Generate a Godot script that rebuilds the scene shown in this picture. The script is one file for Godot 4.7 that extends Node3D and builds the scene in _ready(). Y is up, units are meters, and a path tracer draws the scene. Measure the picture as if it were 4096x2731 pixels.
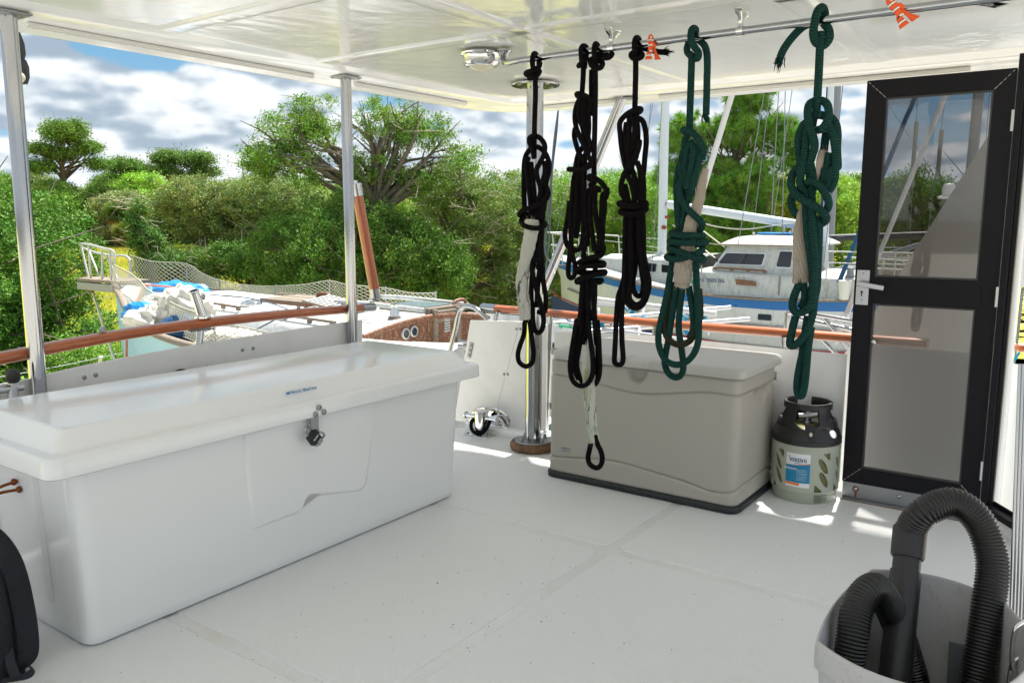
extends Node3D
# The aft deck of a motor yacht standing in a boatyard beside a marsh: one white chest, one beige chest, dock lines hung from an overhead rail.
# x to starboard, y up, -z aft; deck level is y = 0; units are metres.

class MB:
	var v := PackedVector3Array()
	var n := PackedVector3Array()
	var uv := PackedVector2Array()
	var idx := PackedInt32Array()
	var xf := Transform3D()
	func pt(p: Vector3, nn: Vector3, t: Vector2) -> int:
		v.append(xf * p)
		n.append((xf.basis * nn).normalized())
		uv.append(t)
		return v.size() - 1
	func tri(a: int, b: int, c: int) -> void:
		var g := (v[c] - v[a]).cross(v[b] - v[a])
		if g.dot(n[a] + n[b] + n[c]) < 0.0:
			idx.append(a); idx.append(c); idx.append(b)
		else:
			idx.append(a); idx.append(b); idx.append(c)
	func face(p: Array) -> void:   # a flat convex polygon
		var nn := Vector3.ZERO
		for i in range(1, p.size() - 1):
			nn += (p[i] - p[0]).cross(p[i + 1] - p[0])
		nn = nn.normalized()
		var first := -1
		var last := -1
		for i in p.size():
			var k := pt(p[i], nn, Vector2(p[i].x + p[i].z, p[i].y))
			if i == 0: first = k
			elif i > 1: tri(first, last, k)
			last = k
	func rbox(c: Vector3, h: Vector3, r: float, b := Basis(), k := 2) -> void:
		r = minf(r, minf(h.x, minf(h.y, h.z)))
		var lat: Array[float] = []
		var lats: Array[float] = []
		for half in 2:
			for i in k + 1:
				lat.append((-90.0 + 90.0 * i / k) if half == 0 else (90.0 * i / k))
				lats.append(-1.0 if half == 0 else 1.0)
		var start := v.size()
		var cols := 4 * (k + 1)
		for i in lat.size():
			var th := deg_to_rad(lat[i])
			for q in 4:
				for j in k + 1:
					var ph := deg_to_rad(90.0 * q + 90.0 * j / k)
					var d := Vector3(cos(th) * cos(ph), sin(th), cos(th) * sin(ph))
					var s := Vector3(1.0 if q == 0 or q == 3 else -1.0, lats[i], 1.0 if q < 2 else -1.0)
					var p := s * (h - Vector3(r, r, r)) + d * r
					pt(c + b * p, b * d, Vector2(p.x + p.z, p.y))
		for i in lat.size() - 1:
			for j in cols:
				var a := start + i * cols + j
				var e := start + i * cols + (j + 1) % cols
				tri(a, e, a + cols); tri(e, e + cols, a + cols)
		for row in [0, lat.size() - 1]:
			var q0: int = start + row * cols
			tri(q0, q0 + (k + 1), q0 + 2 * (k + 1)); tri(q0, q0 + 2 * (k + 1), q0 + 3 * (k + 1))
	func tube(p: Array, rad, sides := 10, caps := true, flat_by := 1.0, up := Vector3.ZERO) -> void:
		var t0: Vector3 = (p[1] - p[0]).normalized()
		var u := t0.cross(Vector3.UP if absf(t0.y) < 0.9 else Vector3.RIGHT).normalized()
		if up != Vector3.ZERO: u = (up - t0 * up.dot(t0)).normalized()
		var start := v.size()
		var run := 0.0
		for i in p.size():
			var t: Vector3 = (p[mini(i + 1, p.size() - 1)] - p[maxi(i - 1, 0)]).normalized()
			u = (u - t * u.dot(t)).normalized()
			var w := t.cross(u)
			if i > 0: run += p[i].distance_to(p[i - 1])
			var many: bool = rad is Array or rad is PackedFloat32Array
			var r: float = rad[i] if many else rad
			var slope := 0.0
			if many:
				var i0 := maxi(i - 1, 0)
				var i1 := mini(i + 1, p.size() - 1)
				slope = (rad[i1] - rad[i0]) / maxf(p[i1].distance_to(p[i0]), 1e-6)
			for j in sides + 1:
				var a := TAU * j / sides
				var d := u * cos(a) + w * sin(a) * flat_by
				pt(p[i] + d * r, u * cos(a) * flat_by + w * sin(a) - t * slope, Vector2(float(j) / sides, run))
		for i in p.size() - 1:
			for j in sides:
				var a := start + i * (sides + 1) + j
				tri(a, a + 1, a + sides + 1); tri(a + 1, a + sides + 2, a + sides + 1)
		if caps:
			for e in [0, p.size() - 1]:
				var nn: Vector3 = (p[0] - p[1]).normalized() if e == 0 else (p[e] - p[e - 1]).normalized()
				var c := pt(p[e], nn, Vector2(0.5, 0.5))
				var f := v.size()
				for j in sides + 1:
					var q: int = start + e * (sides + 1) + j
					v.append(v[q]); n.append((xf.basis * nn).normalized()); uv.append(Vector2(0.5, 0.5))
				for j in sides: tri(c, f + j, f + j + 1)
	func rod(a: Vector3, b: Vector3, r: float, sides := 8) -> void:
		tube([a, b], r, sides)
	func lathe(o: Vector3, prof: Array, segs := 20, b := Basis(), smooth := 40.0) -> void:   # prof: Vector2(radius, height)
		for i in prof.size() - 1:
			var d: Vector2 = prof[i + 1] - prof[i]
			if d.length() < 1e-6: continue
			var nr := Vector2(d.y, -d.x).normalized()
			var na := nr
			var nb := nr
			if i > 0:
				var e: Vector2 = prof[i] - prof[i - 1]
				if absf(rad_to_deg(e.angle_to(d))) < smooth: na = (nr + Vector2(e.y, -e.x).normalized()).normalized()
			if i < prof.size() - 2:
				var e2: Vector2 = prof[i + 2] - prof[i + 1]
				if absf(rad_to_deg(d.angle_to(e2))) < smooth: nb = (nr + Vector2(e2.y, -e2.x).normalized()).normalized()
			var s := v.size()
			for j in segs + 1:
				var a := TAU * j / segs
				var c := Vector3(cos(a), 0, sin(a))
				pt(o + b * (c * prof[i].x + Vector3(0, prof[i].y, 0)), b * (c * na.x + Vector3(0, na.y, 0)), Vector2(float(j) / segs, prof[i].y))
				pt(o + b * (c * prof[i + 1].x + Vector3(0, prof[i + 1].y, 0)), b * (c * nb.x + Vector3(0, nb.y, 0)), Vector2(float(j) / segs, prof[i + 1].y))
			for j in segs:
				var a2 := s + 2 * j
				tri(a2, a2 + 2, a2 + 1); tri(a2 + 1, a2 + 2, a2 + 3)
	func ball(c: Vector3, r: Vector3, segs := 12, b := Basis()) -> void:
		var s := v.size()
		var rings: int = maxi(4, segs / 2)
		for i in rings + 1:
			var th := PI * i / rings
			for j in segs + 1:
				var a := TAU * j / segs
				var d := Vector3(sin(th) * cos(a), cos(th), sin(th) * sin(a))
				pt(c + b * (d * r), b * (d / r).normalized(), Vector2(float(j) / segs, float(i) / rings))
		for i in rings:
			for j in segs:
				var a := s + i * (segs + 1) + j
				tri(a, a + 1, a + segs + 1); tri(a + 1, a + segs + 2, a + segs + 1)
	func loft(rows: Array, closed := true, cap0 := true, cap1 := true) -> void:   # rings of the same length; repeat a ring for a hard edge
		var m: int = rows[0].size()
		var s := v.size()
		var acc := PackedVector3Array()
		acc.resize(rows.size() * m)
		var lim := m if closed else m - 1
		for i in rows.size() - 1:
			for j in lim:
				var j2 := (j + 1) % m
				var a: Vector3 = rows[i][j]
				var b: Vector3 = rows[i][j2]
				var c: Vector3 = rows[i + 1][j]
				var d: Vector3 = rows[i + 1][j2]
				var g := (d - a).cross(c - b)
				for k in [i * m + j, i * m + j2, (i + 1) * m + j, (i + 1) * m + j2]: acc[k] += g
		if closed:
			var score := 0.0
			var mid := Vector3.ZERO
			for r in rows:
				for p in r: mid += p
			mid /= float(rows.size() * m)
			for i in rows.size():
				for j in m: score += acc[i * m + j].dot(rows[i][j] - mid)
			if score < 0.0:
				for k in acc.size(): acc[k] = -acc[k]
		var run := 0.0
		for i in rows.size():
			if i > 0: run += rows[i][0].distance_to(rows[i - 1][0])
			for j in m:
				var nn: Vector3 = acc[i * m + j]
				pt(rows[i][j], nn if nn.length() > 1e-12 else Vector3.UP, Vector2(float(j) / m, run))
		for i in rows.size() - 1:
			for j in lim:
				var j2 := (j + 1) % m
				var a := s + i * m + j
				var b := s + i * m + j2
				tri(a, b, a + m); tri(b, b + m, a + m)
		if closed:
			if cap0: _cap(rows[0], rows[mini(1, rows.size() - 1)])
			if cap1: _cap(rows[-1], rows[-2])
	func _cap(r: Array, inner: Array) -> void:
		var c := Vector3.ZERO
		var c2 := Vector3.ZERO
		for p in r: c += p
		for p in inner: c2 += p
		c /= r.size(); c2 /= r.size()
		var nn := Vector3.ZERO
		for j in r.size(): nn += (r[j] - c).cross(r[(j + 1) % r.size()] - c)
		nn = nn.normalized()
		if nn.dot(c - c2) < 0.0 and c.distance_to(c2) > 1e-5: nn = -nn
		var k := pt(c, nn, Vector2(0, 0))
		var f := v.size()
		for j in r.size(): pt(r[j], nn, Vector2(r[j].x, r[j].z))
		for j in r.size(): tri(k, f + j, f + (j + 1) % r.size())
	func prism(poly: PackedVector2Array, t: Transform3D, depth: float, holes := []) -> void:   # an outline in the xy plane of t, pushed along +z; flat faces
		var flat := Geometry2D.triangulate_polygon(poly)
		for side in 2:
			var s := v.size()
			for p in poly: pt(t * Vector3(p.x, p.y, depth * side), t.basis * Vector3(0, 0, 1 if side else -1), p)
			for i in range(0, flat.size(), 3): tri(s + flat[i], s + flat[i + 1], s + flat[i + 2])
		var turn := 1.0 if not Geometry2D.is_polygon_clockwise(poly) else -1.0
		for j in poly.size():
			var a := poly[j]
			var b := poly[(j + 1) % poly.size()]
			var e := (b - a).normalized()
			var nn := t.basis * (Vector3(e.y, -e.x, 0) * turn)
			var q := pt(t * Vector3(a.x, a.y, 0), nn, Vector2(a.x, 0))
			pt(t * Vector3(b.x, b.y, 0), nn, Vector2(b.x, 0)); pt(t * Vector3(a.x, a.y, depth), nn, Vector2(a.x, depth)); pt(t * Vector3(b.x, b.y, depth), nn, Vector2(b.x, depth))
			tri(q, q + 1, q + 2); tri(q + 1, q + 3, q + 2)
	func mesh(off: Vector3) -> ArrayMesh:
		var a := []
		a.resize(Mesh.ARRAY_MAX)
		var vv := PackedVector3Array()
		vv.resize(v.size())
		for i in v.size(): vv[i] = v[i] - off
		a[Mesh.ARRAY_VERTEX] = vv
		a[Mesh.ARRAY_NORMAL] = n
		a[Mesh.ARRAY_TEX_UV] = uv
		a[Mesh.ARRAY_INDEX] = idx
		var m := ArrayMesh.new()
		m.add_surface_from_arrays(Mesh.PRIMITIVE_TRIANGLES, a)
		return m

var M := {}
var taken := {}
var rng := RandomNumberGenerator.new()

func V(x: float, y: float, z: float) -> Vector3: return Vector3(x, y, z)
func rgb(r: float, g: float, b: float) -> Color: return Color(r / 255.0, g / 255.0, b / 255.0)

func numbered(called: String) -> String:
	var k: int = taken.get(called, 0)
	taken[called] = k + 1
	return called if k == 0 else "%s_%03d" % [called, k]

func part(called: String, mb: MB, m: Material, parent: Node3D, label := "") -> MeshInstance3D:
	var o := MeshInstance3D.new()
	var off := Vector3.ZERO
	var up: Node = parent
	while up != self:
		off += (up as Node3D).position
		up = up.get_parent()
	o.mesh = mb.mesh(off)
	o.material_override = m
	var used: Dictionary = parent.get_meta("used", {})
	var k: int = used.get(called, 0)
	used[called] = k + 1
	parent.set_meta("used", used)
	o.name = called if k == 0 else "%s_%03d" % [called, k]
	parent.add_child(o, true)
	if label: o.set_meta("label", label)
	return o

func tag(o: Node3D, label: String, category: String, group := "") -> Node3D:
	o.set_meta("label", label); o.set_meta("category", category)
	if group: o.set_meta("group", group)
	return o

func thing(called: String, label: String, category: String, at: Vector3, group := "") -> Node3D:
	var o := Node3D.new()
	o.name = numbered(called)
	o.position = at
	add_child(o)
	return tag(o, label, category, group)

func single(called: String, mb: MB, m: Material, label: String, category: String, at := Vector3.ZERO, group := "") -> MeshInstance3D:
	var o := MeshInstance3D.new()
	o.mesh = mb.mesh(at); o.material_override = m; o.position = at
	o.name = numbered(called)
	add_child(o)
	tag(o, label, category, group)
	return o

func struct(called: String, mb: MB, m: Material) -> MeshInstance3D:
	var o := MeshInstance3D.new()
	o.mesh = mb.mesh(Vector3.ZERO); o.material_override = m
	o.name = numbered(called)
	add_child(o)
	o.set_meta("kind", "structure")
	return o

func smooth_path(p: Array, per := 6, closed := false) -> Array:
	var out := []
	var n := p.size()
	var last := n if closed else n - 1
	for i in last:
		var a: Vector3 = p[(i - 1 + n) % n] if closed or i > 0 else p[0] * 2.0 - p[1]
		var b: Vector3 = p[i]
		var c: Vector3 = p[(i + 1) % n]
		var d: Vector3 = p[(i + 2) % n] if closed or i + 2 < n else c * 2.0 - b
		for k in per:
			out.append(b.cubic_interpolate(c, a, d, float(k) / per))
	out.append(p[0] if closed else p[n - 1])
	return out

func tidy() -> void:
	for o in find_children("*", "Node3D", true, false):
		if o.has_meta("used"): o.remove_meta("used")
	if has_meta("used"): remove_meta("used")
var ROPE_1: Array = [
	["hitch", [-1940, 1854, -2900, -1948, 1884, -2920, -1945, 1920, -2932, -1948, 1955, -2930, -1946, 1965, -2900, -1934, 1940, -2870, -1931, 1909, -2868, -1920, 1890, -2878, -1925, 1895, -2910]],
	["hitch", [-1924, 1926, -2910, -1902, 1902, -2865, -1927, 1891, -2858, -1970, 1890, -2880, -1989, 1888, -2910, -1967, 1890, -2930, -1927, 1893, -2910, -1914, 1871, -2868, -1947, 1865, -2874, -1975, 1876, -2910, -1957, 1880, -2920]],
	["standing_line", [-1941, 1876, -2900, -1939, 1801, -2900, -1942, 1712, -2900, -1944, 1632, -2900, -1941, 1553, -2896]],
	["loop", [-1934, 1548, -2886, -1933, 1576, -2874, -1950, 1613, -2874, -1953, 1633, -2884, -1947, 1640, -2912, -1915, 1627, -2905, -1888, 1598, -2894, -1885, 1561, -2884, -1902, 1526, -2878, -1916, 1500, -2877, -1912, 1468, -2878, -1902, 1432, -2884, -1899, 1373, -2888, -1905, 1301, -2890]],
	["strand", [-1987, 1300, -2900, -1992, 1375, -2900, -1995, 1467, -2900, -1991, 1544, -2900, -1967, 1581, -2896, -1931, 1595, -2896, -1896, 1576, -2898, -1877, 1540, -2905, -1873, 1500, -2905, -1886, 1450, -2905, -1896, 1374, -2905, -1904, 1301, -2905, -1913, 1195, -2910, -1916, 1120, -2910, -1924, 1055, -2910, -1931, 983, -2912, -1935, 931, -2912]],
	["strand", [-1967, 1556, -2892, -1971, 1515, -2886, -1962, 1442, -2886, -1953, 1374, -2888, -1951, 1310, -2890, -1950, 1218, -2905, -1947, 1148, -2905, -1943, 1101, -2900]],
	["strand", [-1958, 1534, -2898, -1947, 1465, -2895, -1938, 1406, -2894, -1933, 1328, -2896, -1930, 1241, -2900, -1924, 1172, -2900, -1932, 1121, -2896]],
	["strand", [-1889, 1535, -2892, -1883, 1495, -2890, -1897, 1437, -2888, -1910, 1373, -2888, -1917, 1310, -2892, -1915, 1241, -2897, -1914, 1149, -2898, -1919, 1093, -2900]],
	["strand", [-1888, 1519, -2915, -1893, 1442, -2910, -1899, 1351, -2910, -1921, 1287, -2910, -1916, 1186, -2915, -1908, 1102, -2915, -1904, 1046, -2915, -1894, 999, -2915, -1888, 957, -2914, -1891, 922, -2912, -1903, 910, -2910, -1926, 913, -2910]],
	["strand", [-1940, 1148, -2890, -1943, 1102, -2888, -1934, 1060, -2886, -1918, 1014, -2884, -1901, 964, -2884, -1885, 913, -2884, -1880, 876, -2884, -1888, 842, -2884, -1906, 827, -2884, -1926, 839, -2886, -1937, 871, -2890, -1945, 922, -2896, -1954, 983, -2900, -1955, 1054, -2904, -1948, 1120, -2906]],
	["wrap", [-1894, 1442, -2905, -1869, 1418, -2890, -1861, 1391, -2876, -1882, 1367, -2866, -1923, 1350, -2862, -1970, 1339, -2866, -2004, 1324, -2885, -2008, 1317, -2895, -1991, 1322, -2930, -1934, 1320, -2930, -1915, 1310, -2926, -1976, 1306, -2934, -2002, 1303, -2900, -1982, 1283, -2870, -1944, 1269, -2854, -1900, 1264, -2854, -1874, 1270, -2864, -1879, 1282, -2890, -1916, 1287, -2920, -1968, 1287, -2930]],
	["eye_loop", [-1964, 912, -2894, -1980, 868, -2892, -1985, 814, -2892, -2005, 764, -2892, -2016, 724, -2892, -2009, 691, -2892, -1977, 675, -2892, -1945, 691, -2892, -1935, 730, -2892, -1941, 774, -2894, -1950, 826, -2894, -1956, 869, -2894, -1960, 912, -2896]],
]
var ROPE_2: Array = [
	["hitch", [-1714, 1891, -2900, -1724, 1920, -2925, -1720, 1948, -2930, -1718, 1967, -2926, -1717, 1969, -2900, -1709, 1953, -2872, -1708, 1926, -2872, -1714, 1905, -2885, -1727, 1893, -2890]],
	["hitch", [-1702, 1933, -2900, -1690, 1914, -2875, -1703, 1899, -2870, -1726, 1893, -2885, -1739, 1904, -2915, -1718, 1910, -2915, -1711, 1887, -2904]],
	["standing_line", [-1714, 1895, -2900, -1715, 1851, -2900, -1718, 1804, -2900, -1719, 1780, -2897]],
	["loop", [-1745, 1783, -2910, -1733, 1787, -2885, -1708, 1783, -2870, -1679, 1771, -2870, -1671, 1758, -2885, -1675, 1720, -2895]],
	["strand", [-1728, 1773, -2900, -1743, 1741, -2898, -1749, 1701, -2898, -1733, 1658, -2884, -1711, 1616, -2880, -1691, 1583, -2880, -1676, 1550, -2884]],
	["strand", [-1715, 1774, -2890, -1723, 1739, -2888, -1722, 1694, -2888, -1709, 1658, -2892, -1701, 1617, -2896, -1696, 1576, -2900, -1708, 1537, -2910, -1714, 1487, -2905, -1727, 1435, -2905, -1728, 1355, -2905, -1730, 1294, -2905, -1740, 1224, -2904]],
	["strand", [-1699, 1769, -2888, -1700, 1721, -2886, -1698, 1665, -2888, -1684, 1624, -2890, -1674, 1583, -2890, -1688, 1556, -2896, -1722, 1537, -2900, -1723, 1487, -2896, -1732, 1451, -2896, -1734, 1395, -2895, -1738, 1306, -2895, -1744, 1233, -2894]],
	["strand", [-1688, 1761, -2894, -1686, 1705, -2896, -1686, 1649, -2900, -1700, 1606, -2910, -1723, 1578, -2910, -1740, 1546, -2906, -1745, 1488, -2900, -1753, 1452, -2900, -1757, 1375, -2896, -1759, 1306, -2894, -1757, 1249, -2892, -1752, 1191, -2890, -1745, 1150, -2890, -1734, 1118, -2890, -1733, 1089, -2890, -1741, 1070, -2890, -1753, 1064, -2890, -1764, 1075, -2890, -1767, 1108, -2892, -1764, 1158, -2896, -1761, 1216, -2900]],
	["strand", [-1752, 1661, -2906, -1754, 1629, -2904, -1736, 1586, -2894, -1716, 1548, -2890, -1696, 1531, -2890, -1703, 1466, -2900, -1703, 1451, -2900, -1703, 1375, -2900, -1703, 1294, -2900, -1704, 1233, -2900, -1713, 1192, -2900, -1731, 1177, -2898, -1754, 1183, -2897, -1777, 1195, -2898, -1788, 1224, -2899, -1788, 1257, -2900, -1777, 1314, -2900, -1769, 1375, -2900]],
	["wrap", [-1678, 1550, -2882, -1663, 1525, -2880, -1665, 1505, -2870, -1695, 1496, -2864, -1739, 1497, -2870, -1769, 1499, -2890, -1767, 1498, -2920, -1730, 1501, -2924, -1681, 1517, -2905]],
]
var ROPE_3: Array = [
	["hitch", [-1680, 1842, -2910, -1679, 1891, -2922, -1672, 1935, -2930, -1668, 1966, -2930, -1662, 1970, -2900, -1650, 1942, -2870, -1646, 1911, -2868, -1645, 1885, -2880]],
	["hitch", [-1656, 1938, -2910, -1634, 1932, -2924, -1612, 1951, -2926, -1614, 1963, -2915]],
	["hitch", [-1599, 1939, -2910, -1589, 1925, -2900, -1596, 1912, -2890, -1621, 1911, -2885, -1668, 1917, -2910, -1677, 1911, -2890, -1662, 1889, -2870, -1638, 1873, -2860, -1619, 1873, -2866, -1621, 1891, -2885, -1655, 1912, -2920]],
	["standing_line", [-1661, 1878, -2900, -1657, 1806, -2897, -1657, 1727, -2897, -1657, 1647, -2897, -1658, 1566, -2897, -1657, 1469, -2897]],
	["standing_line", [-1685, 1878, -2915, -1686, 1831, -2916, -1685, 1787, -2916, -1679, 1738, -2912, -1670, 1705, -2906]],
	["loop", [-1685, 1458, -2910, -1671, 1469, -2885, -1641, 1461, -2870, -1612, 1445, -2870, -1591, 1418, -2874, -1589, 1394, -2880, -1589, 1416, -2882, -1594, 1393, -2888, -1614, 1370, -2896]],
	["strand", [-1672, 1429, -2906, -1652, 1457, -2906, -1676, 1434, -2906, -1658, 1422, -2900, -1678, 1414, -2894, -1687, 1382, -2892, -1685, 1314, -2892, -1679, 1250, -2892, -1682, 1193, -2892]],
	["strand", [-1623, 1417, -2894, -1646, 1421, -2886, -1659, 1394, -2882, -1663, 1342, -2882, -1657, 1274, -2882, -1648, 1218, -2884, -1641, 1174, -2886]],
	["strand", [-1617, 1413, -2884, -1637, 1413, -2878, -1639, 1362, -2876, -1631, 1298, -2876, -1620, 1250, -2878, -1619, 1210, -2882, -1627, 1170, -2886]],
	["strand", [-1603, 1401, -2896, -1613, 1393, -2890, -1615, 1354, -2890, -1616, 1294, -2890, -1610, 1250, -2890, -1612, 1214, -2890, -1621, 1178, -2892]],
	["strand", [-1616, 1394, -2908, -1613, 1346, -2908, -1619, 1290, -2908, -1621, 1234, -2906, -1642, 1169, -2905, -1650, 1091, -2905]],
	["strand", [-1694, 1249, -2898, -1694, 1209, -2896, -1697, 1168, -2894, -1697, 1111, -2896, -1701, 1061, -2896]],
	["wrap", [-1614, 1210, -2890, -1604, 1187, -2890, -1605, 1163, -2872, -1635, 1153, -2860, -1678, 1141, -2862, -1712, 1127, -2885, -1729, 1129, -2925, -1675, 1130, -2930, -1619, 1129, -2915, -1602, 1120, -2885, -1620, 1119, -2860, -1667, 1116, -2860, -1706, 1105, -2874, -1723, 1089, -2900, -1707, 1084, -2930, -1655, 1090, -2930, -1606, 1095, -2905, -1594, 1089, -2880, -1620, 1085, -2860, -1665, 1073, -2858, -1710, 1060, -2874, -1728, 1047, -2900, -1711, 1050, -2930, -1656, 1057, -2925, -1614, 1061, -2895, -1611, 1054, -2878, -1632, 1053, -2875]],
	["strand", [-1692, 1062, -2885, -1691, 1009, -2882, -1698, 946, -2882, -1707, 883, -2882, -1717, 892, -2882, -1728, 827, -2880, -1738, 761, -2878, -1744, 703, -2878, -1736, 655, -2878, -1715, 632, -2876, -1683, 627, -2874, -1653, 644, -2872, -1636, 676, -2872, -1632, 711, -2872, -1636, 754, -2874, -1646, 804, -2876, -1658, 863, -2880, -1663, 913, -2882, -1661, 907, -2884, -1667, 969, -2885, -1670, 1030, -2885, -1673, 1067, -2888]],
	["strand", [-1687, 1062, -2896, -1688, 987, -2896, -1694, 925, -2896, -1704, 909, -2896, -1705, 840, -2897, -1716, 769, -2900, -1725, 715, -2900, -1717, 672, -2900, -1701, 643, -2900, -1686, 636, -2900]],
	["strand", [-1650, 1064, -2890, -1647, 990, -2890, -1638, 908, -2890, -1630, 851, -2890, -1628, 898, -2892, -1620, 821, -2894, -1617, 761, -2896, -1615, 709, -2898, -1620, 670, -2900, -1633, 642, -2902, -1654, 626, -2904, -1685, 631, -2906]],
	["strand", [-1650, 1059, -2906, -1649, 989, -2906, -1654, 906, -2906, -1648, 895, -2906, -1641, 827, -2906, -1630, 759, -2906, -1631, 698, -2906, -1639, 662, -2907]],
	["strand", [-1678, 1057, -2910, -1684, 966, -2910, -1692, 882, -2910, -1690, 883, -2908, -1691, 823, -2906, -1690, 793, -2902]],
	["strand", [-1709, 1056, -2910, -1715, 964, -2910, -1718, 880, -2910, -1721, 868, -2910, -1729, 788, -2910, -1739, 721, -2910, -1736, 673, -2910, -1720, 643, -2910]],
	["eye_loop", [-1638, 427, -2892, -1648, 385, -2892, -1655, 353, -2892, -1660, 325, -2892, -1653, 301, -2892, -1633, 289, -2892, -1613, 290, -2892, -1598, 306, -2892, -1593, 336, -2892, -1602, 366, -2892, -1617, 390, -2892, -1628, 428, -2892]],
]
var ROPE_4: Array = [
	["hitch", [-1488, 1884, -2900, -1493, 1918, -2922, -1490, 1949, -2930, -1488, 1970, -2924, -1487, 1972, -2900, -1479, 1951, -2872, -1477, 1917, -2870, -1478, 1893, -2882]],
	["hitch", [-1377, 1911, -2915, -1409, 1917, -2922, -1440, 1928, -2924, -1473, 1937, -2920, -1487, 1928, -2910, -1499, 1913, -2888, -1487, 1898, -2870, -1464, 1889, -2862, -1452, 1896, -2876, -1465, 1912, -2905, -1494, 1923, -2924]],
	["standing_line", [-1487, 1897, -2900, -1486, 1840, -2900, -1486, 1775, -2900, -1486, 1714, -2900]],
	["loop", [-1501, 1695, -2920, -1473, 1705, -2915, -1456, 1710, -2890, -1461, 1709, -2870, -1493, 1697, -2866, -1523, 1678, -2870, -1539, 1658, -2880, -1539, 1627, -2886, -1536, 1587, -2890, -1529, 1546, -2892, -1516, 1506, -2892, -1502, 1465, -2894]],
	["strand", [-1480, 1712, -2888, -1472, 1689, -2886, -1468, 1658, -2886, -1467, 1619, -2892, -1470, 1571, -2896, -1479, 1527, -2900, -1509, 1493, -2906, -1529, 1475, -2906, -1531, 1457, -2900]],
	["strand", [-1515, 1666, -2890, -1517, 1630, -2888, -1512, 1586, -2888, -1503, 1536, -2888, -1496, 1505, -2890, -1481, 1473, -2892, -1468, 1428, -2892, -1460, 1374, -2892]],
	["strand", [-1499, 1686, -2882, -1499, 1642, -2881, -1496, 1589, -2881, -1494, 1549, -2883, -1488, 1513, -2890]],
	["strand", [-1497, 1686, -2878, -1478, 1675, -2876, -1472, 1640, -2876, -1475, 1597, -2880, -1481, 1553, -2884, -1481, 1527, -2890]],
	["strand", [-1473, 1681, -2896, -1451, 1667, -2898, -1439, 1631, -2900, -1435, 1587, -2900, -1439, 1534, -2900, -1442, 1486, -2900, -1447, 1437, -2900, -1442, 1374, -2900]],
	["strand", [-1453, 1595, -2880, -1452, 1568, -2872, -1464, 1534, -2870, -1488, 1503, -2870, -1511, 1469, -2872, -1524, 1433, -2876, -1525, 1402, -2882, -1513, 1379, -2890, -1494, 1365, -2894]],
	["strand", [-1507, 1473, -2884, -1487, 1441, -2882, -1474, 1401, -2882, -1469, 1360, -2884]],
	["strand", [-1463, 1517, -2884, -1449, 1481, -2883, -1445, 1436, -2884, -1443, 1400, -2886, -1448, 1360, -2888]],
	["strand", [-1519, 1434, -2894, -1506, 1397, -2890, -1497, 1361, -2890]],
	["strand", [-1442, 1472, -2890, -1436, 1423, -2890, -1436, 1365, -2892]],
	["wrap", [-1436, 1365, -2910, -1421, 1355, -2884, -1441, 1350, -2860, -1480, 1350, -2858, -1525, 1356, -2874, -1544, 1364, -2905, -1518, 1366, -2930, -1456, 1347, -2930, -1422, 1338, -2888, -1439, 1323, -2858, -1480, 1320, -2858, -1519, 1325, -2874, -1538, 1334, -2905, -1507, 1338, -2930, -1446, 1343, -2920]],
	["strand", [-1509, 1323, -2890, -1509, 1246, -2888, -1508, 1160, -2888, -1505, 1074, -2888, -1503, 1008, -2888, -1491, 976, -2888, -1466, 961, -2887, -1439, 964, -2886, -1418, 987, -2886, -1405, 1023, -2886, -1402, 1061, -2888, -1414, 1112, -2890, -1429, 1171, -2892, -1434, 1247, -2894, -1440, 1323, -2896]],
	["strand", [-1485, 1323, -2884, -1483, 1247, -2882, -1479, 1161, -2882, -1477, 1084, -2882, -1481, 1032, -2882, -1481, 997, -2882, -1460, 977, -2881, -1438, 978, -2880, -1420, 996, -2880, -1410, 1036, -2880, -1414, 1078, -2880, -1430, 1137, -2882, -1442, 1205, -2884, -1448, 1268, -2886, -1452, 1323, -2888]],
	["strand", [-1481, 1323, -2904, -1475, 1247, -2904, -1472, 1182, -2906, -1472, 1118, -2906, -1480, 1056, -2906, -1473, 1022, -2906, -1455, 1005, -2906, -1438, 1019, -2906, -1436, 1058, -2908, -1447, 1118, -2908, -1456, 1195, -2908]],
	["strand", [-1519, 1323, -2912, -1520, 1246, -2912, -1520, 1159, -2910, -1521, 1081, -2910, -1529, 1037, -2906, -1540, 1001, -2902, -1544, 948, -2900, -1547, 885, -2900, -1548, 827, -2900, -1550, 777, -2900, -1551, 745, -2900, -1545, 730, -2900, -1530, 727, -2900, -1517, 734, -2900, -1512, 754, -2900, -1515, 789, -2900, -1519, 829, -2900, -1522, 896, -2900, -1521, 963, -2900, -1519, 1028, -2906, -1510, 1116, -2914, -1504, 1203, -2916]],
]
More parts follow.
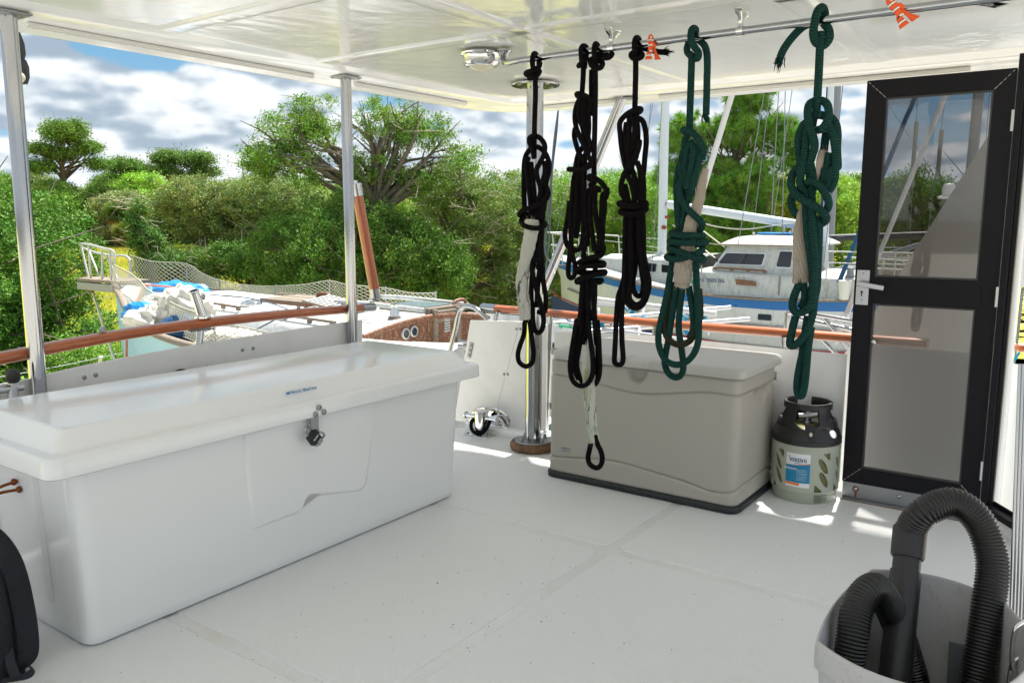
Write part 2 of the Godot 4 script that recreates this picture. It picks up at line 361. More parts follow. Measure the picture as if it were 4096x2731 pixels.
var ROPE_5: Array = [
	["hitch", [-1265, 1881, -2905, -1288, 1904, -2915, -1289, 1932, -2926, -1269, 1959, -2932, -1262, 1977, -2926, -1260, 1978, -2900, -1255, 1962, -2870, -1253, 1935, -2866, -1241, 1909, -2866, -1227, 1887, -2874, -1233, 1871, -2885, -1261, 1877, -2910, -1278, 1895, -2914]],
	["hitch", [-1262, 1954, -2926, -1248, 1940, -2924, -1224, 1920, -2914, -1210, 1891, -2908, -1205, 1848, -2906, -1204, 1794, -2905, -1203, 1740, -2905, -1203, 1697, -2905, -1202, 1673, -2904]],
	["standing_line", [-1261, 1891, -2896, -1261, 1833, -2896, -1261, 1755, -2896, -1261, 1688, -2896, -1261, 1625, -2896]],
	["loop", [-1279, 1616, -2915, -1282, 1622, -2890, -1265, 1621, -2872, -1238, 1613, -2860, -1212, 1588, -2860, -1196, 1560, -2866, -1196, 1541, -2876, -1203, 1515, -2885]],
	["strand", [-1262, 1617, -2894, -1275, 1582, -2892, -1278, 1546, -2892, -1290, 1515, -2896, -1303, 1467, -2900, -1306, 1418, -2900, -1306, 1434, -2900, -1306, 1385, -2904, -1301, 1316, -2906, -1291, 1257, -2904]],
	["strand", [-1233, 1579, -2880, -1250, 1568, -2876, -1260, 1544, -2876, -1265, 1505, -2878, -1266, 1465, -2882, -1262, 1425, -2886, -1280, 1433, -2890, -1289, 1365, -2896, -1293, 1302, -2898, -1291, 1257, -2898]],
	["strand", [-1235, 1571, -2872, -1231, 1543, -2870, -1237, 1504, -2872, -1247, 1456, -2874, -1253, 1416, -2876, -1264, 1433, -2882, -1251, 1403, -2884]],
	["strand", [-1224, 1567, -2880, -1212, 1535, -2880, -1217, 1495, -2880, -1229, 1444, -2878, -1242, 1392, -2878, -1239, 1408, -2882, -1261, 1355, -2888, -1271, 1302, -2892, -1279, 1257, -2894]],
	["strand", [-1282, 1547, -2896, -1287, 1506, -2890, -1280, 1458, -2888, -1275, 1425, -2890, -1269, 1438, -2890, -1259, 1399, -2892, -1269, 1336, -2898]],
	["strand", [-1276, 1453, -2890, -1283, 1428, -2878, -1278, 1389, -2870, -1258, 1355, -2864, -1231, 1328, -2862, -1203, 1304, -2866, -1191, 1285, -2878, -1204, 1265, -2894, -1235, 1253, -2910]],
	["wrap", [-1244, 1257, -2930, -1314, 1254, -2930, -1317, 1249, -2890, -1280, 1245, -2856, -1235, 1243, -2850, -1201, 1243, -2854, -1188, 1241, -2880, -1232, 1233, -2930, -1297, 1227, -2932, -1322, 1222, -2890, -1284, 1218, -2856, -1234, 1217, -2850, -1194, 1218, -2852, -1177, 1219, -2884, -1237, 1208, -2930, -1295, 1202, -2930, -1322, 1195, -2892, -1287, 1189, -2858, -1245, 1178, -2848, -1207, 1164, -2852, -1185, 1155, -2880, -1210, 1164, -2920, -1269, 1172, -2934, -1312, 1167, -2910, -1332, 1162, -2890, -1302, 1155, -2864, -1267, 1157, -2858, -1239, 1165, -2860]],
	["wrap", [-1189, 1200, -2885, -1185, 1189, -2864, -1203, 1176, -2860, -1240, 1170, -2880]],
	["strand", [-1310, 1147, -2894, -1318, 1087, -2892, -1328, 1015, -2890, -1345, 938, -2890, -1357, 870, -2890, -1352, 818, -2888, -1327, 774, -2885, -1292, 757, -2883, -1253, 762, -2882, -1217, 791, -2882, -1196, 838, -2884, -1193, 898, -2886, -1202, 972, -2890, -1211, 1071, -2892, -1218, 1150, -2894]],
	["strand", [-1247, 1054, -2904, -1234, 994, -2904, -1224, 929, -2905, -1225, 889, -2905, -1239, 857, -2904]],
	["strand", [-1290, 1067, -2898, -1299, 1016, -2898, -1306, 955, -2900, -1315, 902, -2904, -1323, 850, -2908, -1334, 791, -2910, -1337, 749, -2910, -1319, 714, -2910, -1291, 701, -2910, -1267, 715, -2910, -1260, 747, -2910, -1266, 798, -2908, -1275, 854, -2904, -1280, 905, -2900, -1276, 977, -2898, -1270, 1043, -2898]],
	["worn_strand", [-1309, 1066, -2908, -1322, 999, -2908, -1337, 931, -2908, -1341, 890, -2906, -1327, 855, -2904, -1298, 834, -2902, -1264, 833, -2900, -1232, 851, -2900, -1216, 885, -2902, -1200, 931, -2906, -1200, 981, -2908, -1208, 1046, -2908]],
]
var ROPE_6: Array = [
	["hitch", [-815, 1868, -2905, -798, 1869, -2900, -783, 1888, -2896, -789, 1918, -2898, -811, 1943, -2920, -811, 1970, -2930, -814, 1987, -2924, -817, 1988, -2900, -820, 1967, -2870, -824, 1934, -2864, -827, 1902, -2866, -824, 1879, -2880, -815, 1874, -2896, -815, 1892, -2920]],
	["hitch", [-813, 1955, -2928, -830, 1951, -2922, -852, 1948, -2920, -877, 1938, -2918, -902, 1917, -2916, -923, 1893, -2915, -939, 1869, -2915, -948, 1847, -2915]],
	["standing_line", [-807, 1911, -2885, -809, 1882, -2888, -810, 1847, -2890, -810, 1793, -2892, -810, 1738, -2892, -810, 1682, -2892, -812, 1653, -2896]],
	["loop", [-826, 1693, -2912, -833, 1680, -2885, -833, 1652, -2872, -825, 1614, -2868, -812, 1577, -2870, -806, 1543, -2876, -814, 1511, -2882, -824, 1481, -2890, -821, 1436, -2895]],
	["loop", [-817, 1689, -2915, -795, 1690, -2902, -775, 1672, -2890, -768, 1642, -2884, -772, 1616, -2876, -785, 1598, -2874, -802, 1596, -2890]],
	["loop", [-824, 1610, -2900, -817, 1642, -2894, -800, 1644, -2886, -784, 1641, -2898]],
	["strand", [-829, 1629, -2900, -850, 1619, -2898, -862, 1593, -2898, -866, 1559, -2898, -862, 1525, -2898, -854, 1479, -2898, -862, 1482, -2898, -854, 1450, -2896]],
	["strand", [-836, 1613, -2890, -837, 1579, -2884, -837, 1534, -2882, -844, 1489, -2882, -851, 1444, -2882]],
	["strand", [-769, 1609, -2888, -752, 1575, -2888, -743, 1538, -2888, -738, 1493, -2888, -741, 1437, -2888, -753, 1465, -2890, -760, 1428, -2892, -775, 1394, -2896]],
	["strand", [-768, 1637, -2906, -750, 1613, -2906, -743, 1580, -2908, -742, 1532, -2908, -736, 1475, -2906, -743, 1472, -2904, -742, 1441, -2902, -749, 1413, -2900, -760, 1394, -2898]],
	["strand", [-782, 1590, -2916, -784, 1560, -2916, -786, 1530, -2916]],
	["strand", [-763, 1521, -2900, -768, 1476, -2898, -772, 1438, -2896, -774, 1469, -2898, -778, 1435, -2898, -789, 1398, -2900]],
	["strand", [-824, 1493, -2894, -815, 1467, -2890, -810, 1436, -2890, -812, 1395, -2894, -808, 1341, -2890]],
	["strand", [-843, 1490, -2880, -845, 1458, -2876, -848, 1430, -2876, -843, 1408, -2880, -833, 1395, -2890, -827, 1347, -2888, -822, 1302, -2886, -816, 1251, -2886, -806, 1196, -2888, -797, 1142, -2890, -792, 1090, -2892, -793, 1044, -2894]],
	["strand", [-806, 1350, -2880, -801, 1309, -2878, -797, 1258, -2878, -789, 1207, -2878, -785, 1155, -2878, -784, 1101, -2878, -784, 1052, -2878, -787, 1019, -2878, -800, 1001, -2878, -817, 988, -2878, -835, 983, -2880, -849, 994, -2882, -854, 1011, -2886, -851, 1041, -2890, -843, 1068, -2894, -836, 1089, -2896]],
	["strand", [-788, 1315, -2896, -782, 1270, -2896, -781, 1213, -2898, -781, 1148, -2900, -779, 1083, -2900, -785, 1032, -2900, -786, 991, -2896, -792, 950, -2890, -801, 923, -2886, -816, 894, -2884, -833, 875, -2884, -851, 867, -2885, -857, 879, -2887, -854, 906, -2890, -850, 939, -2894, -845, 969, -2898]],
	["strand", [-827, 1086, -2904, -819, 1054, -2904, -821, 1024, -2906, -832, 999, -2908]],
	["strand", [-807, 971, -2908, -811, 928, -2908, -816, 886, -2908, -817, 843, -2906, -824, 797, -2906, -829, 751, -2906, -829, 714, -2906, -822, 693, -2904, -810, 694, -2900, -804, 715, -2898, -800, 755, -2896, -798, 801, -2895, -797, 847, -2895, -794, 892, -2896, -791, 937, -2900]],
	["wrap", [-866, 1479, -2910, -879, 1454, -2894, -877, 1418, -2878, -859, 1388, -2866, -832, 1369, -2858, -802, 1353, -2856, -778, 1337, -2860, -759, 1318, -2870, -758, 1302, -2886, -775, 1290, -2905, -804, 1289, -2930, -851, 1312, -2924, -870, 1322, -2910]],
	["wrap", [-857, 1312, -2910, -873, 1331, -2906, -882, 1361, -2904, -878, 1383, -2904, -857, 1406, -2926, -823, 1424, -2905, -821, 1427, -2876, -803, 1427, -2866, -780, 1412, -2864, -761, 1387, -2868, -752, 1362, -2878, -756, 1340, -2890, -770, 1328, -2904]],
]
var SLEEVE_1: Array = [-1937, 1297, -2880, 61, -1936, 1242, -2868, 60, -1950, 1186, -2870, 57, -1967, 1130, -2874, 52, -1980, 1082, -2876, 53, -1987, 1035, -2878, 55, -1986, 997, -2880, 52, -1980, 974, -2880, 53, -1974, 931, -2882, 61, -1967, 879, -2886, 59]
var SLEEVE_3: Array = [-1661, 795, -2888, 56, -1661, 745, -2886, 56, -1660, 698, -2886, 54, -1658, 646, -2886, 52, -1656, 593, -2886, 49, -1654, 558, -2887, 47, -1650, 528, -2888, 48, -1644, 493, -2888, 48, -1638, 450, -2888, 50, -1633, 393, -2890, 55]
var SLEEVE_5: Array = [-1194, 1484, -2898, 24, -1205, 1432, -2896, 34, -1210, 1379, -2892, 38, -1220, 1336, -2886, 42, -1230, 1297, -2880, 51, -1238, 1258, -2880, 53, -1244, 1209, -2878, 51, -1253, 1160, -2876, 61, -1259, 1120, -2876, 70, -1260, 1085, -2878, 66, -1266, 1054, -2884, 56]
var SLEEVE_6: Array = [-784, 1530, -2906, 31, -787, 1495, -2898, 35, -791, 1458, -2896, 25, -797, 1436, -2898, 19]
var SLEEVE2_6: Array = [-846, 1347, -2900, 10, -847, 1309, -2898, 26, -848, 1260, -2896, 39, -843, 1212, -2894, 46, -838, 1163, -2894, 49, -835, 1120, -2894, 52, -833, 1086, -2896, 55]

# ---------------------------------------------------------------- materials
func noise(seed_: int, freq: float, oct := 4, kind := FastNoiseLite.TYPE_SIMPLEX_SMOOTH) -> FastNoiseLite:
	var f := FastNoiseLite.new()
	f.seed = seed_; f.frequency = freq; f.fractal_octaves = oct; f.noise_type = kind
	return f

func mat(c: Color, rough := 0.5, metal := 0.0) -> StandardMaterial3D:
	var m := StandardMaterial3D.new()
	m.albedo_color = c; m.roughness = rough; m.metallic = metal
	return m

func tex(img: Image) -> ImageTexture:
	return ImageTexture.create_from_image(img)

func paint(n: int, f: Callable) -> Image:   # f(u, v) -> Color
	var im := Image.create(n, n, false, Image.FORMAT_RGB8)
	for y in n:
		for x in n: im.set_pixel(x, y, f.call(float(x) / n, float(y) / n))
	return im

func heights(n: int, f: Callable, bump: float) -> ImageTexture:
	var im := Image.create(n, n, false, Image.FORMAT_RGBA8)
	for y in n:
		for x in n:
			var h: float = clampf(f.call(float(x) / n, float(y) / n), 0.0, 1.0)
			im.set_pixel(x, y, Color(h, h, h))
	im.bump_map_to_normal_map(bump)
	return tex(im)

func triplanar(m: StandardMaterial3D, per_metre: float) -> StandardMaterial3D:
	m.uv1_triplanar = true; m.uv1_world_triplanar = true
	m.uv1_scale = Vector3.ONE * per_metre
	return m

func tiled(f: FastNoiseLite, u: float, v: float, s: float) -> float:   # noise that repeats without a seam
	return f.get_noise_3d(cos(u * TAU) * s + sin(v * TAU) * s * 0.37, sin(u * TAU) * s + cos(v * TAU) * s * 0.61, cos(v * TAU) * s + 3.1)

func make_materials() -> void:
	var blot := noise(3, 1.0, 4)
	var fine := noise(5, 1.0, 3)
	# white gelcoat, glossy, faintly wavy
	M.wave = heights(256, func(u, v): return 0.5 + 0.34 * tiled(blot, u, v, 0.9) + 0.1 * tiled(fine, u, v, 3.0), 6.0)
	var g := mat(rgb(229, 230, 230), 0.14)
	g.metallic_specular = 0.5
	g.normal_enabled = true; g.normal_texture = M.wave; g.normal_scale = 0.035
	M.gelcoat = triplanar(g, 1.1)
	var rf := mat(rgb(228, 229, 229), 0.1)
	rf.normal_enabled = true; rf.normal_texture = M.wave; rf.normal_scale = 0.07
	M.ceiling = triplanar(rf, 0.7)
	M.trim_white = mat(rgb(214, 214, 208), 0.4)
		# white panel board, satin, with small rust and grime marks
	var bd := mat(Color.WHITE, 0.38)
	bd.albedo_texture = tex(paint(256, func(u, v):
		var a := tiled(blot, u, v, 1.2)
		var s := clampf(tiled(fine, u, v, 6.0) * 2.0 - 1.1, 0.0, 1.0)
		return Color(0.88, 0.878, 0.875) * (1.0 + 0.03 * a) - Color(0.1, 0.13, 0.17) * s))
	M.board = triplanar(bd, 0.8)
	# deck: smooth waterways and a moulded non-skid with dirt in it
	var spots := noise(21, 1.0, 2)
	var dirt := paint(1024, func(u, v):
		var a := tiled(blot, u, v, 1.6)
		var b := tiled(fine, u, v, 7.0)
		var s := clampf((tiled(spots, u, v, 24.0) - 0.56) * 4.0, 0.0, 1.0) * clampf(0.5 + a * 2.0, 0.0, 1.0)
		var k := Color(0.865, 0.867, 0.862) + Color(0.02, 0.018, 0.01) * a + Color(0.012, 0.012, 0.012) * b
		var t := clampf(tiled(blot, v, u, 2.3) * 1.8 - 0.45, 0.0, 1.0)
		return k - Color(0.03, 0.045, 0.08) * t - Color(0.3, 0.3, 0.3) * s)
	var dk := mat(Color.WHITE, 0.34)
	dk.albedo_texture = tex(dirt)
	M.deck = triplanar(dk, 0.45)
	var ns := mat(Color.WHITE, 0.5)
	ns.albedo_texture = M.deck.albedo_texture
	ns.normal_enabled = true
	ns.normal_texture = heights(256, func(u, v):
		var a := absf(fposmod(u * 8.0 + v * 8.0, 1.0) - 0.5) * 2.0
		var b := absf(fposmod(u * 8.0 - v * 8.0, 1.0) - 0.5) * 2.0
		return clampf(minf(a, b) * 2.2, 0.0, 1.0), 3.0)
	ns.normal_scale = 0.55
	ns.uv1_triplanar = true; ns.uv1_world_triplanar = true
	ns.uv1_scale = Vector3.ONE * 11.0
	ns.albedo_texture = null
	ns.albedo_color = rgb(225, 226, 226)
	ns.detail_enabled = false
	M.nonskid = ns
	# stainless steel, clean and weathered
	var ss := mat(rgb(168, 170, 173), 0.12, 1.0)
	M.steel = ss
	M.chrome = mat(rgb(214, 214, 214), 0.06, 1.0)
	M.dull_steel = mat(rgb(150, 152, 154), 0.38, 1.0)
	M.aluminium = mat(rgb(186, 188, 192), 0.34, 1.0)
	M.rusty = mat(rgb(128, 66, 24), 0.8)
	# varnished teak, grain along the tube
	var grain := noise(11, 1.0, 3)
	var pores := noise(12, 1.0, 2)
	var teak := paint(512, func(u, v):
		var a := grain.get_noise_2d(u * 46.0, v * 2.2)
		var b := pores.get_noise_2d(u * 150.0, v * 7.0)
		var k := Color(0.66, 0.33, 0.125) * (1.0 + 0.36 * a)
		return k * (1.0 - 0.6 * clampf(b * 2.2 - 0.5, 0.0, 1.0)))
	var tk := mat(Color.WHITE, 0.3)
	tk.albedo_texture = tex(teak)
	tk.uv1_scale = Vector3(1, 1.6, 1)
	tk.clearcoat_enabled = true; tk.clearcoat = 0.8; tk.clearcoat_roughness = 0.12
	M.teak = tk
	M.teak_bare = triplanar(mat(Color.WHITE, 0.75), 3.0)
	M.teak_bare.albedo_texture = tex(paint(256, func(u, v):
		var a := grain.get_noise_2d(u * 8.0, v * 60.0)
		var b := tiled(blot, u, v, 1.5)
		return Color(0.40, 0.29, 0.2) * (1.0 + 0.5 * a) + Color(0.12, 0.13, 0.13) * clampf(b * 2.0, 0.0, 1.0)))
	M.grey_wood = triplanar(mat(Color.WHITE, 0.85), 2.5)
	M.grey_wood.albedo_texture = tex(paint(256, func(u, v):
		var a := grain.get_noise_2d(u * 6.0, v * 70.0)
		var b := tiled(blot, u, v, 1.3)
		return Color(0.46, 0.43, 0.39) * (1.0 + 0.45 * a) + Color(0.1, 0.03, -0.03) * clampf(b * 2.0, 0.0, 1.0)))
	M.red_wood = triplanar(mat(Color.WHITE, 0.6), 2.5)
	M.red_wood.albedo_texture = tex(paint(256, func(u, v):
		var a := grain.get_noise_2d(u * 60.0, v * 5.0)
		var b := clampf(tiled(blot, u, v, 1.8) * 2.5, 0.0, 1.0)
		return (Color(0.42, 0.25, 0.15) * (1.0 + 0.5 * a)).lerp(Color(0.55, 0.49, 0.43), b * 0.8)))
	# braided rope: slanted picks in two directions
	var braid := func(u, v):
		var a := fposmod(u * 6.0 + v * 8.0, 1.0)
		var b := fposmod(u * 6.0 - v * 8.0, 1.0)
		var c := fposmod(floor(u * 12.0), 2.0)
		var d: float = a if c < 1.0 else b
		return sin(d * PI)
	var bn := heights(256, braid, 5.0)
	var wool := noise(31, 1.0, 3)
	for r in [["black_rope", Color(0.085, 0.072, 0.080), Color(0.032, 0.028, 0.032)], ["green_rope", Color(0.125, 0.26, 0.24), Color(0.05, 0.13, 0.122)], ["worn_rope", Color(0.22, 0.22, 0.17), Color(0.09, 0.10, 0.08)]]:
		var m := mat(Color.WHITE, 0.9)
		m.albedo_texture = tex(paint(256, func(u, v):
			var h: float = braid.call(u, v)
			var w := tiled(wool, u, v, 8.0)
			return (r[2] as Color).lerp(r[1], clampf(h * 0.8 + 0.2 + 0.35 * w, 0.0, 1.0))))
		m.normal_enabled = true; m.normal_texture = bn; m.normal_scale = 1.0
		m.uv1_scale = Vector3(1, 14, 1)
		m.metallic_specular = 0.2
		M[r[0]] = m
	# canvas chafe sleeves with black scuffs and green algae
	var twill := heights(128, func(u, v): return 0.5 + 0.5 * sin((u + v) * TAU * 12.0), 2.0)
	for r in [["sleeve_grey", 1.0, 0.0, 5.6], ["sleeve_green", 1.0, 0.8, 8.3], ["sleeve_tan", 0.0, 0.0, 2.2]]:
		var m := mat(Color.WHITE, 0.92)
		m.albedo_texture = tex(paint(256, func(u, v):
			var base := Color(0.70, 0.70, 0.66) if r[1] > 0.0 else Color(0.60, 0.56, 0.51)
			var a := blot.get_noise_3d(u * 2.2 + r[3], v * 2.2, r[3])
			var k := base * (1.0 + 0.05 * tiled(fine, u, v, 9.0))
			var al := clampf(blot.get_noise_3d(u * 3.0, v * 2.0 + r[3], 4.0) * 2.2 - 0.1, 0.0, 1.0) * float(r[2])
			k = k.lerp(Color(0.42, 0.47, 0.24), al * 0.7)
			var sm := clampf(absf(blot.get_noise_3d(u * 2.6, v * 3.4, r[3] * 3.0)) * -9.0 + 0.9, 0.0, 1.0) * clampf(1.0 - absf(v - 0.52) * 5.0, 0.0, 1.0)
			return k.lerp(Color(0.08, 0.08, 0.08), clampf(sm + clampf(a * 2.0 - 0.9, 0.0, 1.0) * 0.4, 0.0, 0.85))))
		m.normal_enabled = true; m.normal_texture = twill; m.normal_scale = 0.5
		M[r[0]] = m
	# plastics
	M.chest_beige = mat(rgb(172, 167, 158), 0.6)
	M.chest_beige.normal_enabled = true
	M.chest_beige.normal_texture = heights(256, func(u, v): return 0.5 + 0.5 * tiled(fine, u, v, 14.0), 3.0)
	M.chest_beige.normal_scale = 0.22
	triplanar(M.chest_beige, 4.0)
	M.chest_lid = mat(rgb(182, 180, 176), 0.5)
	M.chest_lid.normal_enabled = true; M.chest_lid.normal_texture = M.chest_beige.normal_texture; M.chest_lid.normal_scale = 0.2
	triplanar(M.chest_lid, 4.0)
	M.skid_black = mat(rgb(38, 40, 43), 0.55)
	M.black_plastic = mat(rgb(30, 29, 31), 0.42)
	M.hose_black = mat(rgb(20, 20, 21), 0.3)
	M.grey_plastic = mat(rgb(168, 173, 158), 0.45)
	M.composite = mat(rgb(108, 106, 66), 0.25)
	M.bin_grey = mat(Color.WHITE, 0.55)
	M.bin_grey.albedo_texture = tex(paint(256, func(u, v):
		var s := clampf(tiled(fine, u, v, 9.0) * 3.0 - 1.2, 0.0, 1.0)
		var t := clampf(tiled(blot, u, v, 2.0) * 2.0 - 0.3, 0.0, 1.0)
		return Color(0.72, 0.715, 0.72) - Color(0.3, 0.3, 0.3) * s * 0.6 - Color(0.05, 0.07, 0.1) * t))
	triplanar(M.bin_grey, 2.2)
	M.door_black = mat(rgb(25, 24, 29), 0.5)
	M.door_black.metallic_specular = 0.3
	M.door_black.albedo_texture = tex(paint(256, func(u, v):
		var s := clampf(tiled(spots, u, v, 40.0) * 7.0 - 4.9, 0.0, 1.0)
		var t := tiled(fine, u, v, 4.0)
		return Color(0.9, 0.9, 0.9) * (1.0 + 0.1 * t) + Color(1, 1, 1) * s))
	triplanar(M.door_black, 2.0)
	M.seal_grey = mat(rgb(60, 58, 60), 0.6)
	M.white_plastic = mat(rgb(222, 222, 220), 0.35)
	var gl := mat(Color(0.17, 0.13, 0.09, 0.46), 0.03)
	gl.transparency = BaseMaterial3D.TRANSPARENCY_ALPHA
	M.door_glass = gl
	M.lamp_glass = mat(rgb(205, 200, 178), 0.2)
	M.fish_orange = mat(rgb(226, 84, 18), 0.4)
	M.fish_white = mat(rgb(230, 230, 230), 0.4)
	M.ink_black = mat(rgb(16, 16, 18), 0.5)
	M.blue_print = mat(rgb(12, 108, 168), 0.5)
	M.navy_print = mat(rgb(24, 62, 108), 0.5)
	M.teal_print = mat(rgb(20, 124, 168), 0.45)
	M.orange_print = mat(rgb(232, 118, 50), 0.5)
	M.paper = mat(rgb(226, 228, 230), 0.45)
	M.nylon = mat(rgb(22, 23, 31), 0.85)
	M.nylon.normal_enabled = true; M.nylon.normal_texture = twill; M.nylon.normal_scale = 0.6
	triplanar(M.nylon, 9.0)
	M.webbing = mat(rgb(36, 36, 44), 0.8)
	# old boats
	var grime := noise(41, 1.0, 4)
	for r in [["old_white", Color(0.70, 0.71, 0.70), 0.5, 0.30], ["deck_white", Color(0.80, 0.81, 0.81), 0.25, 0.45], ["hull_white", Color(0.70, 0.72, 0.73), 0.35, 0.32]]:
		var m := mat(Color.WHITE, r[3])
		m.albedo_texture = tex(paint(512, func(u, v):
			var st := clampf(tiled(grime, u * 1.0, v * 0.25, 5.0) * 2.4 - 0.35, 0.0, 1.0)
			var bl := clampf(tiled(blot, u, v, 2.2) * 1.6 - 0.1, 0.0, 1.0)
			return (r[1] as Color).lerp(Color(0.44, 0.43, 0.39), (st * 0.55 + bl * 0.3) * float(r[2]) * 1.6)))
		M[r[0]] = triplanar(m, 0.55)
	M.hull_blue = mat(rgb(4, 92, 156), 0.4)
	M.hull_pale_blue = mat(rgb(140, 184, 208), 0.45)
	M.boot_red = mat(rgb(140, 40, 48), 0.6)
	M.boot_navy = mat(rgb(20, 44, 92), 0.6)
	M.tarp = mat(rgb(2, 122, 188), 0.38)
	M.sailcloth = mat(rgb(206, 202, 190), 0.85)
	M.net = mat(rgb(178, 176, 160), 0.9)
	M.line_white = mat(rgb(200, 196, 180), 0.85)
	M.line_blue = mat(rgb(18, 120, 158), 0.8)
	M.line_green = mat(rgb(40, 150, 110), 0.8)
	M.line_orange = mat(rgb(200, 108, 70), 0.85)
	M.wire = mat(rgb(130, 134, 138), 0.5, 0.6)
	M.mast_white = mat(rgb(190, 198, 206), 0.35)
	M.mast_grey = mat(rgb(120, 124, 130), 0.4)
	M.dark_spar = mat(rgb(30, 33, 40), 0.5)
	M.cover_blue = mat(rgb(16, 66, 104), 0.8)
	M.pvc_grey = mat(rgb(190, 190, 192), 0.5)
	M.dark_glass = mat(rgb(26, 32, 42), 0.05)
	M.clear_acrylic = mat(rgb(120, 140, 146), 0.06)
	M.cable = mat(rgb(70, 82, 96), 0.5)
	M.fender = mat(rgb(196, 196, 188), 0.5)
	# ground and plants
	M.gravel = triplanar(mat(Color.WHITE, 0.95), 0.5)
	M.gravel.albedo_texture = tex(paint(512, func(u, v):
		var a := tiled(fine, u, v, 16.0)
		var b := clampf(tiled(blot, u, v, 3.0) * 2.0 - 0.4, 0.0, 1.0)
		return (Color(0.70, 0.685, 0.66) * (1.0 + 0.35 * a)).lerp(Color(0.22, 0.29, 0.12), b)))
	M.marsh = triplanar(mat(Color.WHITE, 0.95), 0.035)
	M.marsh.albedo_texture = tex(paint(512, func(u, v):
		var a := tiled(blot, u, v, 3.0)
		var b := tiled(fine, u, v, 14.0)
		return Color(0.86, 0.80, 0.36).lerp(Color(0.68, 0.72, 0.27), clampf(0.5 + a * 1.6, 0.0, 1.0)) * (1.0 + 0.18 * b)))
	M.bark = triplanar(mat(Color.WHITE, 0.95), 1.6)
	M.bark.albedo_texture = tex(paint(256, func(u, v):
		var a := tiled(grime, u, v * 0.3, 6.0)
		return Color(0.40, 0.37, 0.33) * (1.0 + 0.6 * a)))
	M.pine_bark = mat(rgb(96, 80, 68), 0.95)
	M.dead_twig = mat(rgb(164, 156, 142), 0.95)
	for r in [["leaf", 0.6], ["needle", 0.65], ["blade", 0.8]]:
		var m := mat(Color.WHITE, r[1])
		m.vertex_color_use_as_albedo = true
		m.backlight_enabled = true
		m.backlight = Color(0.5, 0.6, 0.22)
		m.metallic_specular = 0.25
		m.cull_mode = BaseMaterial3D.CULL_DISABLED
		M[r[0]] = m

# ---------------------------------------------------------------- sky
func make_sky() -> Image:   # broken cumulus: bright tops, grey flat bases, blue gaps; rows run from the zenith down
	var w := 3072
	var h := 1536
	var data := PackedByteArray()
	data.resize(w * h * 3)
	var big := noise(77, 1.0, 3)
	var mid := noise(78, 1.0, 5)
	var puff := noise(79, 1.0, 5)
	puff.fractal_type = FastNoiseLite.FRACTAL_RIDGED
	puff.fractal_gain = 0.45
	var y := 0
	while y < h:
		var el := 90.0 - 180.0 * (y + 0.5) / h
		var step := 1 if el < 34.0 and el > -1.0 else 4
		var e := deg_to_rad(el)
		var ce := cos(e)
		var se := sin(e)
		var flat := 1.5 / (0.42 + maxf(se, 0.0) * 1.2)   # clouds crowd together towards the horizon
		var x := 0
		while x < w:
			var c: Vector3
			if el < -0.6:
				c = Vector3(0.40, 0.43, 0.36)
			else:
				var a := TAU * (x + 0.5) / w
				var d := Vector3(sin(a) * ce, se * 2.3, -cos(a) * ce)
				var q := d * flat
				var n0 := big.get_noise_3dv(q * 1.7)
				var n1 := mid.get_noise_3dv(q * 3.4)
				var p1 := puff.get_noise_3dv(q * 3.1)
				var n2 := mid.get_noise_3dv(q * 11.0)
				var dens := 0.62 + n0 * 0.62 + n1 * 0.62 - p1 * 0.24 + n2 * 0.10
				# what the cloud is like a little higher up tells how deep inside it this point lies
				var up := q + Vector3(0, 0.10, 0)
				var above := 0.62 + big.get_noise_3dv(up * 1.7) * 0.62 + mid.get_noise_3dv(up * 3.4) * 0.62 - puff.get_noise_3dv(up * 3.1) * 0.24
				var deg := fposmod(360.0 - rad_to_deg(a), 360.0)   # degrees from -z towards -x
				dens -= 1.5 * exp(-pow((deg - 58.4) / 3.6, 2.0) - pow((el - 11.0) / 1.9, 2.0))
				dens -= 0.5 * exp(-pow((deg - 41.0) / 3.5, 2.0) - pow((el - 7.6) / 1.6, 2.0))
				dens -= 0.42 * exp(-pow((deg - 9.5) / 5.0, 2.0) - pow((el - 5.5) / 2.6, 2.0))
				dens += 0.3 * exp(-pow(el / 5.0, 2.0))
				var cover := smoothstep(0.02, 0.26, dens)
				var lit := clampf(0.66 + (dens - above) * 1.15 - maxf(above - 0.5, 0.0) * 0.55 - n0 * 0.2 + n2 * 0.16, 0.0, 1.0)
				lit = lit * lit * (3.0 - 2.0 * lit)
				var cloud := Vector3(0.60, 0.665, 0.725).lerp(Vector3(0.92, 0.935, 0.945), lit)
				var blue := Vector3(0.66, 0.78, 0.86).lerp(Vector3(0.36, 0.59, 0.76), clampf(el / 16.0, 0.0, 1.0))
				c = blue.lerp(cloud, cover)
				c = c.lerp(Vector3(0.80, 0.84, 0.88), 0.4 * exp(-maxf(el, 0.0) / 2.6))
			var r := int(clampf(c.x, 0.0, 1.0) * 255.0)
			var g := int(clampf(c.y, 0.0, 1.0) * 255.0)
			var b := int(clampf(c.z, 0.0, 1.0) * 255.0)
			for yy in step:
				if y + yy >= h: break
				var at := ((y + yy) * w + x) * 3
				for xx in step:
					data[at] = r; data[at + 1] = g; data[at + 2] = b
					at += 3
			x += step
		y += step
	return Image.create_from_data(w, h, false, Image.FORMAT_RGB8, data)

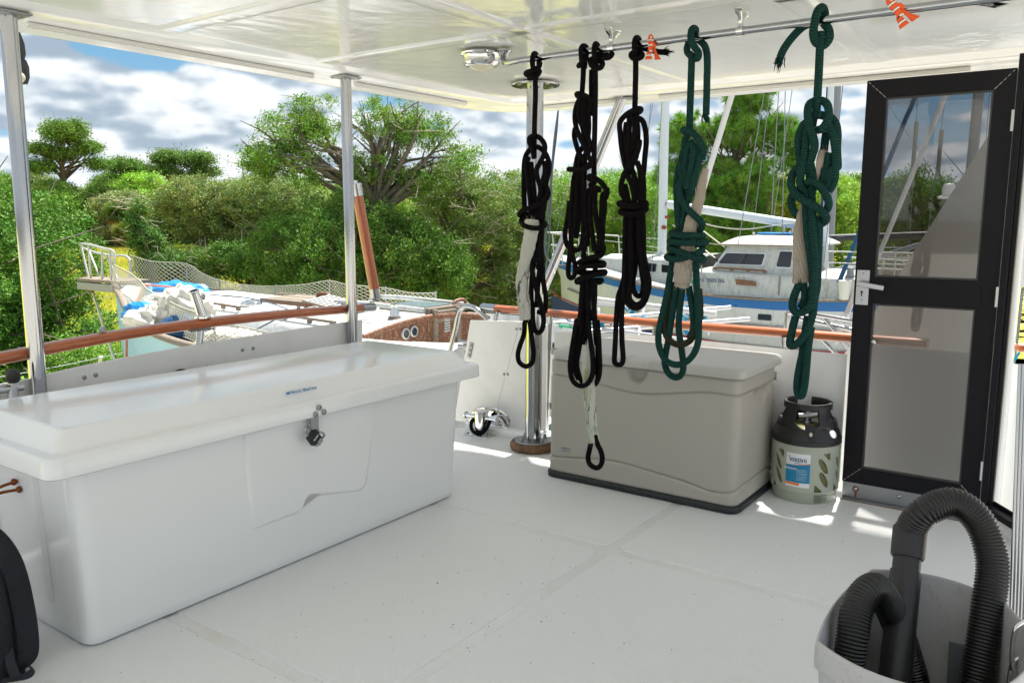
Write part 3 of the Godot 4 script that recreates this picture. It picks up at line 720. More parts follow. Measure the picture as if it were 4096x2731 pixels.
# ---------------------------------------------------------------- plants
func cluster_mesh(kind: String, seed_: int) -> ArrayMesh:   # a spray of leaves inside a ball of radius one
	rng.seed = seed_
	var mb := MB.new()
	if kind == "needle":
		for i in 90:   # a tuft of long needles fanning out from a twig
			var d := Vector3(rng.randfn(), rng.randfn() * 0.8 + 0.35, rng.randfn()).normalized()
			var s := d.cross(Vector3(rng.randfn(), rng.randfn(), rng.randfn())).normalized() * 0.035
			var a := d * 0.06
			var b := d * rng.randf_range(0.75, 1.05)
			var nn := d.cross(s).normalized()
			var k := mb.pt(a - s, nn, Vector2()); mb.pt(a + s, nn, Vector2()); mb.pt(b, nn, Vector2())
			mb.tri(k, k + 1, k + 2)
	elif kind == "blade":
		for i in 16:
			var o := Vector3(rng.randf_range(-1, 1), 0, rng.randf_range(-1, 1)) * 0.5
			var lean := Vector3(rng.randfn() * 0.16, 1.0, rng.randfn() * 0.16) * rng.randf_range(0.6, 1.1)
			var s := Vector3(rng.randfn(), 0, rng.randfn()).normalized() * 0.03
			var nn := lean.cross(s).normalized()
			var k := mb.pt(o - s, nn, Vector2()); mb.pt(o + s, nn, Vector2()); mb.pt(o + lean, nn, Vector2())
			mb.tri(k, k + 1, k + 2)
	elif kind == "frond":   # one fan of a palm
		for i in 26:
			var a := -1.9 + 3.8 * i / 25.0
			var d := Vector3(sin(a) * 0.62, -0.10 - 0.16 * absf(a), cos(a) * 0.5 + 0.55)
			var s := Vector3(cos(a), 0, -sin(a)) * 0.035
			var nn := Vector3.UP
			var k := mb.pt(Vector3(0, 0, 0.3) - s, nn, Vector2()); mb.pt(Vector3(0, 0, 0.3) + s, nn, Vector2()); mb.pt(d, nn, Vector2())
			mb.tri(k, k + 1, k + 2)
		var st := mb.pt(Vector3(-0.02, 0, 0), Vector3.UP, Vector2()); mb.pt(Vector3(0.02, 0, 0), Vector3.UP, Vector2()); mb.pt(Vector3(0, 0, 0.4), Vector3.UP, Vector2())
		mb.tri(st, st + 1, st + 2)
	else:
		var many := 64 if kind == "leaf" else 56
		var size := 0.165 if kind == "leaf" else 0.15
		for i in many:
			var o := Vector3(rng.randfn(), rng.randfn() * 0.75, rng.randfn()) * 0.45
			var nn := (Vector3(rng.randfn(), rng.randfn() + 0.9, rng.randfn())).normalized()
			var t := nn.cross(Vector3(rng.randfn(), rng.randfn(), rng.randfn())).normalized()
			var s := nn.cross(t)
			var l := size * rng.randf_range(0.7, 1.25)
			var w := l * 0.42
			var k := mb.pt(o - t * l, nn, Vector2())
			mb.pt(o + s * w + nn * w * 0.4, (nn + s * 0.5).normalized(), Vector2()); mb.pt(o + t * l, nn, Vector2()); mb.pt(o - s * w + nn * w * 0.4, (nn - s * 0.5).normalized(), Vector2())
			mb.tri(k, k + 1, k + 2); mb.tri(k, k + 2, k + 3)
	return mb.mesh(Vector3.ZERO)

func scatter(called: String, mesh: Mesh, m: Material, spots: Array, parent: Node3D) -> MultiMeshInstance3D:   # spots: [Transform3D, Color], in the parent's axes
	var mm := MultiMesh.new()
	mm.transform_format = MultiMesh.TRANSFORM_3D
	mm.use_colors = true
	mm.mesh = mesh
	mm.instance_count = spots.size()
	for i in spots.size():
		mm.set_instance_transform(i, spots[i][0])
		mm.set_instance_color(i, spots[i][1])
	var o := MultiMeshInstance3D.new()
	o.multimesh = mm
	o.material_override = m
	var used: Dictionary = parent.get_meta("used", {})
	var k: int = used.get(called, 0)
	used[called] = k + 1
	parent.set_meta("used", used)
	o.name = called if k == 0 else "%s_%03d" % [called, k]
	parent.add_child(o, true)
	return o

func polar(deg: float, dist: float, y := -3.2) -> Vector3:   # degrees from -z towards -x
	var a := deg_to_rad(deg)
	return Vector3(-sin(a) * dist, y, -cos(a) * dist)

# blobs: [centre relative to the base, radii, clusters, limbs]; the crown fills them unevenly, each with limbs from the trunk
func tree(called: String, label: String, category: String, at: Vector3, blobs: Array, fork: Vector3, girth: float, kind: String, csize: float, tone: Color, bark: Material, seed_: int, group := "", gap := 0.15, twigs := 0) -> Node3D:
	var o := thing(called, label, category, at, group)
	rng.seed = seed_
	var gaps := noise(seed_ + 5, 1.0, 2)
	var wood := MB.new()
	var lean := Vector3(rng.randf_range(-0.4, 0.4), 0, rng.randf_range(-0.4, 0.4)) * fork.y * 0.12
	var tp := smooth_path([Vector3(0, -0.2, 0), fork * 0.5 + lean, fork], 4)
	var tr := []
	for i in tp.size(): tr.append(girth * (1.25 - 0.6 * i / (tp.size() - 1)))
	wood.tube(tp, tr, 8)
	var spots := []
	var bare := MB.new()
	for b in blobs:
		var c: Vector3 = b[0]
		var r: Vector3 = b[1]
		for l in int(b[3]):
			var dir := Vector3(rng.randfn(), rng.randfn() * 0.8 + 0.15, rng.randfn()).normalized()
			var end: Vector3 = c + dir * r * rng.randf_range(0.45, 0.95)
			var from: Vector3 = fork.lerp(Vector3(fork.x, fork.y * 0.6, fork.z), rng.randf() * 0.6)
			if c.y > fork.y * 1.25: from = fork
			var bend: Vector3 = from.lerp(end, 0.45) + Vector3(rng.randfn() * 0.14, 0.12 + rng.randf() * 0.1, rng.randfn() * 0.14) * from.distance_to(end)
			var lp := smooth_path([from, bend, end], 5)
			var lr := []
			for i in lp.size(): lr.append(maxf(girth * (0.42 if kind != "needle" else 0.25) * (1.0 - 0.93 * i / (lp.size() - 1)), 0.012))
			wood.tube(lp, lr, 5, false)
			for t in 3:   # forks of the limb
				var f: Vector3 = lp[int(lp.size() * rng.randf_range(0.4, 0.85))]
				var g := f + (end - from).normalized() * r.length() * 0.25 + Vector3(rng.randfn(), rng.randfn() * 0.7 + 0.3, rng.randfn()) * r.length() * 0.2
				wood.tube([f, f.lerp(g, 0.5) + Vector3(0, 0.06 * r.y, 0), g], [girth * 0.13, girth * 0.08, 0.008], 4, false)
		for t in twigs:   # bare grey twigs among the leaves
			var s0: Vector3 = c + Vector3(rng.randfn(), rng.randfn(), rng.randfn()).normalized() * r * rng.randf_range(0.5, 0.95)
			var grow := Vector3(rng.randfn(), rng.randf_range(-0.4, 0.6), rng.randfn()).normalized() * rng.randf_range(0.5, 1.4)
			bare.tube([s0, s0 + grow * 0.5 + Vector3(0, rng.randf_range(-0.1, 0.1), 0), s0 + grow], [0.014, 0.010, 0.004], 4, false)
			bare.tube([s0 + grow * 0.5, s0 + grow * 0.8 + Vector3(rng.randfn(), rng.randfn(), rng.randfn()) * 0.22], [0.011, 0.004], 4, false)
		var made := 0
		var tries := 0
		while made < int(b[2]) and tries < int(b[2]) * 6:
			tries += 1
			var d := Vector3(rng.randfn(), rng.randfn(), rng.randfn()).normalized()
			var p: Vector3 = c + d * r * pow(rng.randf(), 0.42)
			if gaps.get_noise_3dv((p + at) / (csize * 4.2)) < -0.42 + gap * 2.0: continue
			var bs := Basis.from_euler(Vector3(rng.randf_range(-0.5, 0.5), rng.randf() * TAU, rng.randf_range(-0.5, 0.5)))
			var sc := csize * rng.randf_range(0.7, 1.3)
			var hue := tone * 2.0 * rng.randf_range(0.78, 1.25)
			hue.r *= rng.randf_range(0.85, 1.25)
			hue.a = 1.0
			spots.append([Transform3D(bs.scaled(Vector3.ONE * sc), p), hue])
			made += 1
	part("trunk", _moved(wood, at), bark, o)
	if twigs > 0: part("bare_twigs", _moved(bare, at), M.dead_twig, o).set_meta("kind", "stuff")
	scatter("crown", clusters[kind][seed_ % 3], M.needle if kind == "needle" else M.leaf, spots, o).set_meta("kind", "stuff")
	return o

func _moved(mb: MB, by: Vector3) -> MB:
	for i in mb.v.size(): mb.v[i] += by
	return mb

var clusters := {}

# ---------------------------------------------------------------- the yacht's deck, roof and posts
func outline(pts: Array, radii: Array, seg := 6) -> PackedVector2Array:   # a polygon with rounded corners
	var out := PackedVector2Array()
	var n := pts.size()
	for i in n:
		var p: Vector2 = pts[i]
		var a: Vector2 = (pts[(i - 1 + n) % n] - p).normalized()
		var b: Vector2 = (pts[(i + 1) % n] - p).normalized()
		var r: float = radii[i]
		if r <= 0.0:
			out.append(p)
			continue
		var t := r / tan(a.angle_to(b) * 0.5) if absf(a.angle_to(b)) > 0.01 else r
		t = absf(t)
		for k in seg + 1:
			var f := float(k) / seg
			var q := (p + a * t) * (1 - f) * (1 - f) + p * 2 * f * (1 - f) + (p + b * t) * f * f
			out.append(q)
	return out

func ring(poly: PackedVector2Array, inset: float, y: float) -> Array:   # the outline in the xz plane, shrunk
	var out := []
	var n := poly.size()
	var turn := 1.0 if not Geometry2D.is_polygon_clockwise(poly) else -1.0
	for i in n:
		var a := (poly[i] - poly[(i - 1 + n) % n]).normalized()
		var b := (poly[(i + 1) % n] - poly[i]).normalized()
		if a == Vector2.ZERO: a = b
		if b == Vector2.ZERO: b = a
		var m := (a + b).normalized()
		var nn := Vector2(-m.y, m.x) * turn
		var q := poly[i] + nn * inset / maxf(0.6, m.dot(a))
		out.append(Vector3(q.x, y, q.y))
	return out

func build_setting() -> void:
	# ground: one sheet to the horizon, the gravel yard and the marsh lying on it
	var g := MB.new()
	g.face([V(-400, -3.25, -400), V(400, -3.25, -400), V(400, -3.25, 120), V(-400, -3.25, 120)])
	struct("ground", g, M.gravel)
	var ms := MB.new()
	ms.face([V(-14, -3.2, -3), V(-21, -3.2, -27), V(-14, -3.2, -42), V(30, -3.2, -70), V(60, -3.2, -260), V(-330, -3.2, -260), V(-330, -3.2, 60), V(-24, -3.2, 22)])
	struct("marsh", ms, M.marsh)
	# hull under the deck
	var hull := MB.new()
	var hp := outline([Vector2(-3.36, 1.3), Vector2(-3.36, -4.12), Vector2(0.6, -4.12), Vector2(0.6, 1.3)], [0.0, 0.5, 0.2, 0.0])
	hull.loft([ring(hp, 0.5, -2.6), ring(hp, 0.12, -1.2), ring(hp, 0.0, -0.16), ring(hp, 0.0, -0.16), ring(hp, 0.0, -0.11), ring(hp, 0.03, -0.09)])
	struct("hull", hull, M.gelcoat)
	var dk := MB.new()
	var dp := outline([Vector2(-3.3, 1.25), Vector2(-3.3, -4.08), Vector2(0.55, -4.08), Vector2(0.55, 1.25)], [0.0, 0.42, 0.1, 0.0])
	dk.loft([ring(dp, 0.0, -0.1), ring(dp, 0.0, -0.008), ring(dp, 0.008, 0.0)])
	var deck := struct("deck", dk, M.deck)
	# moulded non-skid fields with smooth waterways between them
	for f in [[-3.0, -1.52, -2.755, -1.475], [-3.0, -1.52, -1.425, 1.1], [-1.47, 0.2, -2.755, 1.1], [-1.47, -0.1, -3.95, -2.805], [-2.75, -1.52, -3.66, -2.805]]:
		var p := outline([Vector2(f[0], f[2]), Vector2(f[1], f[2]), Vector2(f[1], f[3]), Vector2(f[0], f[3])], [0.045, 0.045, 0.045, 0.045])
		var b := MB.new()
		b.loft([ring(p, 0.0, -0.004), ring(p, 0.0, 0.0012), ring(p, 0.004, 0.0035)], true, false, true)
		part("nonskid_panel", b, M.nonskid, deck)
	# low moulded plinth along the transom
	var sill := MB.new()
	sill.rbox(V(-2.05, 0.0, -4.02), V(1.1, 0.045, 0.09), 0.03, Basis(), 3)
	part("waterway_lip", sill, M.gelcoat, deck)
	# grit, crumbs and leaf bits
	rng.seed = 8
	var grit := MB.new()
	for i in 170:
		var x := rng.randf_range(-2.4, -0.1)
		var z := rng.randf_range(-3.5, -0.9)
		if i < 70: x = rng.randfn(-1.75, 0.3); z = rng.randfn(-1.95, 0.35)
		if x < -2.3: continue
		var s := rng.randf_range(0.0006, 0.0014) * (2.0 if rng.randf() < 0.08 else 1.0)
		grit.rbox(V(x, 0.0045, z), V(s * rng.randf_range(1.0, 2.6), s * 0.5, s), s * 0.4, Basis(Vector3.UP, rng.randf() * TAU), 1)
	var go := single("grit", grit, M.ink_black, "black grit and crumbs scattered over the white non-skid deck", "grit")
	go.set_meta("kind", "stuff")
	# roof: a moulded hardtop with a rolled edge
	var rp := outline([Vector2(-3.40, 1.2), Vector2(-3.38, -4.64), Vector2(0.5, -4.60), Vector2(0.5, 1.2)], [0.1, 0.55, 0.3, 0.1], 10)
	var roof := MB.new()
	roof.loft([ring(rp, 0.34, 2.03), ring(rp, 0.30, 2.018), ring(rp, 0.27, 2.008), ring(rp, 0.19, 2.003), ring(rp, 0.15, 1.998), ring(rp, 0.03, 1.985), ring(rp, 0.008, 1.988), ring(rp, 0.0, 2.0), ring(rp, 0.0, 2.09), ring(rp, 0.06, 2.15), ring(rp, 0.5, 2.17)], true, true, true)
	var rf := struct("roof", roof, M.ceiling)
	# shallow bands between the ceiling panels
	for s in [[V(-3.12, 2.03, -1.98), V(0.2, 2.03, -1.92)], [V(-3.12, 2.03, -2.79), V(0.2, 2.03, -2.77)], [V(-1.93, 2.03, 0.9), V(-1.93, 2.03, -4.22)], [V(-0.915, 2.03, -2.9), V(-0.915, 2.03, -4.22)]]:
		var a: Vector3 = s[0]
		var e: Vector3 = s[1]
		var t := (e - a).normalized()
		var side := t.cross(Vector3.UP)
		var rows := []
		for q in [Vector2(-0.075, 0.004), Vector2(-0.048, -0.006), Vector2(-0.03, -0.0075), Vector2(0.03, -0.0075), Vector2(0.048, -0.006), Vector2(0.075, 0.004)]:
			rows.append([a + side * q.x + V(0, q.y, 0), e + side * q.x + V(0, q.y, 0)])
		var b := MB.new()
		b.loft(rows, false)
		part("ceiling_band", b, M.ceiling, rf)
	# curtain tracks along the roof edge
	for s in [[V(-3.235, 1.992, -1.53), V(-3.225, 1.992, -2.86)], [V(-3.225, 1.992, -3.14), V(-3.215, 1.992, -4.05)], [V(-2.92, 1.993, -4.455), V(-2.33, 1.993, -4.45)], [V(-2.13, 1.993, -4.45), V(-0.56, 1.993, -4.44)]]:
		var b := MB.new()
		var a: Vector3 = s[0]
		var e: Vector3 = s[1]
		var f := (e - a).normalized()
		b.rbox((a + e) * 0.5, V(0.014, 0.0075, a.distance_to(e) * 0.5), 0.003, Basis(f.cross(Vector3.UP) * -1.0, Vector3.UP, f), 1)
		b.rbox((a + e) * 0.5 + V(0, -0.009, 0), V(0.005, 0.004, a.distance_to(e) * 0.5), 0.002, Basis(f.cross(Vector3.UP) * -1.0, Vector3.UP, f), 1)
		part("curtain_track", b, M.trim_white, rf)
	for s in [[V(-3.16, 2.0025, -2.9), 0.03, 0.045], [V(-0.66, 1.99, -4.52), 0.02, 0.05]]:   # rust bleeding from fastenings
		pass
	build_posts()
	build_left_side()
	build_aft_side()

func post(label: String, x: float, z: float, bottom: float, r: float, lean: Vector2) -> void:
	var o := thing("roof_post", label, "post", V(x, bottom, z), "polished tube posts of the roof edge")
	var b := MB.new()
	b.tube([V(x + lean.x, bottom, z + lean.y), V(x, 2.0, z)], r, 24)
	part("tube", b, M.steel, o)
	var p := MB.new()
	p.rbox(V(x, 2.000, z), V(0.055, 0.004, 0.06), 0.004, Basis(), 2)
	for sx in [-1, 1]:
		for sz in [-1, 1]: p.ball(V(x + sx * 0.043, 1.995, z + sz * 0.048), V(0.006, 0.004, 0.006), 8)
	part("ceiling_plate", p, M.dull_steel, o)

func build_posts() -> void:
	post("polished tube post at the far left edge of the roof, behind the white chest", -3.165, -1.437, 0.0, 0.0285, Vector2.ZERO)
	post("polished tube post standing where the port teak rail ends", -3.165, -3.02, 0.0, 0.0275, Vector2.ZERO)
	var o := thing("mast_post", "thick polished tube post on a round wooden foot behind the first black rope", "post", V(-2.56, 0, -3.83))
	var b := MB.new()
	b.tube([V(-2.56, 0.05, -3.83), V(-2.567, 2.015, -3.835)], 0.0465, 32)
	part("tube", b, M.steel, o)
	var w := MB.new()
	w.lathe(V(-2.56, 0.0035, -3.83), [Vector2(0, 0), Vector2(0.128, 0), Vector2(0.134, 0.012), Vector2(0.134, 0.03), Vector2(0.126, 0.042), Vector2(0, 0.042)], 40)
	part("wooden_foot", w, M.teak_bare, o)
	for lv in [[0.0455, 0.108, 0.008, 1.0], [2.018, 0.132, 0.008, -1.0]]:
		var f := MB.new()
		var y: float = lv[0]
		var s: float = lv[3]
		f.lathe(V(-2.56, y, -3.83), [Vector2(0, 0), Vector2(lv[1], 0), Vector2(lv[1], s * 0.005), Vector2(lv[1] - 0.004, s * 0.009), Vector2(0, s * 0.009)], 40)
		part("flange", f, M.dull_steel if s > 0 else M.steel, o)
		for k in 4:
			var a := 0.35 + k * TAU / 4.0
			var q := V(-2.56 + cos(a) * (lv[1] - 0.026), y + s * 0.009, -3.83 + sin(a) * (lv[1] - 0.026))
			var n := MB.new()
			if s > 0:
				n.lathe(q, [Vector2(0.011, 0), Vector2(0.011, 0.012), Vector2(0.008, 0.02), Vector2(0, 0.023)], 6)
			else:
				n.ball(q, V(0.012, 0.006, 0.012), 10)
			part("bolt", n, M.dull_steel, o)
	# slanting strut from the roof edge down to the outer corner of the transom
	var st := thing("slanting_strut", "polished strut slanting from the roof edge down behind the hanging black ropes", "strut", V(-3.2, 0.1, -4.43))
	var t := MB.new()
	t.tube([V(-3.23, 0.13, -4.43), V(-2.345, 2.02, -4.43)], 0.029, 20)
	part("tube", t, M.steel, st)
	var pl := MB.new()
	pl.rbox(V(-2.335, 1.994, -4.43), V(0.07, 0.004, 0.04), 0.004)
	part("ceiling_plate", pl, M.dull_steel, st)

func clip_bolts(pairs: Array, parent: Node3D, normal: Vector3) -> void:
	for p in pairs:
		var b := MB.new()
		b.ball(p, V(0.009, 0.009, 0.009) - normal.abs() * 0.003, 10)
		part("screw", b, M.dull_steel, parent)

func build_left_side() -> void:
	# weather board
	var o := thing("port_weather_board", "long white weather board below the port teak rail, behind the white chest", "board", V(-3.2, 0, -2))
	var top := smooth_path([V(0, 0.66, -0.6), V(0, 0.705, -1.349), V(0, 0.732, -1.671), V(0, 0.754, -2.227), V(0, 0.764, -3.056), V(0, 0.764, -3.13)], 5)
	var poly := PackedVector2Array()
	for p in top: poly.append(Vector2(-p.z, p.y))
	poly.append(Vector2(3.10, 0.03)); poly.append(Vector2(0.6, 0.03))
	var b := MB.new()
	b.prism(poly, Transform3D(Basis(V(0, 0, -1), V(0, 1, 0), V(1, 0, 0)), V(-3.215, 0, 0)), 0.016)
	part("panel", b, M.board, o)
	clip_bolts([V(-3.197, 0.685, -1.625), V(-3.197, 0.688, -1.67), V(-3.197, 0.70, -2.36), V(-3.197, 0.70, -2.42)], o, Vector3.RIGHT)
	# teak rail
	var rl := thing("teak_rail", "varnished teak handrail along the port side with a rod holder", "handrail", V(-3.225, 0, -2), "varnished teak handrails")
	var rp := smooth_path([V(-3.225, 0.745, -0.7), V(-3.225, 0.797, -1.349), V(-3.225, 0.813, -1.528), V(-3.225, 0.833, -1.842), V(-3.225, 0.841, -2.178), V(-3.225, 0.839, -2.624), V(-3.225, 0.828, -3.04), V(-3.225, 0.825, -3.15)], 6)
	var r := MB.new()
	r.tube(rp, 0.033, 20, true, 0.72, Vector3.RIGHT)
	part("rail", r, M.teak, rl)
	var e := MB.new()
	e.tube([V(-3.225, 0.8255, -3.14), V(-3.225, 0.8225, -3.232)], 0.0345, 20, true, 0.74, Vector3.RIGHT)
	part("end_cap", e, M.steel, rl)
	var cl := MB.new()
	cl.rod(V(-3.215, 0.83, -3.225), V(-3.215, 0.862, -3.225), 0.006); cl.rod(V(-3.235, 0.83, -3.225), V(-3.235, 0.862, -3.225), 0.006); cl.rod(V(-3.205, 0.858, -3.225), V(-3.245, 0.858, -3.225), 0.008)
	part("hinge", cl, M.chrome, rl)
	for z in [-1.725, -2.72]:
		var k := MB.new()
		k.lathe(V(-3.225, 0.855, z), [Vector2(0.014, 0), Vector2(0.01, 0.008), Vector2(0.01, 0.015), Vector2(0, 0.018)], 10)
		k.rbox(V(-3.225, 0.857, z), V(0.006, 0.003, 0.017), 0.002, Basis(), 1)
		part("cover_fastener", k, M.dull_steel, rl)
	for s in [[V(-3.225, 0.81, -2.165), V(-3.225, 0.50, -2.12)], [V(-3.225, 0.80, -3.10), V(-3.225, 0.42, -3.07)]]:
		var t := MB.new()
		t.tube([s[0], s[1]], 0.017, 16)
		part("stanchion", t, M.steel, rl)
		var f := MB.new()
		f.rbox(s[0] + V(0, 0.002, 0), V(0.016, 0.003, 0.06), 0.003)
		part("stanchion_plate", f, M.dull_steel, rl)
		if s[0].z > -2.5:
			var c := MB.new()
			c.tube([V(-3.225, 0.672, -2.147), V(-3.225, 0.64, -2.142)], 0.022, 14)
			c.rbox(V(-3.206, 0.655, -2.105), V(0.004, 0.016, 0.026), 0.003)
			part("clamp", c, M.steel, rl)
	var h := thing("rod_holder", "chrome fishing rod holder tube standing tilted on the port teak rail", "rod holder", V(-3.225, 0.86, -2.17))
	var ht := MB.new()
	var dirh := V(0.0, 0.118, 0.038).normalized()
	var hb := V(-3.225, 0.872, -2.178)
	var hbs := Basis(V(1, 0, 0), dirh, V(1, 0, 0).cross(dirh))
	ht.lathe(hb, [Vector2(0.021, 0), Vector2(0.021, 0.112), Vector2(0.024, 0.115), Vector2(0.024, 0.121), Vector2(0.0175, 0.122), Vector2(0.0175, 0.02), Vector2(0, 0.02)], 24, hbs)
	part("tube", ht, M.chrome, h)
	var hf := MB.new()
	hf.lathe(V(-3.225, 0.864, -2.18), [Vector2(0, 0), Vector2(0.036, 0), Vector2(0.036, 0.007), Vector2(0.026, 0.011), Vector2(0, 0.012)], 24)
	part("flange", hf, M.chrome, h)
	var hk := MB.new()
	hk.rod(hb + dirh * 0.088, hb + dirh * 0.088 + V(0, 0.004, -0.034), 0.006)
	hk.lathe(hb + dirh * 0.088 + V(0, 0.004, -0.034), [Vector2(0, -0.006), Vector2(0.016, -0.005), Vector2(0.016, 0.005), Vector2(0, 0.006)], 16, Basis(V(1, 0, 0), V(0, 0, -1), V(0, 1, 0)))
	part("locking_knob", hk, M.chrome, h)
	# gate section of the rail, swung upright
	var gt := thing("rail_gate", "varnished teak rail section with metal end caps, hinged upright beside the port rail end", "rail gate", V(-3.225, 0.86, -3.26))
	var ga := V(-3.225, 0.865, -3.262)
	var gb := V(-3.225, 1.482, -3.128)
	var gd := (gb - ga).normalized()
	for s in [[0.0, 0.062, M.steel, "end_cap", 0.0345], [0.06, 0.572, M.teak, "rail", 0.033], [0.57, 0.632, M.steel, "end_cap", 0.0345]]:
		var m := MB.new()
		m.tube([ga + gd * s[0], ga + gd * s[1]], s[4], 20, true, 0.74, Vector3.RIGHT)
		part(s[3], m, s[2], gt)
	var tab := MB.new()
	tab.rbox(gb + gd * 0.006, V(0.004, 0.012, 0.014), 0.002)
	part("hinge_tab", tab, M.chrome, gt)
	# rope ends tied round the stanchion
	var k := thing("stanchion_lashing", "grey cord and black line knotted round the foot of the port rail stanchion", "rope", V(-3.2, 0.62, -2.14))
	var k1 := MB.new()
	for i in 3: k1.tube(smooth_path([V(-3.205, 0.645 - i * 0.013, -2.165), V(-3.2, 0.638 - i * 0.013, -2.14), V(-3.207, 0.63 - i * 0.012, -2.115), V(-3.245, 0.637 - i * 0.012, -2.14)], 5, true), 0.0055, 7, false)
	k1.tube(smooth_path([V(-3.205, 0.66, -2.17), V(-3.185, 0.62, -2.18), V(-3.18, 0.57, -2.155), V(-3.18, 0.52, -2.165)], 5), 0.0055, 7)
	part("grey_cord", k1, M.line_white, k)
	var k2 := MB.new()
	k2.tube(smooth_path([V(-3.19, 0.58, -2.20), V(-3.175, 0.625, -2.15), V(-3.185, 0.60, -2.11), V(-3.19, 0.64, -2.07), V(-3.185, 0.65, -2.02), V(-3.185, 0.61, -1.995), V(-3.19, 0.56, -2.0)], 6), 0.009, 8)
	k2.tube(smooth_path([V(-3.18, 0.56, -2.12), V(-3.172, 0.60, -2.18), V(-3.176, 0.61, -2.13), V(-3.18, 0.55, -2.08)], 6), 0.009, 8)
	part("black_line", k2, M.black_rope, k)
	# the neck of a dive cylinder, just above the chest lid
	var dv := thing("dive_cylinder", "dive cylinder valve with black knobs behind the left end of the white chest", "cylinder", V(-3.12, 0.0, -1.33))
	var d1 := MB.new()
	d1.lathe(V(-3.125, 0.0035, -1.33), [Vector2(0, 0), Vector2(0.068, 0), Vector2(0.07, 0.02), Vector2(0.07, 0.55), Vector2(0.055, 0.61), Vector2(0.025, 0.635), Vector2(0.018, 0.66), Vector2(0.018, 0.70), Vector2(0, 0.70)], 20)
	part("body", d1, M.aluminium, dv)
	var d2 := MB.new()
	d2.rod(V(-3.125, 0.70, -1.365), V(-3.125, 0.70, -1.26), 0.014, 12)
	d2.rbox(V(-3.125, 0.71, -1.335), V(0.013, 0.018, 0.013), 0.004)
	part("valve", d2, M.aluminium, dv)
	var d3 := MB.new()
	d3.lathe(V(-3.125, 0.715, -1.335), [Vector2(0, 0.004), Vector2(0.016, 0.004), Vector2(0.025, 0.016), Vector2(0.025, 0.042), Vector2(0.016, 0.052), Vector2(0, 0.054)], 8)
	part("top_knob", d3, M.black_plastic, dv)
	var d4 := MB.new()
	d4.lathe(V(-3.125, 0.70, -1.262), [Vector2(0, 0), Vector2(0.024, 0.0), Vector2(0.026, 0.01), Vector2(0.026, 0.045), Vector2(0.02, 0.055), Vector2(0, 0.056)], 14, Basis(V(1, 0, 0), V(0, 0, 1), V(0, -1, 0)))
	part("side_knob", d4, M.black_plastic, dv)

func stanchion(o: Node3D, a: Vector3, b: Vector3, clamps: Array) -> void:
	var t := MB.new()
	t.tube([a, b], 0.0165, 16)
	part("stanchion", t, M.steel, o)
	for f in clamps:
		var p := a.lerp(b, f)
		var d := (b - a).normalized()
		var c := MB.new()
		c.tube([p - d * 0.022, p + d * 0.022], 0.022, 16)
		c.rbox(p + V(0.036, 0, -0.006), V(0.02, 0.021, 0.003), 0.003)
		c.ball(p + V(0.04, 0, -0.001), V(0.007, 0.007, 0.005), 8)
		c.ball(p + V(0.004, 0.0, 0.022), V(0.006, 0.006, 0.005), 8)
		part("clamp", c, M.steel, o)

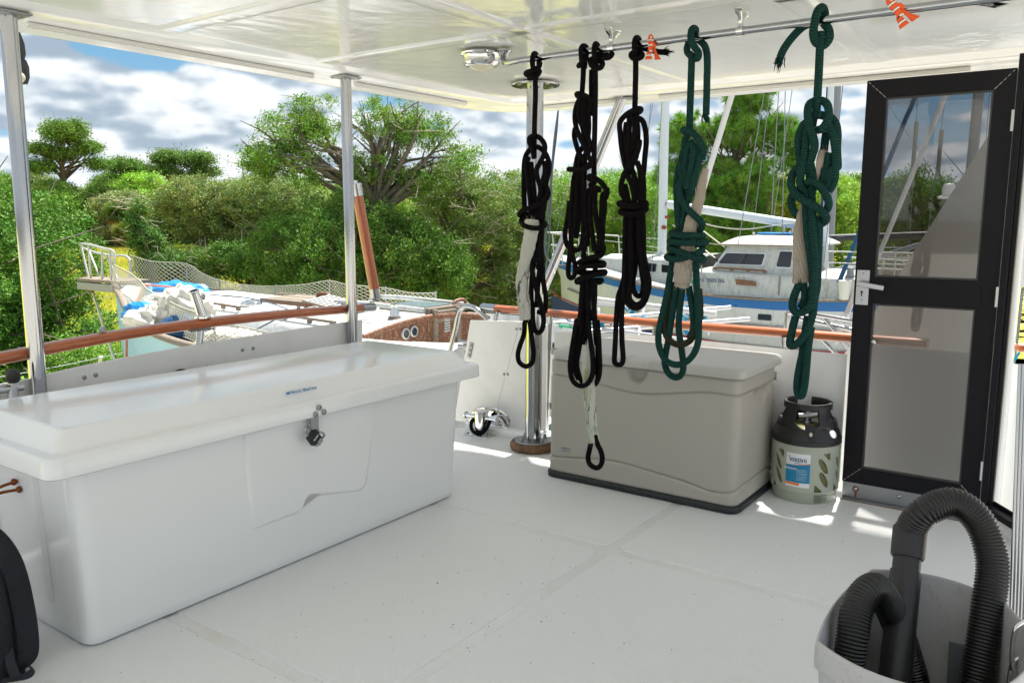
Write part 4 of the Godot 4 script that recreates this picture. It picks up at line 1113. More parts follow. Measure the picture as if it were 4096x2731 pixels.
func build_aft_side() -> void:
	var rl := thing("teak_rail", "varnished teak handrail across the stern, behind the hanging ropes", "handrail", V(-2, 0, -4.1), "varnished teak handrails")
	var r := MB.new()
	r.tube(smooth_path([V(-3.03, 0.753, -4.1), V(-2.638, 0.752, -4.1), V(-1.961, 0.743, -4.1), V(-1.4, 0.745, -4.1), V(-0.932, 0.748, -4.1), V(-0.6, 0.75, -4.1)], 6), 0.033, 20, true, 0.72, Vector3.BACK)
	part("rail", r, M.teak, rl)
	var e := MB.new()
	e.tube([V(-3.02, 0.753, -4.1), V(-3.13, 0.755, -4.1)], 0.034, 20, true, 0.74, Vector3.BACK)
	part("end_cap", e, M.steel, rl)
	stanchion(rl, V(-3.16, 0.02, -4.04), V(-2.985, 0.74, -4.07), [0.85])
	stanchion(rl, V(-2.62, 0.03, -4.055), V(-2.60, 0.74, -4.07), [0.24, 0.75])
	stanchion(rl, V(-1.935, 0.03, -4.075), V(-1.935, 0.73, -4.08), [])
	stanchion(rl, V(-1.235, 0.03, -4.05), V(-1.235, 0.73, -4.07), [0.74])
	for x in [-2.97, -2.60, -1.24]:
		var pl := MB.new()
		pl.rbox(V(x, 0.731, -4.095), V(0.06, 0.003, 0.018), 0.003)
		part("stanchion_plate", pl, M.dull_steel, rl)
	var hl := MB.new()
	hl.tube(smooth_path([V(-3.05, 0.68, -4.06), V(-3.1, 0.715, -4.06), V(-3.16, 0.75, -4.06), V(-3.235, 0.757, -4.06), V(-3.285, 0.715, -4.06), V(-3.315, 0.61, -4.06), V(-3.37, 0.44, -4.06), V(-3.46, 0.15, -4.06)], 6), 0.016, 14)
	hl.tube([V(-3.05, 0.52, -4.09), V(-3.32, 0.525, -4.09)], 0.011, 12)
	hl.tube([V(-3.05, 0.49, -4.09), V(-3.32, 0.495, -4.09)], 0.011, 12)
	part("ladder_handrail", hl, M.steel, rl)
	# white boards below the rail: two raked ones at the corner, then the long one
	var c := thing("corner_weather_board", "two raked white boards at the stern corner, joined along a slanting seam", "board", V(-2.9, 0, -4.02))
	var t := Transform3D(Basis(), V(0, 0, -4.035))
	var p1 := MB.new()
	p1.prism(PackedVector2Array([Vector2(-3.165, 0.679), Vector2(-2.787, 0.697), Vector2(-2.998, 0.035), Vector2(-3.30, 0.02)]), t, 0.014)
	part("panel", p1, M.board, c)
	var p2 := MB.new()
	p2.prism(PackedVector2Array([Vector2(-2.785, 0.697), Vector2(-2.63, 0.70), Vector2(-2.60, 0.69), Vector2(-2.60, 0.055), Vector2(-2.996, 0.035)]), t, 0.014)
	part("panel", p2, M.board, c)
	for f in [0.93, 0.5, 0.08]:
		var q := V(-2.998, 0.035, -4.021).lerp(V(-2.786, 0.697, -4.021), f)
		clip_bolts([q + V(-0.014, 0, 0), q + V(0.014, 0.002, 0)], c, Vector3.BACK)
	var lt := MB.new()
	lt.rbox(V(-3.165, 0.49, -4.018), V(0.014, 0.05, 0.004), 0.01, Basis(Vector3.BACK, -0.24))
	for dy in [-0.03, 0.0, 0.03]: lt.ball(V(-3.165 + dy * 0.25, 0.49 + dy, -4.012), V(0.007, 0.007, 0.005), 8)
	part("latch_plate", lt, M.dull_steel, c)
	var l := thing("stern_weather_board", "long white board below the stern handrail, behind the beige chest", "board", V(-1.8, 0, -4.03))
	var m := MB.new()
	m.prism(PackedVector2Array([Vector2(-2.55, 0.655), Vector2(-1.96, 0.682), Vector2(-1.2, 0.676), Vector2(-0.93, 0.676), Vector2(-0.93, 0.055), Vector2(-2.55, 0.055)]), Transform3D(Basis(), V(0, 0, -4.045)), 0.014)
	part("panel", m, M.board, l)
	for x in [-2.553, -1.27]:
		var bk := MB.new()
		bk.rbox(V(x, 0.54, -4.029), V(0.018, 0.02, 0.003), 0.004)
		part("bracket", bk, M.dull_steel, l)
	# mooring bitt with its loop of line and the oval fairlead in the board behind
	var bt := thing("mooring_bitt", "chrome mooring bitt with crossbar bolted to the deck in the stern corner", "bitt", V(-2.99, 0, -3.9))
	var b1 := MB.new()
	b1.lathe(V(-2.99, 0.0, -3.9), [Vector2(0, 0), Vector2(0.041, 0), Vector2(0.041, 0.135), Vector2(0.047, 0.14), Vector2(0.047, 0.15), Vector2(0, 0.153)], 24)
	part("bollard", b1, M.chrome, bt)
	var b2 := MB.new()
	b2.rod(V(-3.11, 0.108, -3.9), V(-2.87, 0.108, -3.9), 0.0145, 14)
	for s in [-1, 1]: b2.rod(V(-2.99 + s * 0.122, 0.108, -3.9), V(-2.99 + s * 0.114, 0.108, -3.9), 0.021, 14)
	part("crossbar", b2, M.chrome, bt)
	var b3 := MB.new()
	b3.rbox(V(-2.99, 0.004, -3.9), V(0.088, 0.004, 0.066), 0.003)
	part("base_plate", b3, M.chrome, bt)
	for sx in [-1, 1]:
		for sz in [-1, 1]:
			var bb := MB.new()
			bb.ball(V(-2.99 + sx * 0.07, 0.009, -3.9 + sz * 0.048), V(0.012, 0.007, 0.012), 10)
			part("bolt", bb, M.steel, bt)
	var lp := MB.new()
	lp.tube(smooth_path([V(-2.935, 0.09, -3.915), V(-2.933, 0.05, -3.875), V(-2.955, 0.022, -3.848), V(-2.995, 0.024, -3.842), V(-3.035, 0.045, -3.86), V(-3.05, 0.08, -3.89), V(-3.03, 0.085, -3.945)], 6), 0.0115, 10)
	single("bitt_loop", lp, M.black_rope, "short loop of black line around the chrome mooring bitt", "rope", V(-2.99, 0.02, -3.87))
	var fl := thing("fairlead", "oval chrome fairlead with two horns set in the stern corner board", "fairlead", V(-3.01, 0.06, -4.0))
	var f1 := MB.new()
	var ov := []
	var ov2 := []
	for i in 28:
		var a := TAU * i / 28
		ov.append(V(-3.01 + cos(a) * 0.155, 0.075 + sin(a) * (0.075 if sin(a) > 0 else 0.05), -4.02))
		ov2.append(V(-3.01 + cos(a) * 0.145, 0.075 + sin(a) * (0.067 if sin(a) > 0 else 0.044), -4.008))
	f1.loft([ov, ov2])
	part("plate", f1, M.chrome, fl)
	for s in [-1, 1]:
		var hn := MB.new()
		hn.tube(smooth_path([V(-3.01 + s * 0.135, 0.03, -3.99), V(-3.01 + s * 0.12, 0.06, -3.985), V(-3.01 + s * 0.085, 0.095, -3.985), V(-3.01 + s * 0.03, 0.09, -3.995)], 5), [0.016, 0.016, 0.016, 0.016, 0.016, 0.015, 0.015, 0.015, 0.014, 0.014, 0.013, 0.013, 0.012, 0.011, 0.01, 0.01], 12)
		part("horn", hn, M.chrome, fl)
	var lipm := MB.new()
	lipm.tube([V(-3.17, 0.035, -3.985), V(-2.85, 0.035, -3.985)], 0.016, 14)
	part("lip", lipm, M.chrome, fl)

# ---------------------------------------------------------------- things on the deck
func text_part(parent: Node3D, called: String, text: String, size: float, at: Vector3, right: Vector3, up: Vector3, m: Material, bold := false, bend := 0.0) -> void:   # flat lettering; bend = radius of the surface it lies round
	var tm := TextMesh.new()
	var f := SystemFont.new()
	f.font_names = PackedStringArray(["Droid Sans"])
	if bold: f.font_weight = 700
	tm.font = f
	tm.text = text
	tm.font_size = 64
	tm.pixel_size = size / 64.0 / 0.72
	tm.depth = 0.0004
	var src := tm.get_mesh_arrays()
	var vs: PackedVector3Array = src[Mesh.ARRAY_VERTEX]
	var ns: PackedVector3Array = src[Mesh.ARRAY_NORMAL]
	var ix = src[Mesh.ARRAY_INDEX]
	var mb := MB.new()
	var out := right.cross(up).normalized()
	for i in vs.size():
		var p := vs[i]
		var r := right
		var o := out
		var q := at + right * p.x + up * p.y + out * p.z
		if bend > 0.0:
			var a := p.x / bend
			q = at + out * (cos(a) - 1.0) * bend + right * sin(a) * bend + up * p.y + (out * cos(a) + right * sin(a)) * p.z
			o = out * cos(a) + right * sin(a)
			r = right * cos(a) - out * sin(a)
		mb.pt(q, r * ns[i].x + up * ns[i].y + o * ns[i].z, Vector2())
	if ix == null or (ix as PackedInt32Array).is_empty():
		for i in range(0, vs.size(), 3): mb.tri(i, i + 1, i + 2)
	else:
		for i in range(0, ix.size(), 3): mb.tri(ix[i], ix[i + 1], ix[i + 2])
	part(called, mb, m, parent)

func box_ring(x0: float, x1: float, z0: float, z1: float, r: float, y: float) -> Array:
	return ring(outline([Vector2(x0, z0), Vector2(x1, z0), Vector2(x1, z1), Vector2(x0, z1)], [r, r, r, r], 6), 0.0, y)

func build_white_chest() -> void:
	var o := thing("deck_chest", "long glossy white deck chest with a padlocked hasp on its front", "deck chest", V(-2.72, 0, -2.05))
	var b := MB.new()
	b.loft([box_ring(-3.02, -2.41, -2.905, -1.185, 0.04, 0.006), box_ring(-3.03, -2.395, -2.918, -1.172, 0.05, 0.016), box_ring(-3.035, -2.392, -2.92, -1.17, 0.05, 0.05), box_ring(-3.06, -2.376, -2.955, -1.145, 0.055, 0.60)], true, true, false)
	part("body", b, M.gelcoat, o)
	# pressed panel on the front, with a step in its lower edge
	var fp := outline([Vector2(1.735, 0.565), Vector2(1.765, 0.20), Vector2(1.985, 0.20), Vector2(2.01, 0.25), Vector2(2.30, 0.20), Vector2(2.335, 0.22), Vector2(2.395, 0.565)], [0.0, 0.012, 0.03, 0.03, 0.03, 0.02, 0.0], 4)
	var rows := []
	for k in [[0.0, -0.002], [0.004, 0.003], [0.016, 0.008]]:
		var row := []
		var c := Vector2(2.05, 0.38)
		for p in fp:
			var q: Vector2 = p + (c - p).normalized() * k[0]
			var x := lerpf(-2.392, -2.376, (q.y - 0.05) / 0.55)
			row.append(V(x + k[1], q.y, -q.x))
		rows.append(row)
	var pn := MB.new()
	pn.loft(rows, true, false, true)
	part("front_panel", pn, M.gelcoat, o)
	# ribs on the near end
	for x in [-2.60, -2.90]:
		var rb := MB.new()
		rb.loft([[V(x - 0.02, 0.56, -1.16), V(x + 0.02, 0.56, -1.16), V(x + 0.02, 0.1, -1.18), V(x - 0.02, 0.1, -1.18)], [V(x - 0.01, 0.56, -1.132), V(x + 0.01, 0.56, -1.132), V(x + 0.01, 0.12, -1.155), V(x - 0.01, 0.12, -1.155)]])
		part("end_rib", rb, M.gelcoat, o)
	var lid := MB.new()
	var x0 := -3.085
	var x1 := -2.325
	var z0 := -3.05
	var z1 := -1.062
	var rr := func(i: float, y: float, r: float) -> Array: return box_ring(x0 + i, x1 - i, z0 + i, z1 - i, r, y)
	lid.loft([rr.call(0.02, 0.574, 0.035), rr.call(0.004, 0.571, 0.045), rr.call(0.0, 0.576, 0.05), rr.call(0.003, 0.618, 0.05), rr.call(0.008, 0.628, 0.05), rr.call(0.016, 0.632, 0.045), rr.call(0.042, 0.634, 0.04), rr.call(0.046, 0.637, 0.04), rr.call(0.085, 0.687, 0.04), rr.call(0.089, 0.6905, 0.04), rr.call(0.095, 0.6928, 0.04), rr.call(0.10, 0.6935, 0.035)], true, true, false)
	# slightly crowned top
	var top := []
	for i in 9:
		var row := []
		for j in 13:
			var u := i / 8.0
			var w := j / 12.0
			row.append(V(lerpf(x0 + 0.10, x1 - 0.10, u), 0.6935 + 0.010 * (1.0 - pow(2.0 * u - 1.0, 2.0)) * (1.0 - pow(2.0 * w - 1.0, 4.0)), lerpf(z0 + 0.10, z1 - 0.10, w)))
		top.append(row)
	lid.loft(top, false)
	part("lid", lid, M.gelcoat, o)
	for z in [-1.085]:
		for x in [-2.745, -2.685]:
			var s := MB.new()
			s.lathe(V(x, 0.632, z), [Vector2(0.012, 0), Vector2(0.011, 0.003), Vector2(0, 0.004)], 12)
			part("rivet", s, M.dull_steel, o)
	for p in [V(-2.322, 0.606, -2.04), V(-2.322, 0.583, -2.022), V(-2.322, 0.585, -2.062)]:
		var s := MB.new()
		s.lathe(p, [Vector2(0.0115, 0), Vector2(0.0105, 0.003), Vector2(0.004, 0.0035), Vector2(0.0035, 0.0015), Vector2(0, 0.0015)], 16, Basis(V(0, 1, 0), V(1, 0, 0), V(0, 0, -1)))
		part("rivet", s, M.dull_steel, o)
	var hs := MB.new()
	hs.rbox(V(-2.345, 0.545, -2.035), V(0.003, 0.035, 0.019), 0.003)
	hs.rbox(V(-2.352, 0.50, -2.05), V(0.003, 0.05, 0.012), 0.003, Basis(V(1, 0, 0), 0.1))
	hs.lathe(V(-2.36, 0.475, -2.055), [Vector2(0, 0.02), Vector2(0.014, 0.02), Vector2(0.016, 0.012), Vector2(0.012, 0)], 16, Basis(V(0, 1, 0), V(1, 0, 0), V(0, 0, -1)))
	part("hasp", hs, M.steel, o)
	var st := MB.new()
	st.tube(smooth_path([V(-2.352, 0.515, -2.042), V(-2.33, 0.515, -2.04), V(-2.326, 0.50, -2.062), V(-2.33, 0.486, -2.06), V(-2.352, 0.486, -2.058)], 5), 0.0042, 8)
	part("staple", st, M.steel, o)
	# maker's label on the slope of the lid
	var sl := V(-0.055, 0.047, 0).normalized()
	var lb := MB.new()
	lb.rbox(V(-2.3775, 0.6655, -2.005), V(0.0005, 0.014, 0.075), 0.0004, Basis(V(-sl.y, -sl.x, 0).abs(), sl, V(0, 0, 1)), 1)
	var nlb := V(0.047, 0.055, 0).normalized()
	text_part(o, "label_text", "West Marine", 0.0145, V(-2.3805, 0.667, -2.018) + nlb * 0.0035, V(0, 0, -1), sl, M.blue_print, true)
	var lg := MB.new()
	for i in 4: lg.rbox(V(-2.3805, 0.667, -1.944 + i * 0.005 - 0.0075) + nlb * 0.0035, V(0.0003, 0.0065, 0.0019), 0.0002, Basis(nlb, sl, V(0, 0, 1)) * Basis(V(1, 0, 0), -0.5), 1)
	part("label_emblem", lg, M.blue_print, o)
	# U-bolt on the near end
	var ub := MB.new()
	ub.tube(smooth_path([V(-2.725, 0.48, -1.155), V(-2.728, 0.475, -1.11), V(-2.74, 0.462, -1.085), V(-2.745, 0.45, -1.09), V(-2.735, 0.452, -1.12), V(-2.70, 0.458, -1.16)], 5), 0.005, 8)
	for p in [V(-2.725, 0.48, -1.14), V(-2.705, 0.458, -1.145)]: ub.lathe(p, [Vector2(0, -0.004), Vector2(0.011, -0.004), Vector2(0.011, 0.004), Vector2(0, 0.004)], 8, Basis(V(1, 0, 0), V(0, 0, 1), V(0, -1, 0)))
	part("u_bolt", ub, M.rusty, o)
	# padlock
	var pk := thing("padlock", "black and steel laminated padlock hanging tilted from the white chest's hasp", "padlock", V(-2.325, 0.49, -2.02))
	var turn := Basis(V(1, 0, 0), 0.62) * Basis(V(0, 1, 0), 0.15)
	var pc := V(-2.327, 0.497, -2.012)
	for i in 6:
		var pb := MB.new()
		pb.rbox(pc + turn * V(0, -0.0175 + i * 0.007, 0), V(0.0115, 0.0033, 0.0235), 0.0012, turn, 1)
		part("plate", pb, M.black_plastic if i in [0, 1, 4, 5] else M.skid_black, pk)
	text_part(pk, "lettering", "Master", 0.0065, pc + turn * V(0.0118, -0.001, 0), turn * V(0, 0, -1), turn * V(0, 1, 0), M.paper, true)
	var sk := MB.new()
	sk.tube(smooth_path([pc + turn * V(0, 0.02, -0.014), pc + turn * V(0, 0.042, -0.014), pc + turn * V(0, 0.056, -0.008), pc + turn * V(0, 0.056, 0.008), pc + turn * V(0, 0.042, 0.014), pc + turn * V(0, 0.02, 0.014)], 5), 0.0038, 8)
	part("shackle", sk, M.steel, pk)

func build_beige_chest() -> void:
	var o := thing("deck_chest", "beige plastic deck chest with wavy grooves and a black base", "deck chest", V(-1.72, 0, -3.69))
	var x0 := -2.212
	var x1 := -1.228
	var z0 := -3.955
	var z1 := -3.445
	# a fine outline so that the front can be dished
	var line := PackedVector2Array()
	var base := outline([Vector2(x0, z0), Vector2(x1, z0), Vector2(x1, z1), Vector2(x0, z1)], [0.05, 0.05, 0.05, 0.05], 6)
	for i in base.size():
		var a := base[i]
		var c := base[(i + 1) % base.size()]
		var n := maxi(1, int(a.distance_to(c) / 0.009))
		for k in n: line.append(a.lerp(c, float(k) / n))
	var wave1 := func(x: float, z: float) -> float:
		var f := (x - x0) / (x1 - x0)
		var front := clampf((z - (z1 - 0.06)) / 0.05, 0.0, 1.0)
		var w := 0.530 + lerpf(0.0, 0.006, f) - 0.042 * exp(-pow((f - 0.49) / 0.23, 2.0)) + 0.008 * exp(-pow((f - 0.86) / 0.1, 2.0))
		return lerpf(0.532 if f < 0.5 else 0.536, w, front)
	var wave2 := func(x: float, z: float) -> float:
		var f := (x - x0) / (x1 - x0)
		var front := clampf((z - (z1 - 0.06)) / 0.05, 0.0, 1.0)
		var w := 0.104 + 0.012 * f + 0.036 * exp(-pow((f - 0.38) / 0.25, 2.0)) - 0.026 * exp(-pow((f - 0.9) / 0.11, 2.0))
		return lerpf(0.105 if f < 0.5 else 0.116, w, front)
	var dish := func(p: Vector3) -> Vector3:
		if p.z > z1 - 0.02:
			var d := Vector2((p.x + 1.722) / 0.058, (p.y - 0.612) / 0.078)
			if d.y < 0.0 and d.length() < 1.0: p.z -= 0.034 * smoothstep(0.0, 0.4, 1.0 - d.length())
		if p.x > x1 - 0.02:   # hand hold moulded in the right end
			var e := 0.5285 - 0.055 * clampf((-3.60 - p.z) / 0.13, 0.0, 1.0) + 0.05 * clampf((-3.76 - p.z) / 0.09, 0.0, 1.0)
			if p.z < -3.60 and p.y > e and p.y < 0.53: p.x -= 0.03 * smoothstep(0.0, 0.012, p.y - e) * smoothstep(0.0, 0.02, -3.60 - p.z)
		return p
	var tiers := [["lower_tier", func(_x, _z): return 0.034, wave2, 0.006], ["middle_tier", wave2, wave1, 0.003], ["upper_tier", wave1, func(_x, _z): return 0.612, 0.0]]
	for t in tiers:
		var rows := []
		for s in [[0.0, 0.0, 0.009], [0.0, 0.005, 0.003], [0.0, 0.012, 0.0]] + [[0.06, 0, 0.0], [0.12, 0, 0.0], [0.18, 0, 0.0], [0.25, 0, 0], [0.34, 0, 0], [0.43, 0, 0], [0.52, 0, 0], [0.6, 0, 0], [0.68, 0, 0], [0.76, 0, 0], [0.82, 0, 0], [0.87, 0, 0], [0.91, 0, 0], [0.94, 0, 0]] + [[1.0, -0.012, 0.0], [1.0, -0.005, 0.003], [1.0, 0.0, 0.009]]:
			var row := ring(line, s[2] - t[3], 0.0)
			for i in row.size():
				var p: Vector3 = row[i]
				var lo: float = t[1].call(p.x, p.z)
				var hi: float = t[2].call(p.x, p.z)
				p.y = lerpf(lo + 0.013, hi - 0.013, s[0]) if s[1] == 0.0 and s[0] > 0.0 and s[0] < 1.0 else (lo + s[1] if s[0] == 0.0 else hi + s[1])
				row[i] = dish.call(p)
			rows.append(row)
		var b := MB.new()
		b.loft(rows, true, true, true)
		part(t[0], b, M.chest_beige, o)
	var sk := MB.new()
	var rs := func(i: float, y: float) -> Array: return box_ring(x0 - i, x1 + i, z0 - i, z1 + i, 0.06, y)
	sk.loft([rs.call(0.006, 0.004), rs.call(0.014, 0.008), rs.call(0.014, 0.022), rs.call(0.016, 0.026), rs.call(0.012, 0.036), rs.call(-0.004, 0.040)])
	part("black_base", sk, M.skid_black, o)
	var lid := MB.new()
	var lr := func(i: float, y: float, r: float) -> Array:
		var p := outline([Vector2(-2.19 + i, -3.975 + i), Vector2(-1.203 - i, -3.975 + i), Vector2(-1.203 - i, -3.422 - i), Vector2(-2.19 + i, -3.422 - i)], [r, r, r, r], 6)
		var fine := PackedVector2Array()
		for k in p.size():
			var a := p[k]
			var c := p[(k + 1) % p.size()]
			var n := maxi(1, int(round(a.distance_to(c) / 0.012)))
			for q in n: fine.append(a.lerp(c, float(q) / n))
		return ring(fine, 0.0, y)
	# the same number of points in every ring: build one ring and shift it
	var r0: Array = lr.call(0.0, 0.0, 0.05)
	var mid := V(-1.6965, 0, -3.6985)
	var lrows := []
	for s in [[0.016, 0.618], [0.004, 0.616], [0.0, 0.620], [0.0, 0.645], [0.004, 0.655], [0.014, 0.6615], [0.03, 0.6635], [0.08, 0.667], [0.2, 0.669]]:
		var row := []
		for p in r0:
			var d: Vector3 = p - mid
			var k := V(1.0 - s[0] / 0.4935, 1, 1.0 - s[0] / 0.2765)
			var q := mid + d * k
			q.y = s[1]
			var gx := absf(q.x + 1.712) / 0.066
			if q.z > -3.47 and gx < 1.0:   # scooped finger grip in the front edge
				var sc := smoothstep(0.0, 0.25, 1.0 - gx)
				if q.y > 0.63:
					q.y -= 0.016 * sc * clampf((q.z + 3.47) / 0.03, 0.0, 1.0)
					q.z -= 0.008 * sc
			row.append(q)
		lrows.append(row)
	lid.loft(lrows)
	part("lid", lid, M.chest_lid, o)
	var bd := MB.new()
	bd.rbox(V(-2.106, 0.157, -3.4408), V(0.026, 0.0095, 0.0012), 0.001, Basis(V(0, 0, 1), 0.02), 1)
	part("badge", bd, M.ink_black, o)
	var bo := MB.new()
	for s in [[V(0, 0.0078, 0), V(0.0235, 0.0006, 0.0004)], [V(0, -0.0078, 0), V(0.0235, 0.0006, 0.0004)], [V(0.0236, 0, 0), V(0.0006, 0.0078, 0.0004)], [V(-0.0236, 0, 0), V(0.0006, 0.0078, 0.0004)]]: bo.rbox(V(-2.106, 0.157, -3.4392) + s[0], s[1], 0.0002, Basis(), 1)
	part("badge_border", bo, M.paper, o)
	text_part(o, "badge_text", "LIFETIME", 0.0078, V(-2.106, 0.157, -3.4390), V(1, 0.02, 0).normalized(), V(-0.02, 1, 0).normalized(), M.paper, true)

func build_gas_cylinder() -> void:
	var c := V(-1.06, 0, -3.91)
	var o := thing("gas_cylinder", "pale grey composite gas cylinder with a black collar and handle", "gas cylinder", c)
	var inner := MB.new()
	inner.lathe(c, [Vector2(0, 0.03), Vector2(0.138, 0.04), Vector2(0.143, 0.06), Vector2(0.143, 0.27), Vector2(0.12, 0.325), Vector2(0.06, 0.352), Vector2(0.0, 0.356)], 40)
	part("composite_tank", inner, M.composite, o)
	var R := 0.1525
	var face := atan2(0.2617, 0.965)   # angle of the side towards the cockpit, from +z towards +x
	# openings in the shell, in (angle * R, height)
	var holes := []
	for s in [[0.56, 0.186, 0], [0.60, 0.122, 0], [1.24, 0.186, 0], [1.28, 0.122, 0], [-0.90, 0.186, 0], [-0.86, 0.122, 0], [-1.62, 0.186, 0], [2.0, 0.186, 0], [2.05, 0.122, 0]]:
		var p := PackedVector2Array()
		for i in 18:
			var a := TAU * i / 18
			var q := Vector2(sin(a) * 0.0155, cos(a) * 0.043).rotated(0.55)
			p.append(Vector2(s[0] * R, s[1]) + q)
		holes.append(p)
	for s in [[0.68, 0.232, 1], [0.42, 0.078, 2], [1.38, 0.232, 1], [1.12, 0.078, 2], [-0.78, 0.232, 1], [-1.04, 0.078, 2]]:
		var x: float = s[0] * R
		var y: float = s[1]
		holes.append(outline([Vector2(x - 0.027, y + 0.015), Vector2(x + 0.018, y + 0.015), Vector2(x + 0.018, y - 0.026)], [0.006, 0.006, 0.006], 3) if s[2] == 1 else outline([Vector2(x - 0.018, y + 0.026), Vector2(x - 0.018, y - 0.016), Vector2(x + 0.026, y - 0.016)], [0.006, 0.006, 0.006], 3))
	var sh := MB.new()
	var strips := 72
	for i in strips:
		var a0 := -PI + TAU * i / strips
		var a1 := a0 + TAU / strips
		var pieces: Array[PackedVector2Array] = [PackedVector2Array([Vector2(a0 * R, 0.062), Vector2(a1 * R, 0.062), Vector2(a1 * R, 0.29), Vector2(a0 * R, 0.29)])]
		for h in holes:
			var nxt: Array[PackedVector2Array] = []
			for p in pieces: nxt.append_array(Geometry2D.clip_polygons(p, h))
			pieces = nxt
		for p in pieces:
			var f := Geometry2D.triangulate_polygon(p)
			var s0 := sh.v.size()
			for q in p:
				var a := q.x / R + face
				var d := V(sin(a), 0, cos(a))
				sh.pt(c + d * R + V(0, q.y, 0), d, q)
			for k in range(0, f.size(), 3): sh.tri(s0 + f[k], s0 + f[k + 1], s0 + f[k + 2])
	for h in holes:   # edges of the openings, so that the shell has thickness
		for k in h.size():
			var q0: Vector2 = h[k]
			var q1: Vector2 = h[(k + 1) % h.size()]
			var a0 := q0.x / R + face
			var a1 := q1.x / R + face
			sh.face([c + V(sin(a0) * R, q0.y, cos(a0) * R), c + V(sin(a1) * R, q1.y, cos(a1) * R), c + V(sin(a1) * 0.1445, q1.y, cos(a1) * 0.1445), c + V(sin(a0) * 0.1445, q0.y, cos(a0) * 0.1445)])
	sh.lathe(c, [Vector2(0, 0.0036), Vector2(0.138, 0.0036), Vector2(0.143, 0.01), Vector2(0.146, 0.045), Vector2(0.151, 0.056), Vector2(0.154, 0.060), Vector2(0.1525, 0.064)], 64)
	part("grey_shell", sh, M.grey_plastic, o)
	# collar: a cone with a ring handle standing on four ribs, open to the front
	var col := MB.new()
	col.lathe(c, [Vector2(0.1535, 0.276), Vector2(0.157, 0.279), Vector2(0.157, 0.287), Vector2(0.1545, 0.290), Vector2(0.1545, 0.298), Vector2(0.157, 0.30), Vector2(0.155, 0.31), Vector2(0.147, 0.33), Vector2(0.136, 0.35)], 64)
	var wall := func(lo: Callable, hi: Callable, from: float, to: float) -> void:
		var n := 40
		var outer := []
		for i in n + 1:
			var t := deg_to_rad(lerpf(from, to, float(i) / n)) + face
			var y0: float = lo.call(lerpf(from, to, float(i) / n))
			var y1: float = hi.call(lerpf(from, to, float(i) / n))
			var rad := func(y: float) -> float: return lerpf(0.136, 0.108, smoothstep(0.35, 0.43, y))
			var d := V(sin(t), 0, cos(t))
			var r := []
			for k in 7:
				var y := lerpf(y0, y1, k / 6.0)
				r.append(c + d * rad.call(y) + V(0, y, 0))
			for k in 7:
				var y := lerpf(y1, y0, k / 6.0)
				r.append(c + d * (rad.call(y) - 0.012) + V(0, y, 0))
			outer.append(r)
		col.loft(outer, true, true, true)
	for seg in [[-26.0, 26.0, 0.355, true], [26.0, 62.0, 0, false], [62.0, 118.0, 0.37, true], [118.0, 150.0, 0, false], [-62.0, -26.0, 0, false], [-118.0, -62.0, 0.37, true], [-150.0, -118.0, 0, false]]:
		if seg[3]:
			if seg[0] == -26.0:   # the valve window: a rounded opening with a drooping lower edge
				wall.call(func(a): return 0.35, func(a): return 0.35 + 0.028 * pow(absf(a) / 26.0, 2.0), -26.0, 26.0)
			else:
				wall.call(func(_a): return 0.35, func(_a): return 0.385, seg[0], seg[1])
			wall.call(func(_a): return 0.432, func(_a): return 0.462, seg[0], seg[1])
		else:
			wall.call(func(_a): return 0.35, func(_a): return 0.462, seg[0], seg[1])
	wall.call(func(_a): return 0.35, func(_a): return 0.462, 150.0, 172.0)
	wall.call(func(_a): return 0.35, func(_a): return 0.40, 172.0, 210.0)
	part("black_collar", col, M.black_plastic, o)
	var va := MB.new()
	va.lathe(c, [Vector2(0.0, 0.35), Vector2(0.026, 0.35), Vector2(0.026, 0.362), Vector2(0.017, 0.368), Vector2(0.017, 0.40), Vector2(0.021, 0.404), Vector2(0.021, 0.42), Vector2(0, 0.424)], 16)
	va.rod(c + V(-0.035, 0.388, 0.02), c + V(0.055, 0.398, -0.01), 0.013, 12)
	va.rod(c + V(0.055, 0.398, -0.01), c + V(0.072, 0.40, -0.016), 0.019, 14)
	part("brass_valve", va, M.aluminium, o)
	var ton := MB.new()
	var fd := V(sin(face + 0.12), 0, cos(face + 0.12))
	ton.loft([[c + fd * 0.128 + V(-0.026, 0.375, 0), c + fd * 0.128 + V(0.026, 0.375, 0), c + fd * 0.154 + V(0.022, 0.302, 0), c + fd * 0.154 + V(-0.022, 0.302, 0)], [c + fd * 0.136 + V(-0.022, 0.372, 0), c + fd * 0.136 + V(0.022, 0.372, 0), c + fd * 0.160 + V(0.018, 0.306, 0), c + fd * 0.160 + V(-0.018, 0.306, 0)]])
	part("latch_tongue", ton, M.black_plastic, o)
	var bt := MB.new()
	bt.ball(c + fd * 0.151 + V(0, 0.335, 0), V(0.008, 0.011, 0.006), 10)
	part("latch_button", bt, M.lamp_glass, o)
	# paper label wrapped round the front
	var band := func(called: String, a0: float, a1: float, lo: Callable, hi: Callable, m: Material, r: float) -> void:
		var b := MB.new()
		var rows := []
		for i in 17:
			var f := i / 16.0
			var a := lerpf(a0, a1, f) + face
			rows.append([c + V(sin(a) * r, lo.call(f), cos(a) * r), c + V(sin(a) * r, hi.call(f), cos(a) * r)])
		b.loft(rows, false)
		part(called, b, m, o)
	band.call("label", -0.56, 0.155, func(_f): return 0.083, func(_f): return 0.241, M.paper, R + 0.0008)
	band.call("label_field", -0.56, 0.155, func(_f): return 0.104, func(f): return 0.185 + 0.010 * f * f, M.teal_print, R + 0.0012)
	band.call("label_stripe", -0.56, 0.155, func(f): return 0.1855 + 0.010 * f * f, func(f): return 0.1865 + 0.0135 * f * f, M.orange_print, R + 0.0012)
